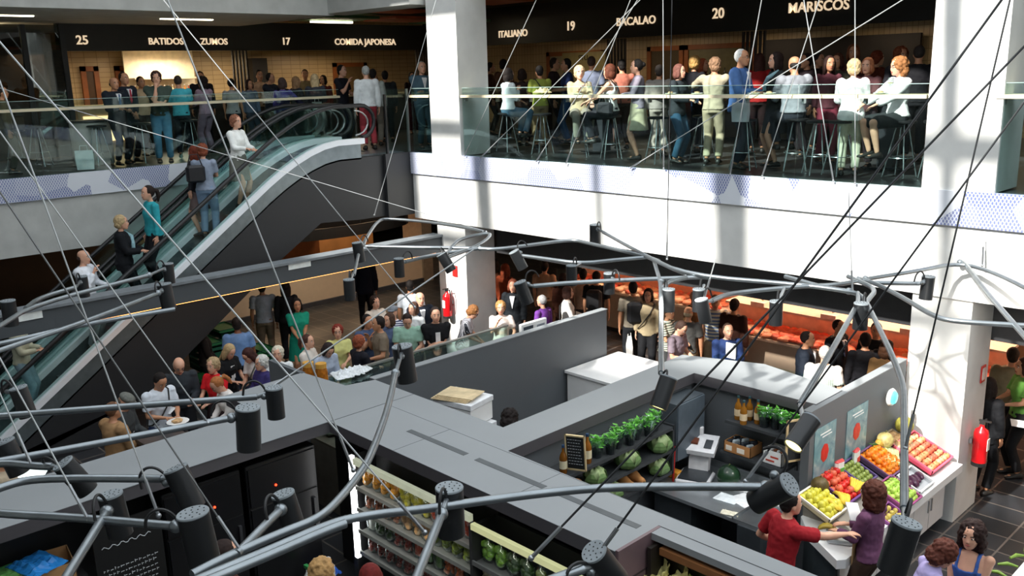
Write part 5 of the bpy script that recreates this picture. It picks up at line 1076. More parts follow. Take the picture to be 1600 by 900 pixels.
def figure(pose, sex, vox=.0155):
    P = POSES[pose]; f = sex == 'f'
    sh = .165 if f else .188; HP = V((0, 0, .93)); drop = 0
    if P.get('sit'): HP = V((0, 0, .84)); drop = -.09
    lean = P.get('lean', 0)
    def sp(p, hgt=None):     # bend the upper body about the hips
        p = V(p); z = p.z+drop; q = V((p.x, p.y, z)); w = max(0, min(1, (z-HP.z)/.25)); a = -lean*w
        d = q-HP; return HP+V((d.x, d.y*math.cos(a)-d.z*math.sin(a), d.y*math.sin(a)+d.z*math.cos(a)))
    # sections: z, rx, ry, y
    if f: S = [(.84, .150, .100, -.01), (.92, .168, .118, -.012), (1.0, .15, .105, -.005), (1.09, .124, .09, 0), (1.2, .134, .108, .008), (1.29, .142, .118, .014), (1.36, .145, .095, .0), (1.415, .125, .075, -.005), (1.45, .06, .055, -.008)]
    else: S = [(.84, .15, .105, -.01), (.92, .162, .115, -.008), (1.0, .152, .11, 0), (1.09, .146, .105, .004), (1.2, .158, .115, .006), (1.3, .170, .122, .006), (1.37, .172, .105, 0), (1.43, .14, .08, -.005), (1.465, .07, .06, -.008)]
    neck = sp((0, -.008, 1.45)); hb = sp((0, .012, 1.535)); pitch = P.get('pitch', 0)+lean*.25; yaw = P.get('yaw', 0)
    hrot = Matrix.Rotation(yaw, 3, 'Z') @ Matrix.Rotation(-pitch, 3, 'X'); hc = hb+hrot @ V((0, .018, .080))
    hh = P.get('R'); arms = {}
    for s, k in ((1, 'R'), (-1, 'L')):
        A = sp((s*sh, -.005, 1.395)); T = V(P.get(k, (s*(.25 if not f else .235), .05, .80))); 
        if P.get('sit'): T = T+V((0, 0, -.02))
        hint = V(P.get('e'+k, (s*.45, -.35, -.75))); hint.x = abs(hint.x)*s
        E_, W_ = ik(A, T, .285 if not f else .27, .25 if not f else .235, hint); arms[k] = (A, E_, W_)
    legs = {}
    for s, k in ((1, 'fR'), (-1, 'fL')):
        A = HP+V((s*.085, 0, -.04))
        if P.get('sit'): T = V((s*.11, .32, .36)); hint = V((s*.15, 1, .6))
        else: T = V(P.get(k, (s*.10, .0, 0)))+V((0, 0, .085)); hint = V((s*.05, 1, 0))
        K, Fo = ik(A, T, .43, .425, hint); legs[k] = (A, K, Fo)
    return dict(P=P, f=f, sp=sp, S=S, HP=HP, neck=neck, hb=hb, hc=hc, hrot=hrot, arms=arms, legs=legs, drop=drop, sh=sh)
def ringz(F, secs, off=0, n=18):
    R = []
    for z, rx, ry, y in secs:
        R.append([F['sp'](((rx+off)*math.cos(2*PI*j/n), y+(ry+off)*math.sin(2*PI*j/n), z)) for j in range(n)])
    return R
def cap_tube(m, pts, rr, n=12):
    m.tube(pts, rr, n); m.ell(pts[0], rr[0], 10, 6); m.ell(pts[-1], rr[-1], 10, 6)
def hand_raw(m, W_, E_, s, scale=1, up=None, curl=.5):
    d = (W_-E_).normalized(); side = d.cross(V((0, 0, 1)))
    side = side.normalized() if side.length > .2 else V((s, 0, 0)).cross(d).cross(d).normalized()
    if d.z < -.7: side = V((0, 1, 0)); side = (side-d*side.dot(d)).normalized()
    nrm = d.cross(side).normalized()
    if nrm.z > 0: nrm = -nrm          # palm side (down / inwards)
    for i, (o_, L_) in enumerate(((.030, .068), (.010, .078), (-.010, .074), (-.029, .058))):
        b = W_+d*.085+side*o_; a1 = b+d*L_*.45*scale+nrm*.008; a2 = a1+(d*math.cos(.9*curl)+nrm*math.sin(.9*curl))*L_*.33; a3 = a2+(d*math.cos(1.6*curl)+nrm*math.sin(1.6*curl))*L_*.25
        m.tube([b-d*.03, b, a1, a2, a3], [.0095, .0095, .009, .008, .0055], 6)
    th = W_+d*.03+side*.035; m.tube([W_+d*.02+side*.015, th, th+(d*.6+side*.6+nrm*.3).normalized()*.032, th+(d*.9+side*.35+nrm*.5).normalized()*.058], [.013, .012, .010, .007], 6)
    return d, side, nrm
def body_mesh(pose, sex, vox):
    key = ('body', pose, sex, vox)
    if key in CACHE: return CACHE[key]
    F = figure(pose, sex); m = MB(); f = F['f']
    m.rings(ringz(F, F['S']))
    m.tube([F['neck']-V((0, 0, .06)), F['neck'], F['hb'], F['hc']], [.062, .052 if not f else .044, .05 if not f else .043, .05], 12)
    hr, hc = F['hrot'], F['hc']
    T = lambda p: hc+hr @ V(p)
    n = 18; R = []      # head: skull and jaw sections from chin to crown
    HS = 1.06
    for z, rx, ry, y in ((-.118, .022, .022, .058), (-.108, .038, .04, .045), (-.085, .052, .062, .026), (-.055, .062, .078, .012), (-.02, .070, .090, .002), (.02, .075, .096, -.006), (.055, .074, .094, -.008), (.085, .062, .080, -.010), (.105, .044, .056, -.010), (.117, .018, .022, -.010)):
        R.append([T((HS*rx*math.cos(2*PI*j/n), y+HS*ry*math.sin(2*PI*j/n), z)) for j in range(n)])
    m.rings(R)
    m.tube([T((0, .085, .02)), T((0, .1, -.02)), T((0, .108, -.035))], [.007, .010, .0135], 8); m.ell(T((0, .1, -.036)), (.016, .012, .011), 8, 6)
    m.ell(T((0, .083, -.068)), (.024, .014, .012), 8, 6); m.ell(T((0, .078, -.104)), (.02, .016, .014), 8, 6)
    for s in (1, -1): m.ell(T((s*.076, -.008, -.02)), (.010, .020, .032), 8, 6); m.ell(T((s*.032, .075, .022)), (.022, .014, .008), 8, 5); m.ell(T((s*.038, .06, -.035)), (.022, .025, .022), 8, 5)
    for k, s in (('R', 1), ('L', -1)):
        A, E_, W_ = F['arms'][k]; q = .86 if f else 1
        m.ell(A, (.062*q, .058*q, .058*q), 10, 7); m.tube([A, A.lerp(E_, .35), A.lerp(E_, .75), E_, E_.lerp(W_, .25), E_.lerp(W_, .7), W_], [.055*q, .05*q, .043*q, .040*q, .042*q, .031*q, .025*q], 12)
        d = (W_-E_).normalized(); tmp = MB(); _, side, nrm = hand_raw(tmp, W_, E_, s)
        PR = []
        for t_, w_, h_ in ((-.01, .026, .021), (.03, .036, .018), (.065, .041, .016), (.092, .040, .013)): PR.append([W_+d*t_+side*w_*math.cos(a)+nrm*h_*math.sin(a) for a in np.linspace(0, 2*PI, 11)[:-1]])
        m.rings(PR)
    for k, s in (('fR', 1), ('fL', -1)):
        A, K, Fo = F['legs'][k]; q = .98 if f else 1
        m.tube([A, A.lerp(K, .3), A.lerp(K, .8), K, K.lerp(Fo, .3), K.lerp(Fo, .75), Fo], [.092*q, .085*q, .062*q, .055*q, .06*q, .042*q, .036*q], 12); m.ell(A, .092, 10, 7); m.ell(K, .057, 10, 7)
        m.box(Fo+V((-.04, -.06, -.075)), Fo+V((.04, .15, -.03)), bev=.02)
    me = remesh(m, 'person', vox)
    x = MB()
    for k, s in (('R', 1), ('L', -1)): A, E_, W_ = F['arms'][k]; hand_raw(x, W_, E_, s)
    for s in (1, -1):
        x.ell(T((s*.032, .0835, .004)), (.0135, .008, .0085), 8, 6, mi=1); x.ell(T((s*.031, .0895, .004)), (.0075, .004, .0078), 8, 5, mi=2)
        x.tube([T((s*.014, .090, .024)), T((s*.032, .089, .029)), T((s*.05, .076, .023))], [.004, .0055, .003], 5, mi=2)
    x.tube([T((-.022, .088, -.068)), T((0, .0985, -.065)), T((.022, .088, -.068))], [.003, .0075, .003], 6, mi=3)
    me = join_raw(me, x)
    for c in ('d9a688', 'e8e4de', '1e1612', 'a8524a'): me.materials.append(mat(c, .55, noise_amt=.05))
    CACHE[key] = me; return me
def top_mesh(pose, sex, kind, vox=.017):
    key = ('top', pose, sex, kind, vox)
    if key in CACHE: return CACHE[key]
    F = figure(pose, sex); m = MB(); f = F['f']
    off = {'tee': .017, 'long': .020, 'jacket': .030, 'tank': .010, 'dress': .016, 'coat': .034}[kind]
    hem = {'tee': .90, 'long': .90, 'jacket': .84, 'tank': .92, 'dress': .94, 'coat': .80}[kind]
    if F['P'].get('sit'): hem = max(hem, .93)
    S = F['S']; zs = [s for s in S if s[0] > hem]; a = [s for s in S if s[0] <= hem]; lo = a[-1] if a else S[0]; hi = zs[0]; t_ = (hem-lo[0])/(hi[0]-lo[0]) if a else 0
    first = (hem,)+tuple(lo[i]*(1-t_)+hi[i]*t_ for i in (1, 2, 3)); first = (first[0], first[1]+.012, first[2]+.012, first[3])
    secs = [first]+zs
    if kind == 'tank': secs = [s for s in secs if s[0] < 1.34]
    m.rings(ringz(F, secs, off, 20))
    if kind == 'tank':
        for s in (1, -1): m.tube([F['sp']((s*.085, .11, 1.28)), F['sp']((s*.09, .07, 1.40)), F['sp']((s*.085, 0, 1.445)), F['sp']((s*.085, -.08, 1.38)), F['sp']((s*.08, -.1, 1.28))], .019, 8)
    else:
        m.tube([F['neck']-V((0, .0, .05)), F['neck']+(F['hb']-F['neck'])*.25], [.085+off*.3, .058 if kind != 'coat' else .07], 14)
        q = .86 if f else 1
        for k, s in (('R', 1), ('L', -1)):
            A, E_, W_ = F['arms'][k]; m.ell(A, .062*q+off*.9, 10, 7)
            if kind in ('tee', 'dress'): m.tube([A, A.lerp(E_, .35), A.lerp(E_, .72)], [.055*q+off, .052*q+off*1.1, .05*q+off*1.3], 12)
            else: m.tube([A, A.lerp(E_, .4), E_, E_.lerp(W_, .4), E_.lerp(W_, .93)], [.055*q+off, .05*q+off, .043*q+off, .040*q+off*.9, .030*q+off*.8], 12); m.ell(E_, .043*q+off, 10, 6)
    v = m.v
    def fold(p):
        p = V(p); return tuple(p)
    me = remesh(m, {'jacket': 'jacket', 'coat': 'jacket', 'tee': 'shirt', 'long': 'sweater', 'tank': 'tank_top', 'dress': 'blouse'}[kind], vox)
    me.materials.append(mat('808080', .8))
    for p in me.vertices:   # soft cloth folds
        c = p.co; w = noise.noise(V((c.x*9, c.y*9, c.z*16)))+.6*noise.noise(c*28); p.co = c+p.normal*(.0075*w)
    CACHE[key] = me; return me
def bottom_mesh(pose, sex, kind, vox=.017):
    key = ('bot', pose, sex, kind)
    if key in CACHE: return CACHE[key]
    F = figure(pose, sex); m = MB(); off = .014
    if kind == 'skirt' and not F['P'].get('sit'):
        secs = [(1.04, .135, .1, 0), (.94, .172, .122, -.008), (.84, .185, .135, -.008), (.7, .2, .155, 0), (.52, .225, .185, .0)]
        m.rings(ringz(F, secs, off, 22))
    else:
        m.rings(ringz(F, [s for s in F['S'] if s[0] < 1.03], off, 20))
        end = {'trousers': .93, 'shorts': None, 'skirt': None}[kind]
        for k, s in (('fR', 1), ('fL', -1)):
            A, K, Fo = F['legs'][k]; m.ell(A, .092+off, 10, 7)
            if end: m.tube([A, A.lerp(K, .3), A.lerp(K, .8), K, K.lerp(Fo, .4), K.lerp(Fo, end)], [.092+off, .085+off, .066+off, .060+off, .056+off, .050+off], 12); m.ell(K, .060+off, 10, 7)
            else: m.tube([A, A.lerp(K, .5), A.lerp(K, .93)], [.1+off, .092+off, .078+off], 12)
    me = remesh(m, kind, vox); me.materials.append(mat('404040', .8))
    for p in me.vertices: c = p.co; p.co = c+p.normal*(.006*noise.noise(V((c.x*12, c.y*12, c.z*9))))
    CACHE[key] = me; return me
def shoe_meshes(pose, sex):
    key = ('shoe', pose, sex)
    if key in CACHE: return CACHE[key]
    F = figure(pose, sex); out = []
    for k in ('fR', 'fL'):
        A, K, Fo = F['legs'][k]; m = MB(); R = []
        for y, w, h, z0 in ((-.075, .03, .05, -.08), (-.05, .042, .075, -.083), (0, .044, .085, -.083), (.06, .047, .058, -.083), (.12, .050, .042, -.083), (.165, .036, .03, -.082), (.18, .015, .018, -.078)):
            R.append([Fo+V((w*math.cos(a), y, z0+max(0, h*(.5+.62*math.sin(a)) if math.sin(a) > -.6 else 0))) for a in np.linspace(0, 2*PI, 13)[:-1]])
        m.rings([r[::-1] for r in R]); me = m.mesh('shoe'); me.shade_smooth(); me.materials.append(mat('202020', .5)); out.append(me)
    CACHE[key] = out; return out
def hair_mesh(kind):
    key = ('hair', kind)
    if key in CACHE: return CACHE[key]
    m = MB(); nz = .003; fq = 40
    sk = lambda g, zf=.0: m.ell((0, -.016, .016), (.082+g, .100+g, .110+g), 16, 12)
    if kind == 'short': m.ell((0, -.022, .030), (.082, .094, .098), 16, 12); m.ell((0, -.05, -.02), (.068, .06, .07), 12, 8)
    elif kind == 'crop': m.ell((0, -.022, .024), (.079, .092, .097), 16, 12)
    elif kind == 'ring': m.ell((0, -.045, -.012), (.080, .068, .052), 14, 9)
    elif kind == 'bob': m.ell((0, -.022, .026), (.092, .100, .105), 16, 12); m.ell((0, -.045, -.05), (.095, .075, .09), 14, 10); [m.ell((s*.078, .01, -.035), (.022, .045, .075), 10, 8) for s in (1, -1)]
    elif kind == 'long': m.ell((0, -.022, .026), (.090, .100, .103), 16, 12); m.ell((0, -.055, -.08), (.09, .06, .13), 14, 10); m.ell((0, -.075, -.17), (.085, .035, .11), 14, 10); [m.ell((s*.078, .0, -.06), (.024, .045, .11), 10, 8) for s in (1, -1)]
    elif kind == 'pony': m.ell((0, -.022, .024), (.083, .096, .100), 16, 12); m.tube([(0, -.1, .04), (0, -.15, .02), (0, -.165, -.06), (0, -.15, -.16)], [.03, .036, .034, .012], 10)
    elif kind == 'bun': m.ell((0, -.022, .024), (.084, .097, .101), 16, 12); m.ell((0, -.12, .03), (.042, .036, .042), 12, 8)
    elif kind == 'curly': m.ell((0, -.03, .022), (.106, .112, .116), 18, 14); m.ell((0, -.06, -.06), (.11, .075, .085), 14, 10); nz = .016; fq = 30
    elif kind == 'bigcurly': m.ell((0, -.035, .022), (.112, .118, .118), 18, 14); m.ell((0, -.065, -.09), (.12, .08, .12), 14, 10); [m.ell((s*.09, -.01, -.06), (.03, .05, .10), 10, 8) for s in (1, -1)]; nz = .013; fq = 30
    elif kind == 'wavy': m.ell((0, -.024, .028), (.096, .102, .105), 18, 14); m.ell((0, -.05, -.03), (.09, .07, .07), 14, 10); nz = .010; fq = 32
    elif kind == 'cap': m.ell((0, -.005, .062), (.092, .108, .058), 16, 10); m.ell((0, .085, .045), (.07, .05, .012), 12, 6); nz = 0
    me = remesh(m, 'hair' if kind != 'cap' else 'flat_cap', .009, 2)
    if nz:
        for p in me.vertices: p.co = p.co+p.normal*nz*(noise.noise(p.co*fq)+.5*noise.noise(p.co*fq*2.3))
    me.materials.append(mat('302018', .7)); CACHE[key] = me; return me
def part(me, parent, m, name=None, slot=0):
    o = bpy.data.objects.new(name or me.name, me); C.objects.link(o); o.parent = parent
    o.material_slots[slot].link = 'OBJECT'; o.material_slots[slot].material = m; return o
SKIN = {'l': 'd8a488', 'm': 'c08a68', 'd': '7a4c34', 'p': 'e2b49c'}
STRIPES = {}
def stripe(h1, h2, sc, axis=2):
    key = (h1, h2, sc, axis)
    if key in STRIPES: return STRIPES[key]
    m = bpy.data.materials.new('striped_cloth'); m.use_nodes = True; nt = m.node_tree; b = nt.nodes['Principled BSDF']; b.inputs['Roughness'].default_value = .8
    tc = nt.nodes.new('ShaderNodeTexCoord'); w = nt.nodes.new('ShaderNodeTexWave'); w.bands_direction = 'XYZ'[axis]; w.inputs['Scale'].default_value = sc; nt.links.new(tc.outputs['Object'], w.inputs[0])
    r = nt.nodes.new('ShaderNodeValToRGB'); r.color_ramp.interpolation = 'CONSTANT'; r.color_ramp.elements[1].position = .5
    r.color_ramp.elements[0].color = lin(h1)+(1,); r.color_ramp.elements[1].color = lin(h2)+(1,); nt.links.new(w.outputs['Fac'], r.inputs[0]); nt.links.new(r.outputs[0], b.inputs['Base Color']); STRIPES[key] = m; return m
def cloth(c):
    if isinstance(c, tuple): return stripe(*c)
    return mat(c, .8, noise_amt=.14, scale=9, spec=.2)
def face_rz(pos, deg):
    c = V((EYE[0]-pos[0], EYE[1]-pos[1], 0)).normalized(); v = -c; r = V((v.y, -v.x, 0)); a = math.radians(deg)
    d = c*math.cos(a)+r*math.sin(a); return math.atan2(d.y, d.x)-PI/2
HN = {}
def head_h(pose, sex):
    k = (pose, sex)
    if k not in HN: F = figure(pose, sex); HN[k] = (F['hc']+F['hrot'] @ V((0, 0, .12))); 
    return HN[k]
def person(pose, sex, top, tc, bot, bc, hair, hc, label, pos, deg, scale=1.0, skin='l', group=None, vox=.0155, shoe='22201e', extra=None):
    F = figure(pose, sex); body = bpy.data.objects.new('person', body_mesh(pose, sex, vox)); C.objects.link(body)
    body.location = pos; rz = face_rz(pos, deg); body.rotation_euler = (0, 0, rz); body.scale = (scale,)*3
    body.material_slots[0].link = 'OBJECT'; body.material_slots[0].material = mat(SKIN[skin], .5, noise_amt=.06, scale=14)
    tag(body, label, 'person', group)
    part(bottom_mesh(pose, sex, bot), body, cloth(bc))
    part(top_mesh(pose, sex, top, .017 if vox > .012 else .011), body, cloth(tc))
    for me in shoe_meshes(pose, sex): part(me, body, mat(shoe, .5))
    if hair:
        h = part(hair_mesh(hair), body, mat(hc, .75, noise_amt=.25, scale=30, spec=.3)); h.scale = (1.06,)*3; h.location = F['hc']; h.rotation_euler = F['hrot'].to_euler()
        if hair == 'cap': h2 = part(hair_mesh('ring'), body, mat('5a5248', .8)); h2.location = F['hc']; h2.rotation_euler = F['hrot'].to_euler()
    if extra:
        for e in extra.split(','): add_extra(e, body, F)
    return body
def add_extra(e, body, F):
    sp = F['sp']; hr, hc = F['hrot'], F['hc']; T = lambda p: hc+hr @ V(p)
    if e == 'suit':      # white shirt front and tie showing between the lapels
        MB().add([sp((-.05, .155, 1.40)), sp((.05, .155, 1.40)), sp((0, .165, 1.17)), sp((-.05, .12, 1.42)), sp((.05, .12, 1.42)), sp((0, .13, 1.17))], [(0, 2, 1), (3, 4, 5), (0, 1, 4, 3), (1, 2, 5, 4), (2, 0, 3, 5)]).build('shirt_front', mat('e8e8ea', .7), body)
    if e.startswith('tie'): MB().add([sp((-.015, .160, 1.41)), sp((.015, .160, 1.41)), sp((.025, .172, 1.2)), sp((0, .172, 1.15)), sp((-.025, .172, 1.2)), sp((-.015, .14, 1.41)), sp((.015, .14, 1.41)), sp((.025, .15, 1.2)), sp((0, .15, 1.15)), sp((-.025, .15, 1.2))], [(4, 3, 2, 1, 0), (5, 6, 7, 8, 9), (0, 1, 6, 5), (1, 2, 7, 6), (2, 3, 8, 7), (3, 4, 9, 8), (4, 0, 5, 9)]).build('necktie', mat(e[3:] or 'a02030', .6), body)
    if e == 'glasses':
        m = MB()
        for s in (1, -1): m.tube([T((s*.032+.019*math.cos(a), .096, .004+.016*math.sin(a))) for a in np.linspace(0, 2*PI, 11)], .0018, 4); m.tube([T((s*.05, .094, .008)), T((s*.078, .02, .006))], .0018, 4)
        m.tube([T((-.013, .098, .006)), T((.013, .098, .006))], .0018, 4).build('spectacles', mat('201c1c', .3), body)
    if e == 'shades': MB().box((-.055, .0, -.012), (-.008, .012, .014), bev=.004).box((.008, .0, -.012), (.055, .012, .014), bev=.004).box((-.01, 0, .004), (.01, .01, .01)).build('sunglasses', mat('15151a', .15), body, at=T((0, .09, .004)), rot=hr.to_euler())
    if e.startswith('strap'):
        m = MB(); m.tube([sp((-.12, .06, 1.45)), sp((-.06, .165, 1.3)), sp((.08, .17, 1.1)), sp((.18, .09, .98)), sp((.2, -.02, .95)), sp((.1, -.15, 1.08)), sp((-.05, -.15, 1.32)), sp((-.12, -.04, 1.47)), sp((-.12, .06, 1.45))], .011, 6); m.build('bag_strap', mat(e[5:] or '202020', .6), body)
    if e == 'apron': MB().rings([[sp((x, .155-.25*abs(x), z)) for x, z in ((-.15, z0), (.15, z0))]+[sp((x, .14-.25*abs(x), z)) for x, z in ((.15, z0), (-.15, z0))] for z0 in (1.25, 1.05, .85, .65)]).build('apron', mat('a8885e', .8), body)
    if e == 'print': MB().box((-.045, .146, 1.12), (.035, .152, 1.34)).box((-.02, .146, 1.05), (.06, .152, 1.13)).build('white_print', mat('e8e8e8', .7), body)
    if e == 'beard': MB().ell(T((0, .062, -.092)), (.045, .038, .03), 10, 7).build('beard', mat('3a2a20', .8), body)
    if e == 'scarf': MB().tube([sp((-.1, .0, 1.46)), sp((-.05, .15, 1.36)), sp((.03, .17, 1.25)), sp((.05, .17, 1.05))], [.03, .035, .035, .03], 8).build('scarf', mat('8ab0b8', .8), body)
    if e == 'scrunch': MB().ell(T((0, -.12, .04)), .032, 8, 6).build('hair_tie', mat('5fb0b8', .7), body)
    if e == 'backpack': MB().box((-.15, -.34, 1.02), (.15, -.15, 1.42), bev=.05).build('rucksack', mat('15161a', .7), body)
def lower(px, py, h_scale, pose, sex, *a, deg=0, z=0, **k):
    """put a person by the pixel of the crown of the head at its true height above the floor it stands on"""
    hz = head_h(pose, sex).z*h_scale; p = at_z(px, py, z+hz); hd = head_h(pose, sex)
    rz = face_rz((p.x, p.y), deg); off = Matrix.Rotation(rz, 3, 'Z') @ V((hd.x, hd.y, 0))*h_scale
    return person(pose, sex, *a, pos=(p.x-off.x, p.y-off.y, z), deg=deg, scale=h_scale, **k)
def upper(px, py, Y, pose, sex, *a, deg=0, X=None, z=UP, **k):
    """upper floor: distance given by the plane (Y or X) the person stands in, size by the head height"""
    p = at_y(px, py, Y) if X is None else at_x(px, py, X); hn = head_h(pose, sex)
    s = (p.z-z)/hn.z; s = max(.86, min(1.12, s)); return person(pose, sex, *a, pos=(p.x, p.y, z), deg=deg, scale=s, **k)
# colours: tops / bottoms as the photo shows
U = [
 # px, py(crown), Y, pose, sex, top, colour, bottom, colour, hair, haircolour, facing, skin, label, extra
 (793, 107, 12.3, 'siteat', 'f', 'long', 'dfe8ea', 'trousers', '4a6a80', 'bob', '2a2320', 120, 'l', 'seated woman in white shirt and jeans holding her hand to her face', ''),
 (786, 93, 14.6, 'hold', 'm', 'jacket', '5a3a2c', 'trousers', '2a2420', 'short', '1e1614', 130, 'm', 'man in brown jacket just right of the left white column', ''),
 (815, 108, 13.4, 'stand', 'f', 'long', '3a2a28', 'trousers', '30282a', 'bob', '2a1c18', 150, 'm', 'dark haired woman behind the seated woman in white', ''),
 (843, 103, 13.2, 'hold', 'm', 'tee', '9aa548', 'trousers', '8a7a5a', 'short', '14110f', 200, 'm', 'man in lime green shirt seen from behind', 'strap'),
 (865, 91, 14.6, 'stand', 'm', 'long', '2a1c20', 'trousers', '201c1c', 'short', '2a1c16', 80, 'm', 'man in dark top facing the man in blue at counter 19', ''),
 (886, 92, 14.3, 'hold', 'm', 'tee', '24345e', 'trousers', '2a4a70', 'short', '15110f', -80, 'm', 'man in navy t-shirt and jeans facing left at counter 19', ''),
 (905, 103, 12.2, 'siteat', 'f', 'long', 'b8a888', 'trousers', '8a8478', 'wavy', 'cdb48c', 10, 'p', 'seated blonde woman in beige striped cardigan facing the camera', ''),
 (924, 88, 14.0, 'stand', 'm', 'tee', '70788c', 'trousers', '3a3c48', 'crop', '3a2a22', 170, 'm', 'man in grey blue shirt with his back turned behind the blonde woman', ''),
 (955, 101, 12.2, 'sit', 'f', 'tank', 'd8dcdc', 'trousers', '2a2a30', 'bob', '5a2e1c', -110, 'l', 'seated woman with reddish brown bob and white top under a black strap', 'strap'),
 (972, 93, 13.8, 'hold', 'm', 'tee', 'b06a58', 'trousers', '4a3a34', 'short', '14100e', 190, 'm', 'man in salmon shirt behind the woman with the reddish bob', ''),
 (997, 93, 12.3, 'hold', 'f', 'long', '8a8490', 'skirt', 'b9b89a', 'bun', '181412', -90, 'l', 'standing woman in grey top and pale skirt looking left', ''),
 (1030, 102, 13.2, 'stand', 'm', 'long', '8f8a84', 'trousers', 'a09a90', 'short', '2a2420', 170, 'm', 'person in light grey jacket and pale trousers with back to the rail', ''),
 (1060, 101, 12.2, 'hold', 'f', 'jacket', '2a3034', 'trousers', '2a4a60', 'bob', '6a4238', 60, 'l', 'woman with reddish brown bob in dark jacket and jeans facing right', ''),
 (1085, 88, 13.8, 'stand', 'f', 'long', '15151a', 'trousers', '1c1c22', 'wavy', 'b08a50', 150, 'm', 'blonde woman in black seen from behind under the bottle shelf', ''),
 (1097, 92, 14.4, 'stand', 'f', 'long', '3a2018', 'trousers', '2a2020', 'long', '8a4020', 60, 'm', 'red haired woman facing right beside the blonde one in black', ''),
 (1117, 90, 12.4, 'stretch', 'm', 'long', 'a8a088', 'trousers', 'a89e84', 'wavy', '8a6a50', 170, 'm', 'wavy haired person in beige stretching an arm along the rail', ''),
 (1157, 77, 11.95, 'hold', 'm', 'jacket', '4a6a9e', 'trousers', '2a2e38', 'crop', 'c8c8c4', 70, 'm', 'grey haired man in blue jacket holding a white paper bag at the rail', 'suit,glasses'),
 (1187, 84, 14.4, 'stand', 'f', 'long', '8f1c1c', 'trousers', '2a1a1a', 'long', '3a1c14', 180, 'm', 'woman in dark red top seen from behind', ''),
 (1215, 82, 12.5, 'hold', 'f', 'jacket', '2a2e2e', 'skirt', '30343a', 'long', '20120e', -70, 'l', 'dark haired woman in black leather jacket with white scarf looking left', 'scarf'),
 (1243, 88, 12.2, 'sit', 'm', 'jacket', '8a8e94', 'trousers', '2c3038', 'ring', '1c1816', 200, 'm', 'balding man in grey jacket sitting with his back to the rail', ''),
 (1262, 84, 14.2, 'stand', 'm', 'long', '2a2024', 'trousers', '201c20', 'short', '1a1210', -60, 'm', 'dark haired man standing behind the balding man', ''),
 (1296, 88, 13.4, 'stand', 'f', 'long', '5a3038', 'trousers', '7a3040', 'long', '2a1610', 20, 'm', 'woman with long dark hair and plum top facing the camera behind the rail', ''),
 (1310, 84, 14.2, 'stand', 'f', 'long', '3a3a2c', 'trousers', '2a2a20', 'bob', '4a2a1c', -20, 'm', 'short haired woman in olive beside the one in plum', ''),
 (1334, 70, 14.6, 'stand', 'f', 'long', '4a2a24', 'trousers', '2a2020', 'bob', '6a3a20', 0, 'm', 'tall woman with copper hair facing the camera in the dark back row', ''),
 (1335, 93, 11.95, 'hold', 'f', 'jacket', 'f0f0ee', 'trousers', 'b8b4a0', 'wavy', 'b8a078', 180, 'l', 'blonde woman in white jacket and beige trousers with her back to the glass', ''),
 (1357, 91, 13.0, 'hold', 'f', 'long', '5a3a3c', 'trousers', '30282c', 'bob', 'a86a48', -20, 'l', 'woman with ginger bob in maroon between the two white jackets', ''),
 (1408, 90, 12.2, 'sit', 'f', 'jacket', 'e8e8e8', 'skirt', '2a2e30', 'curly', '8f6038', -60, 'l', 'seated woman with red curls and white jacket bending over her plate', 'glasses'),
 (1408, 74, 14.4, 'stand', 'f', 'long', '24242a', 'trousers', '1c1c20', 'curly', '6a3418', 30, 'm', 'curly copper haired woman in the dark back row behind the red curls', ''),
 (1437, 71, 14.2, 'stand', 'm', 'tee', '16161a', 'trousers', '1c1c20', 'crop', '2a2422', 180, 'm', 'man in black t-shirt with lettering on its back at the right end', ''),
 (1278, 83, 15.3, 'stand', 'm', 'long', '2c2022', 'trousers', '201c1c', 'short', '1c1412', 60, 'm', 'shadowy man in dark clothes at the MARISCOS counter', ''),
 (1370, 80, 15.3, 'stand', 'm', 'long', '5a2818', 'trousers', '201c1c', 'wavy', '6a2c14', 120, 'm', 'shadowy red haired person behind the ginger bob', ''),
 (1577, 150, 12.6, 'stand', 'f', 'long', '2a2a2c', 'trousers', '1f2022', 'long', '1c1412', 180, 'm', 'person in black at the far right edge behind the glass', ''),
 (765, 98, 15.4, 'stand', 'm', 'long', '4a2a1e', 'trousers', '241c18', 'short', '1a1210', 90, 'm', 'dim figure in brown by the ITALIANO counter beside the column', ''),
]
for r in U: upper(r[0], r[1], r[2], *r[3:11], r[13], deg=r[11], skin=r[12], extra=r[14])
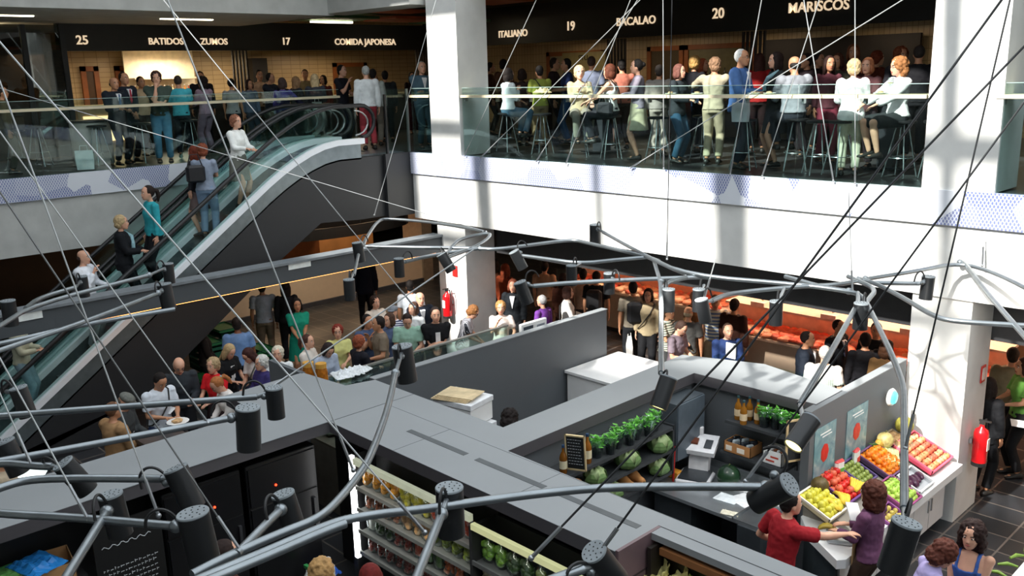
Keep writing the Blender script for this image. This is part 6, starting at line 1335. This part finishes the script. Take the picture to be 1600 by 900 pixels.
UL = [  # left gallery, plane X
 (176, 121, -17.3, 'hold', 'm', 'jacket', '20262e', 'trousers', '1e2228', 'ring', '3a2c24', 30, 'm', 'balding man in dark suit looking down, leftmost at the left gallery rail', 'suit,tie3a5a7a'),
 (191, 113, -17.7, 'clasp', 'm', 'jacket', '1c222c', 'trousers', '20242c', 'crop', '2a1c16', 40, 'm', 'man in dark suit with white shirt and red tie', 'suit,tieb02038'),
 (218, 120, -19.0, 'stand', 'm', 'long', 'c8b090', 'trousers', '2a2420', 'short', '15100e', 30, 'm', 'short haired person in cream top behind the man in the red tie', ''),
 (243, 112, -16.95, 'chin', 'm', 'tee', '3f4c44', 'trousers', '5f8fae', 'wavy', '3a2420', 0, 'l', 'man in dark green t-shirt leaning on the rail with hand at his mouth', ''),
 (277, 118, -17.7, 'hold', 'm', 'tee', '4ab0be', 'trousers', '20262e', 'crop', '3a302a', 180, 'm', 'man in turquoise t-shirt seen from behind', ''),
 (316, 120, -18.2, 'hold', 'f', 'long', 'a08898', 'trousers', '8a7888', 'curly', '1c1210', -140, 'm', 'curly haired woman in mauve with a dark strap', 'strap'),
 (312, 112, -20.0, 'stand', 'm', 'long', '1a1c22', 'trousers', '1a1c20', 'short', '15110f', 0, 'm', 'juice bar worker in black behind the curly haired woman', ''),
 (360, 123, -18.4, 'stand', 'f', 'tee', '9a9c9c', 'trousers', '22242a', 'bun', '15100e', 160, 'm', 'woman with black bun in grey top before the slatted divider', ''),
 (404, 110, -19.4, 'stand', 'm', 'tee', 'c8a080', 'trousers', '4a3a30', 'short', '14100e', 20, 'm', 'dark haired man in peach shirt at stall 17', ''),
 (420, 114, -18.7, 'stretch', 'm', 'jacket', '20242e', 'trousers', '5a4a3c', 'crop', '181412', 60, 'm', 'man in dark jacket stretching out his arm to the left', ''),
 (388, 125, -18.9, 'stand', 'f', 'long', '6a7a90', 'trousers', '3a4450', 'bob', '2a1814', 30, 'm', 'woman in pale blue between the bun and the peach shirt', ''),
 (476, 109, -20.2, 'stand', 'm', 'long', '8a7a5a', 'trousers', '3a3028', 'short', '15110e', 0, 'm', 'stall worker in khaki behind the blonde women', ''),
 (440, 122, -16.95, 'side', 'f', 'long', '483f80', 'trousers', '1e2026', 'bob', '3a2c28', 160, 'l', 'woman in purple sweater resting her hand on the escalator handrail', ''),
 (461, 120, -17.6, 'hold', 'f', 'jacket', '2c2e34', 'skirt', '22242a', 'long', '8a6a4a', 120, 'l', 'light brown haired woman in dark jacket right of the purple sweater', ''),
 (491, 116, -17.0, 'hold', 'f', 'jacket', '34363e', 'skirt', '4a3c3c', 'long', 'c0a880', 180, 'l', 'blonde woman in charcoal jacket seen from behind with a white bag', ''),
 (532, 102, -17.4, 'eat', 'm', 'tee', '1c1e26', 'trousers', '1c222c', 'short', '15110f', 60, 'l', 'dark haired man in black t-shirt eating', ''),
 (571, 103, -15.9, 'stand', 'm', 'long', 'e8ecec', 'trousers', 'a84048', 'crop', 'a8aaa6', 190, 'l', 'grey haired man in white sweatshirt and red trousers on the escalator landing', ''),
 (582, 108, -16.6, 'stand', 'm', 'long', 'b8c0bc', 'trousers', '8a8478', 'short', '1a1614', 170, 'm', 'man in pale grey top right behind the white sweatshirt', ''),
 (601, 111, -17.2, 'stand', 'm', 'jacket', '2c2e32', 'trousers', '22262a', 'short', '1a1614', 180, 'm', 'man in black jacket with his back turned, right of the white sweatshirt', ''),
 (643, 113, -19.0, 'hold', 'f', 'long', '22181a', 'trousers', '3a1c22', 'long', '15100e', 10, 'm', 'woman with long black hair behind the leaning man', ''),
 (658, 96, -15.0, 'cross', 'm', 'jacket', '4a6270', 'trousers', '3c5460', 'crop', 'a0a09a', 20, 'l', 'grey haired man in grey blue suit leaning beside the left white column', 'suit'),
 (585, 118, -19.3, 'stand', 'f', 'long', '7a2a24', 'trousers', '3a2420', 'long', '1c1210', 10, 'm', 'dim woman in red before the COMIDA JAPONESA counter', ''),
 (505, 118, -19.6, 'stand', 'f', 'long', '5a2420', 'trousers', '2a2020', 'bob', '1c1210', -30, 'm', 'dim woman in dark red behind the man in the black t-shirt', ''),
 (3, 160, -17.4, 'stand', 'm', 'long', '5a5038', 'trousers', '3a382c', 'short', '2a201a', 90, 'm', 'person in olive cut by the left edge behind the glass', ''),
]
for r in UL: upper(r[0], r[1], None, *r[3:11], r[13], deg=r[11], skin=r[12], extra=r[14], X=r[2])
# riders on the near escalator: stand on the steps
def rider(px, py, pose, sex, *a, deg=0, **k):
    xc = -15.02; hn = head_h(pose, sex); p = at_x(px, py, xc); y = p.y; s = 1.0
    zf = ez(y)+.12; s = (p.z-zf)/hn.z; s = max(.9, min(1.06, s)); return person(pose, sex, *a, pos=(xc, y, zf), deg=deg, scale=s, **k)
rider(366, 180, 'hold', 'f', 'long', 'eef0ec', 'skirt', '6c6e66', 'wavy', '8a5a44', 'woman in white jacket and grey skirt, highest rider on the escalator', deg=50)
rider(315, 225, 'hold', 'f', 'tee', '8d98aa', 'trousers', '7f94ae', 'wavy', '7a3f28', 'copper haired rider in blue grey top and jeans on the escalator', deg=170)
upper(303, 228, None, 'side', 'f', 'jacket', '2a2a30', 'skirt', '6a5a58', 'long', '6a2e1c', 'red haired rider in dark jacket with a black handbag reaching to the handrail', deg=-120, X=-15.35, z=ez(at_x(303, 228, -15.35).y)+.12)
rider(232, 290, 'stand', 'f', 'long', '2f9aa4', 'trousers', '17181c', 'pony', '1f1410', 'young woman in teal jacket and black trousers riding the escalator', deg=-70, skin='l')
rider(186, 337, 'hold', 'f', 'coat', '16181c', 'trousers', '16181c', 'wavy', 'b8a078', 'blonde woman in black coat with blue scarf riding the escalator', deg=80, extra='scarf')
rider(127, 391, 'eat', 'm', 'long', 'e4e8ee', 'trousers', '8a9098', 'ring', '3a2a22', 'bald man in white shirt with hand at his mouth, low on the escalator', deg=60)
rider(30, 535, 'hold', 'm', 'long', 'b8b8a0', 'trousers', '8aa4b0', 'cap', '5a90b8', 'rider in pale shirt, light jeans and blue cap on the lower escalator', deg=70)
L_ = [
 # px, py crown, scale, pose, sex, top, col, bottom, col, hair, col, facing, skin, label, extra
 (463, 467, .98, 'clasp', 'f', 'dress', '1f9a80', 'skirt', '1a8a72', 'bob', '1a1412', 10, 'm', 'woman in shiny green dress standing with clasped hands in the open floor', ''),
 (369, 496, 1.0, 'stand', 'm', 'tee', '6f93c4', 'trousers', '2a3040', 'short', '1c1614', 180, 'd', 'man in light blue t-shirt bending over green crates under the escalator', ''),
 (318, 505, .9, 'clasp', 'm', 'long', '2a2422', 'trousers', '1e1c1c', 'bald', '15100e', 90, 'd', 'dim figure beside the crates under the escalator', ''),
 (567, 397, 1.02, 'stand', 'm', 'jacket', '161a26', 'trousers', '15171c', 'short', '15110f', 180, 'm', 'large man in navy black standing at the cream counter behind the beam', ''),
 (408, 440, 1.0, 'stand', 'm', 'tee', 'a8b0bc', 'trousers', '8a7a68', 'short', '2a2018', 180, 'm', 'man in pale grey shirt standing at the cream counter left of the lady in green', ''),
 (445, 440, 1.0, 'stand', 'f', 'long', '1e1e22', 'trousers', '1c1c20', 'long', '1a1210', 180, 'm', 'dark figure at the cream counter just above the lady in green', ''),
 (586, 463, .96, 'hold', 'f', 'tee', 'e0d8cc', 'trousers', '5a4a40', 'wavy', '2a1e1a', 30, 'l', 'dark haired woman in cream blouse behind the deli crowd', ''),
 (640, 438, 1.0, 'stand', 'm', 'tee', 'c8d0d8', 'trousers', '2a2e38', 'short', '15110f', 180, 'm', 'man in pale polo shirt with his back turned near the left column', ''),
 (656, 457, 1.0, 'stand', 'm', 'jacket', '1e2430', 'trousers', '20242c', 'bald', '', 20, 'l', 'bald man in dark blazer behind the woman in white', 'suit'),
 (645, 473, .94, 'stand', 'f', 'long', 'e6eaea', 'trousers', '3a3c40', 'bob', '4a3226', -40, 'l', 'woman in white shirt left of the man in black t-shirt', ''),
 (613, 478, .98, 'stand', 'm', 'tee', ('e8e8f0', '2a3460', 9), 'trousers', '3a4050', 'cap', '7a8088', -20, 'l', 'man with grey cap and navy striped shirt in the deli crowd', ''),
 (680, 481, 1.04, 'cross', 'm', 'tee', '17181b', 'trousers', '22262c', 'short', '241a16', 10, 'l', 'man in black t-shirt with a white print facing the camera', 'print'),
 (636, 494, 1.0, 'write', 'm', 'tee', '9fc8b4', 'trousers', '4a4a48', 'short', '2a1e1a', 0, 'l', 'man in mint green shirt looking down at the deli case', ''),
 (607, 490, .97, 'stand', 'f', 'long', '5a6a8a', 'trousers', '30343c', 'bob', '4a3428', -40, 'l', 'woman in blue between the camera couple and the mint shirt', ''),
 (590, 495, 1.02, 'eat', 'm', 'tee', '7d7060', 'trousers', '4a5060', 'short', '1e1614', -80, 'm', 'man in taupe polo holding up a camera', ''),
 (574, 492, .98, 'eat', 'm', 'tee', '4a5a7a', 'trousers', '303848', 'short', '1c1614', 30, 'm', 'man in blue check shirt left of the taupe polo', ''),
 (562, 524, .95, 'hold', 'f', 'jacket', '1c1c24', 'trousers', '24242a', 'wavy', '8f4a30', 120, 'l', 'woman with red brown hair and black jacket beside the taupe polo', ''),
 (527, 508, .95, 'hold', 'f', 'tee', 'd6d48a', 'trousers', '8a8a60', 'wavy', '7a2a1e', 0, 'l', 'red haired woman with glasses in pale yellow blouse', 'glasses'),
 (481, 523, .95, 'hold', 'f', 'long', 'ded6cc', 'trousers', '6a5a50', 'pony', '4a2e24', 60, 'l', 'woman in off white blouse with brown hair behind the golden jars', ''),
 (516, 540, .95, 'down', 'f', 'long', 'b8c4d8', 'skirt', '8a98b0', 'bob', '2a2020', 30, 'l', 'woman in light blue leaning over the food with white bags', ''),
 (433, 542, .94, 'hold', 'f', 'long', 'e8ecec', 'trousers', '5a5a60', 'wavy', 'd4ccb8', -10, 'l', 'woman with short white blond hair in white top near the notch panel', ''),
 (407, 556, .94, 'hold', 'f', 'jacket', '3a3468', 'trousers', '3a3c44', 'wavy', 'c8c6c0', -60, 'l', 'white haired woman in dark blue cardigan with glasses', 'glasses'),
 (362, 541, .95, 'write', 'f', 'tee', '18191b', 'trousers', '2a2a2e', 'long', 'ac946c', 40, 'l', 'blonde woman in black t-shirt with a pale print', 'print'),
 (382, 549, .95, 'down', 'f', 'tee', 'e8e6e2', 'trousers', '5a5448', 'long', '3a1c18', -50, 'l', 'dark red haired woman in white t-shirt with a strap', 'strap5a5a50'),
 (331, 560, .96, 'hold', 'f', 'tee', 'd8222a', 'skirt', '3a2a2c', 'wavy', 'a8906c', -40, 'l', 'woman in bright red top with short blonde hair', ''),
 (280, 563, 1.0, 'write', 'm', 'long', '32373c', 'trousers', '2a2c30', 'ring', '9a948a', 10, 'l', 'older balding man in dark grey sweater', 'glasses'),
 (253, 587, 1.0, 'write', 'm', 'tee', 'dde4ec', 'trousers', '3a4c74', 'short', '1c1614', 30, 'm', 'smiling man in white polo with a black shoulder strap', 'strap'),
 (331, 594, .95, 'down', 'f', 'long', 'e8e2dc', 'trousers', '8a7a74', 'pony', 'a8683a', -70, 'l', 'ginger haired woman with ponytail in white jacket bending over plates', 'scrunch'),
 (176, 628, .98, 'hold', 'm', 'jacket', 'a8835c', 'trousers', '5a4a3a', 'crop', '6a4a34', 120, 'm', 'man in tan jacket seen from behind at the counter', ''),
 (202, 617, .98, 'write', 'm', 'jacket', '3c3f40', 'trousers', '2a2c2e', 'cap', '6a6c66', 60, 'l', 'older man with grey flat cap beside the tan jacket', ''),
 (2, 700, 1.0, 'stand', 'm', 'long', 'b8a890', 'trousers', '3a3834', 'short', '2a201a', 60, 'm', 'person at the extreme left edge in sand colour', ''),
 # sellers by the deli
 (745, 480, .97, 'down', 'f', 'tee', ('c8c8d0', '30343c', 16, 0), 'trousers', '3a3a40', 'wavy', '8a5c34', 80, 'l', 'deli customer in sunglasses and black white patterned blouse', 'shades'),
 (782, 471, .97, 'eat', 'f', 'tee', 'e8dcd2', 'trousers', '6a5a50', 'wavy', 'a87c48', 0, 'l', 'smiling woman in white blouse with scarf raising her hands', ''),
 (801, 437, 1.0, 'stand', 'f', 'jacket', '1c2024', 'trousers', '24262a', 'bob', '8a4a34', -10, 'l', 'woman in dark blazer and pale shirt beside the left column', 'suit'),
 (846, 461, .95, 'stand', 'f', 'long', '6a3a8c', 'trousers', '3a3440', 'crop', '8f8f90', -130, 'l', 'grey haired woman in purple cardigan', ''),
 (851, 408, 1.02, 'stand', 'm', 'tee', 'b89478', 'trousers', '6a5240', 'short', '15110f', 160, 'm', 'tall dark haired man in peach shirt before the far meat counter', ''),
 (880, 427, .98, 'stand', 'f', 'long', '4a281c', 'trousers', '3a2018', 'long', '2a1812', 150, 'm', 'woman with long auburn hair in brown', ''),
 (888, 448, .96, 'hold', 'f', 'long', 'd8d6d0', 'trousers', '2c2c34', 'bob', '3a2018', 90, 'l', 'woman in white cardigan with dark shoulder bag near the far counter', 'strap'),
 (911, 420, 1.0, 'stand', 'm', 'tee', 'c8a488', 'trousers', '3a3634', 'short', '14100e', 180, 'm', 'man in striped cream shirt seen from behind', ''),
 (932, 424, 1.02, 'stand', 'm', 'tee', '1a1b1e', 'trousers', '1c1e22', 'short', '14100e', 170, 'm', 'man in black with a black rucksack', 'backpack'),
 (773, 405, 1.0, 'stand', 'f', 'long', '7a4a34', 'trousers', '3a2a22', 'long', '15100e', 150, 'm', 'dim dark haired woman right of the left column', ''),
 (790, 412, 1.0, 'stand', 'f', 'long', '8a3c20', 'trousers', '3a2018', 'long', '7a3418', 140, 'm', 'dim red haired woman right of the left column', ''),
 (989, 440, 1.04, 'stand', 'm', 'tee', '80786a', 'trousers', '1e2024', 'short', '241c18', 190, 'm', 'man in taupe t-shirt with rucksack carrying a white shopping bag', 'backpack'),
 (1013, 452, 1.0, 'stand', 'f', 'jacket', 'b0a080', 'trousers', '17181b', 'bob', '2a1c18', -10, 'l', 'woman in beige cardigan and white top with crossbody strap', 'strap'),
 (1045, 478, .98, 'hold', 'f', 'tee', ('d8d4c4', '5a6a5a', 8), 'trousers', '3a3c3c', 'short', '4a3424', 60, 'm', 'person in green white striped top right of the vertical tube', ''),
 (1076, 479, .97, 'stand', 'm', 'tee', '4a4a48', 'trousers', '6a5c48', 'ring', 'a8987c', 170, 'm', 'balding man with grey hair in dark olive shirt', ''),
 (1070, 505, .97, 'write', 'm', 'tee', '7c6f78', 'trousers', 'd8d4cc', 'short', '3a2820', 60, 'l', 'bearded man in mauve grey t-shirt at the end of the roof arm', 'beard'),
 (1118, 462, 1.0, 'stand', 'm', 'tee', ('d0cdb8', '6078a0', 5), 'trousers', 'a8987c', 'short', '5a4030', 0, 'm', 'man in beige blue striped polo behind the blue shirt', ''),
 (1149, 467, 1.0, 'stand', 'm', 'long', '3a2018', 'trousers', '2a1a16', 'short', '1c1210', 150, 'm', 'dark haired man in dark brown before the meat counter', ''),
 (1138, 506, .98, 'hold', 'm', 'long', '22345e', 'trousers', '20283a', 'crop', '4a382e', 20, 'l', 'man in dark blue shirt looking down at something in his hands', ''),
 (1263, 518, 1.0, 'stand', 'm', 'jacket', '1e2530', 'trousers', '20262e', 'crop', '241a16', 90, 'm', 'man in dark suit in profile at the meat counter', 'suit'),
 (1290, 540, 1.02, 'stand', 'm', 'tee', ('e8e6e0', 'cfcac0', 12, 0), 'trousers', '5a5850', 'crop', 'b8b4ac', 170, 'l', 'grey haired man in sunlit white striped shirt beside the back roof arm', ''),
 (1312, 500, 1.0, 'stand', 'm', 'jacket', '15171c', 'trousers', '17191e', 'crop', '2a1c16', 60, 'm', 'man in black suit and tie behind the sunlit shirt', 'suit,tie303040'),
 (1352, 520, .98, 'stand', 'm', 'long', '1c1c20', 'trousers', '1a1a1e', 'short', '1a1412', 200, 'm', 'person in black under the dark lamp', ''),
 (1385, 535, .95, 'stand', 'f', 'long', '8a6a44', 'trousers', '3a2c20', 'bob', '4a2e1c', 160, 'm', 'person in mustard brown left of the right column', ''),
 (1370, 505, 1.0, 'stand', 'm', 'long', '17181b', 'trousers', '1a1a1e', 'short', '14100e', 0, 'm', 'dim person in black beside the mustard top', ''),
 (1086, 455, 1.0, 'stand', 'm', 'long', '6a4a2c', 'trousers', '3a2c20', 'bald', '', 60, 'm', 'bald orange lit man at the counter behind the tubes', ''),
 # right edge
 (1584, 543, 1.0, 'stand', 'm', 'long', '8a8268', 'trousers', '1c1c1e', 'short', '2a2018', 180, 'm', 'man in khaki shirt and black trousers at the right edge, back turned', ''),
 (1600, 560, 1.0, 'hold', 'f', 'tee', '5a8a3c', 'trousers', '1a1a1c', 'bob', '3a2418', -60, 'm', 'person in green shirt cut by the right edge', ''),
 (1548, 590, .95, 'stand', 'f', 'coat', '17181b', 'trousers', '17181b', 'long', '1c1412', 150, 'm', 'person with a black bag half hidden by the right column', ''),
]
for r in L_: lower(r[0], r[1], r[2], *r[3:9], r[9] if r[9] != 'bald' else None, r[10] or '202020', r[13], deg=r[11], skin=r[12], extra=r[14])
# nearest people, modelled finer
lower(1238, 768, 1.0, 'reach', 'm', 'tee', '9c2028', 'trousers', '2a2c34', 'short', '17120f', 'stallholder in dark red t-shirt reaching over the fruit to the woman', deg=128, vox=.010)
lower(1362, 752, .97, 'hold', 'f', 'long', '6a4460', 'trousers', '4a3a30', 'bigcurly', '4a2418', 'curly haired woman in purple cardigan and tan apron holding a white pad', deg=-115, vox=.010, extra='apron')
lower(1520, 818, .97, 'clasp', 'f', 'tank', '3f62a8', 'skirt', '2a3a5a', 'bigcurly', '2a1814', 'woman with long dark curls in blue tank top at the lower right', deg=-15, vox=.010)
lower(1492, 853, .95, 'down', 'f', 'tee', 'b4a8d8', 'trousers', '5a5068', 'curly', '5a2e22', 'woman with short brown hair in lilac top at the bottom right', deg=110, vox=.011)
lower(500, 873, 1.0, 'stand', 'f', 'long', '3a3438', 'trousers', '2a2a2c', 'curly', 'b08a58', 'shopper with curly blonde hair whose head shows at the bottom centre', deg=180, vox=.011)
lower(578, 882, 1.0, 'stand', 'f', 'long', '3a1418', 'trousers', '2a2a2c', 'bob', '6a1c18', 'shopper with dark red hair whose head shows at the bottom centre', deg=170, vox=.011)
lower(352, 845, 1.02, 'stand', 'f', 'long', '4a2a24', 'trousers', '2a2a2c', 'long', '2a1c18', 'dark haired shopper behind the big central tubes at the bottom left', deg=100, vox=.011)
lower(745, 646, .99, 'stand', 'm', 'tee', '2a2c30', 'trousers', '2a2a2c', 'short', '101010', 'seller whose black hair shows before the white cartons', deg=170)
lower(798, 641, .97, 'down', 'f', 'tee', '3a3a3c', 'trousers', '2a2a2c', 'curly', '1c1412', 'seller with black curls right of the white cartons', deg=170)
# ================================================================== THINGS HELD AND CARRIED
def shopping_bag(label, loc, rz, w, h, col):
    t = thing('shopping_bag', label, 'bag', loc, rz); d = w*.35
    MB().rings([[(-w*.46, -d*.45, 0), (w*.46, -d*.45, 0), (w*.46, d*.45, 0), (-w*.46, d*.45, 0)], [(-w/2, -d/2, h*.5), (w/2, -d/2, h*.5), (w/2, d/2, h*.5), (-w/2, d/2, h*.5)], [(-w/2, -d*.3, h), (w/2, -d*.3, h), (w/2, d*.3, h), (-w/2, d*.3, h)]]).build('bag_body', mat(col, .6), t)
    for s in (1, -1): MB().tube([(-w*.22, s*d*.28, h*.95), (-w*.18, s*d*.2, h*1.25), (w*.18, s*d*.2, h*1.25), (w*.22, s*d*.28, h*.95)], .006, 6).build('handle', mat(col, .6), t)
    return t
p = at_y(1165, 172, 11.75); shopping_bag('white paper bag hanging from the hand of the man in the blue jacket', (p.x, 11.62, UP+.72), .1, .25, .27, 'd8d4dc')
p = at_z(983, 520, .8); shopping_bag('white carrier bag held by the man with the rucksack', (p.x, p.y, .35), -.8, .32, .4, 'e6e4e0')
p = at_x(520, 158, -16.9); shopping_bag('small white bag beside the blonde woman in charcoal', (p.x, p.y-.4, UP+.75), 1.2, .2, .25, 'eef0f2')
p = at_x(125, 205, -17.1); shopping_bag('white bundle of a bag hanging behind the glass near the left stools', (-17.05, p.y, UP), 1.2, .3, .34, 'dfe4e4')
def handbag(label, loc, rz, w=.3, h=.24, col='15151a'):
    t = thing('handbag', label, 'bag', loc, rz); MB().box((-w/2, -.06, 0), (w/2, .06, h), bev=.04).build('bag_body', mat(col, .4), t); MB().tube([(-w*.4, 0, h*.9), (-w*.2, 0, h*1.6), (w*.2, 0, h*1.6), (w*.4, 0, h*.9)], .01, 6).build('strap', mat(col, .5), t)
p = at_x(303, 275, -15.1); handbag('black leather handbag of the red haired rider on the escalator', (-14.92, p.y-.05, p.z-.1), 1.4, .32, .3)
p = at_y(945, 175, 12.0); handbag('black and white handbag hanging between the seated women', (p.x, 12.0, UP+.75), .2, .3, .22, '2a2c30')
crumple('wrapped_sandwich', .26, .2, .16, 'cdb48c', 'big paper wrapped sandwich pile on the rail left of the blonde woman', 'food', (at_y(884, 135, 12.1).x, 11.5, UP+1.12), 0, 4, rough=.7)
def plate(label, loc, r=.12, food='d8b080', s=1):
    t = thing('plate', label, 'plate', loc); MB().lathe([(r*.5, 0), (r*.6, .004), (r, .018), (r*.97, .02), (r*.55, .008), (.001, .008)], n=18).build('dish', mat('f0f0ec', .3), t, smooth=True)
    tag(lump(r*.42, loc[0], .5, .4).build('food', mat(food, .6, noise_amt=.3, scale=20), at=(loc[0], loc[1], loc[2]+.025), smooth=True), 'food on the '+label, 'food')
for px, lb in ((905, 'plate on the rail before the blonde woman in beige'), (1050, 'plate on the rail before the woman with the reddish brown bob'), (1092, 'plate on the rail left of the beige stretched arm'), (1180, 'plate on the rail right of the white paper bag'), (1205, 'second plate on the rail before the black leather jacket'), (1378, 'plate on the rail below the wine glass')):
    p = at_y(px, 146, 11.43); plate(lb, (p.x, 11.39, UP+1.116), .09)
def wine_glass(label, loc):
    t = thing('wine_glass', label, 'glass', loc); MB().lathe([(.035, 0), (.034, .004), (.005, .01), (.004, .09), (.02, .10), (.036, .13), (.038, .16), (.03, .2), (.028, .2), (.035, .16), (.033, .13), (.001, .105)], n=16).build('glass', glass('wine_glass_glass', (.95, .98, .98), .18), t, smooth=True); MB().lathe([(.001, .106), (.030, .128), (.033, .142), (.001, .143)], n=16).build('wine', mat('e0d890', .1), t, smooth=True)
p = at_y(1381, 140, 11.43); wine_glass('wine glass standing on the rail between the two white jackets', (p.x+.08, 11.43, UP+1.116))
p = at_y(920, 140, 11.43); wine_glass('wine glass on the rail between the blonde woman and the reddish bob', (p.x, 11.43, UP+1.116))
t = thing('notepad', 'white notepad held by the curly haired woman in purple', 'notepad', at_z(1334, 800, 1.28), 1.0); MB().box((-.07, -.1, 0), (.07, .1, .012)).build('pages', white, t); t.rotation_euler = (.7, .2, 1.0)
for px, py, z, rz, lb in ((262, 640, 1.12, .4, 'white printed sheet held by the smiling man in white polo'), (197, 676, 1.1, .2, 'folded printed sheet by the man in the flat cap'), (1592, 662, .9, .5, 'white paper held by the person at the right edge')):
    p = at_z(px, py, z); o = MB().box((-.1, -.07, 0), (.1, .07, .003)).build('paper_sheet', white, at=p, rot=(.4, .1, rz)); tag(o, lb, 'paper')
plate('large white plate on the counter by the ginger ponytail', at_z(278, 660, 1.22), .15, 'c8a070')
for px, py, k in ((520, 570, 3), (545, 572, 5), (535, 585, 6)):
    p = at_z(px, py, 1.42); crumple('paper_wrap', .34, .28, .14, 'e4e8ea', 'crumpled white paper bag on the deli top, %s' % {3: 'left one', 5: 'right one', 6: 'front one'}[k], 'bag', (max(-11.05, min(p.x, -9.5)), max(6.2, min(p.y, 10.2)), 1.388), k, k, rough=.8)
for k in range(5):
    p = at_z(1560+k*16, 885-k*13, 1.0); m = MB(); a = .5*k
    m.tube([(-.09, 0, .02), (0, .02, .03), (.09, 0, .02)], [.012, .02, .01], 8); tag(m.build('cucumber', mat('7a9a3a', .5, noise_amt=.2), at=(min(p.x, -1.5), p.y, .9), rot=(0, 0, a), smooth=True), 'green vegetable pod on the white counter at the lower right', 'vegetable', 'green pods on the lower right counter')
# ================================================================== STOOLS
def make_stool(label, loc, rz=0, group=None):
    t = thing('bar_stool', label, 'stool', loc, rz, group)
    MB().lathe([(.16, .0), (.175, .008), (.175, .03), (.15, .04), (.001, .042)], (0, 0, .71), n=20).build('seat', mat('1a1b1d', .4), t, smooth=True)
    for k in range(4):
        a = PI/4+k*PI/2; MB().tube([(.07*math.cos(a), .07*math.sin(a), .71), (.22*math.cos(a), .22*math.sin(a), .0)], .010, 8).build('leg', mat('b8c0c4', .25, metal=.9), t, smooth=True)
    MB().tube([(.165*math.cos(a), .165*math.sin(a), .26) for a in np.linspace(0, 2*PI, 21)], .007, 6).build('foot_ring', mat('b8c0c4', .25, metal=.9), t, smooth=True)
    return t
ST = [(793, 12.3, 'under the seated woman in white shirt and jeans'), (848, 12.3, 'below the man in lime green'), (905, 12.2, 'under the seated blonde woman in beige'), (955, 12.2, 'under the seated woman with the reddish brown bob'), (1028, 12.0, 'empty one left of the woman in dark jacket'), (1098, 12.6, 'beside the jeans of the woman in dark jacket'),
      (1162, 11.9, 'empty one below the white paper bag'), (1243, 12.2, 'under the balding man in grey'), (1278, 11.9, 'empty one left of the beige trousers'), (1312, 11.95, 'empty one touching the beige trousers'), (1408, 12.2, 'under the seated woman with red curls'), (1462, 12.4, 'in the shadow behind the right column')]
proto = None
for k, (px, Y, w) in enumerate(ST):
    p = at_y(px, 230, Y); lb = 'black seated chrome bar stool '+w
    if proto is None: proto = make_stool(lb, (p.x, Y, UP))
    else: dup(proto, (p.x, Y, UP), .3*k, lb)
for k, (px, X, w) in enumerate(((25, -17.6, 'nearest the left edge, behind the glass'), (155, -17.5, 'right of the white bag on the left gallery'), (225, -17.5, 'below the man in the dark green t-shirt'), (300, -17.6, 'below the man in turquoise'), (60, -18.6, 'further back by the glazed lobby'))):
    p = at_x(px, 230, X); dup(proto, (X, p.y, UP), .2*k, 'black seated chrome bar stool '+w)
t = thing('round_table', 'low white drum table on the left gallery beside the white bag', 'table', (-18.0, at_x(145, 230, -18.0).y, UP)); MB().lathe([(.34, 0), (.36, .02), (.36, .78), (.34, .8)], n=24).build('drum', mat('b8b4aa', .5), t, smooth=True); MB().lathe([(.38, .8), (.39, .81), (.38, .83), (.001, .831)], n=24).build('top', mat('2a2c2e', .3), t, smooth=True)
for px, Y, w in ((1395, 13.2, 'between the two white jackets'), (1065, 13.3, 'behind the brown haired woman'), (940, 13.2, 'behind the seated women')):
    p = at_y(px, 150, Y); t = thing('high_table', 'tall dark bar table '+w, 'table', (p.x, Y, UP)); MB().box((-.5, -.3, 1.02), (.5, .3, 1.06), bev=.01).build('top', mat('c8b890', .4), t); MB().box((-.12, -.12, .02), (.12, .12, 1.02)).build('pedestal', mat('22262a', .4), t); MB().box((-.3, -.25, 0), (.3, .25, .02)).build('base', mat('22262a', .4), t)
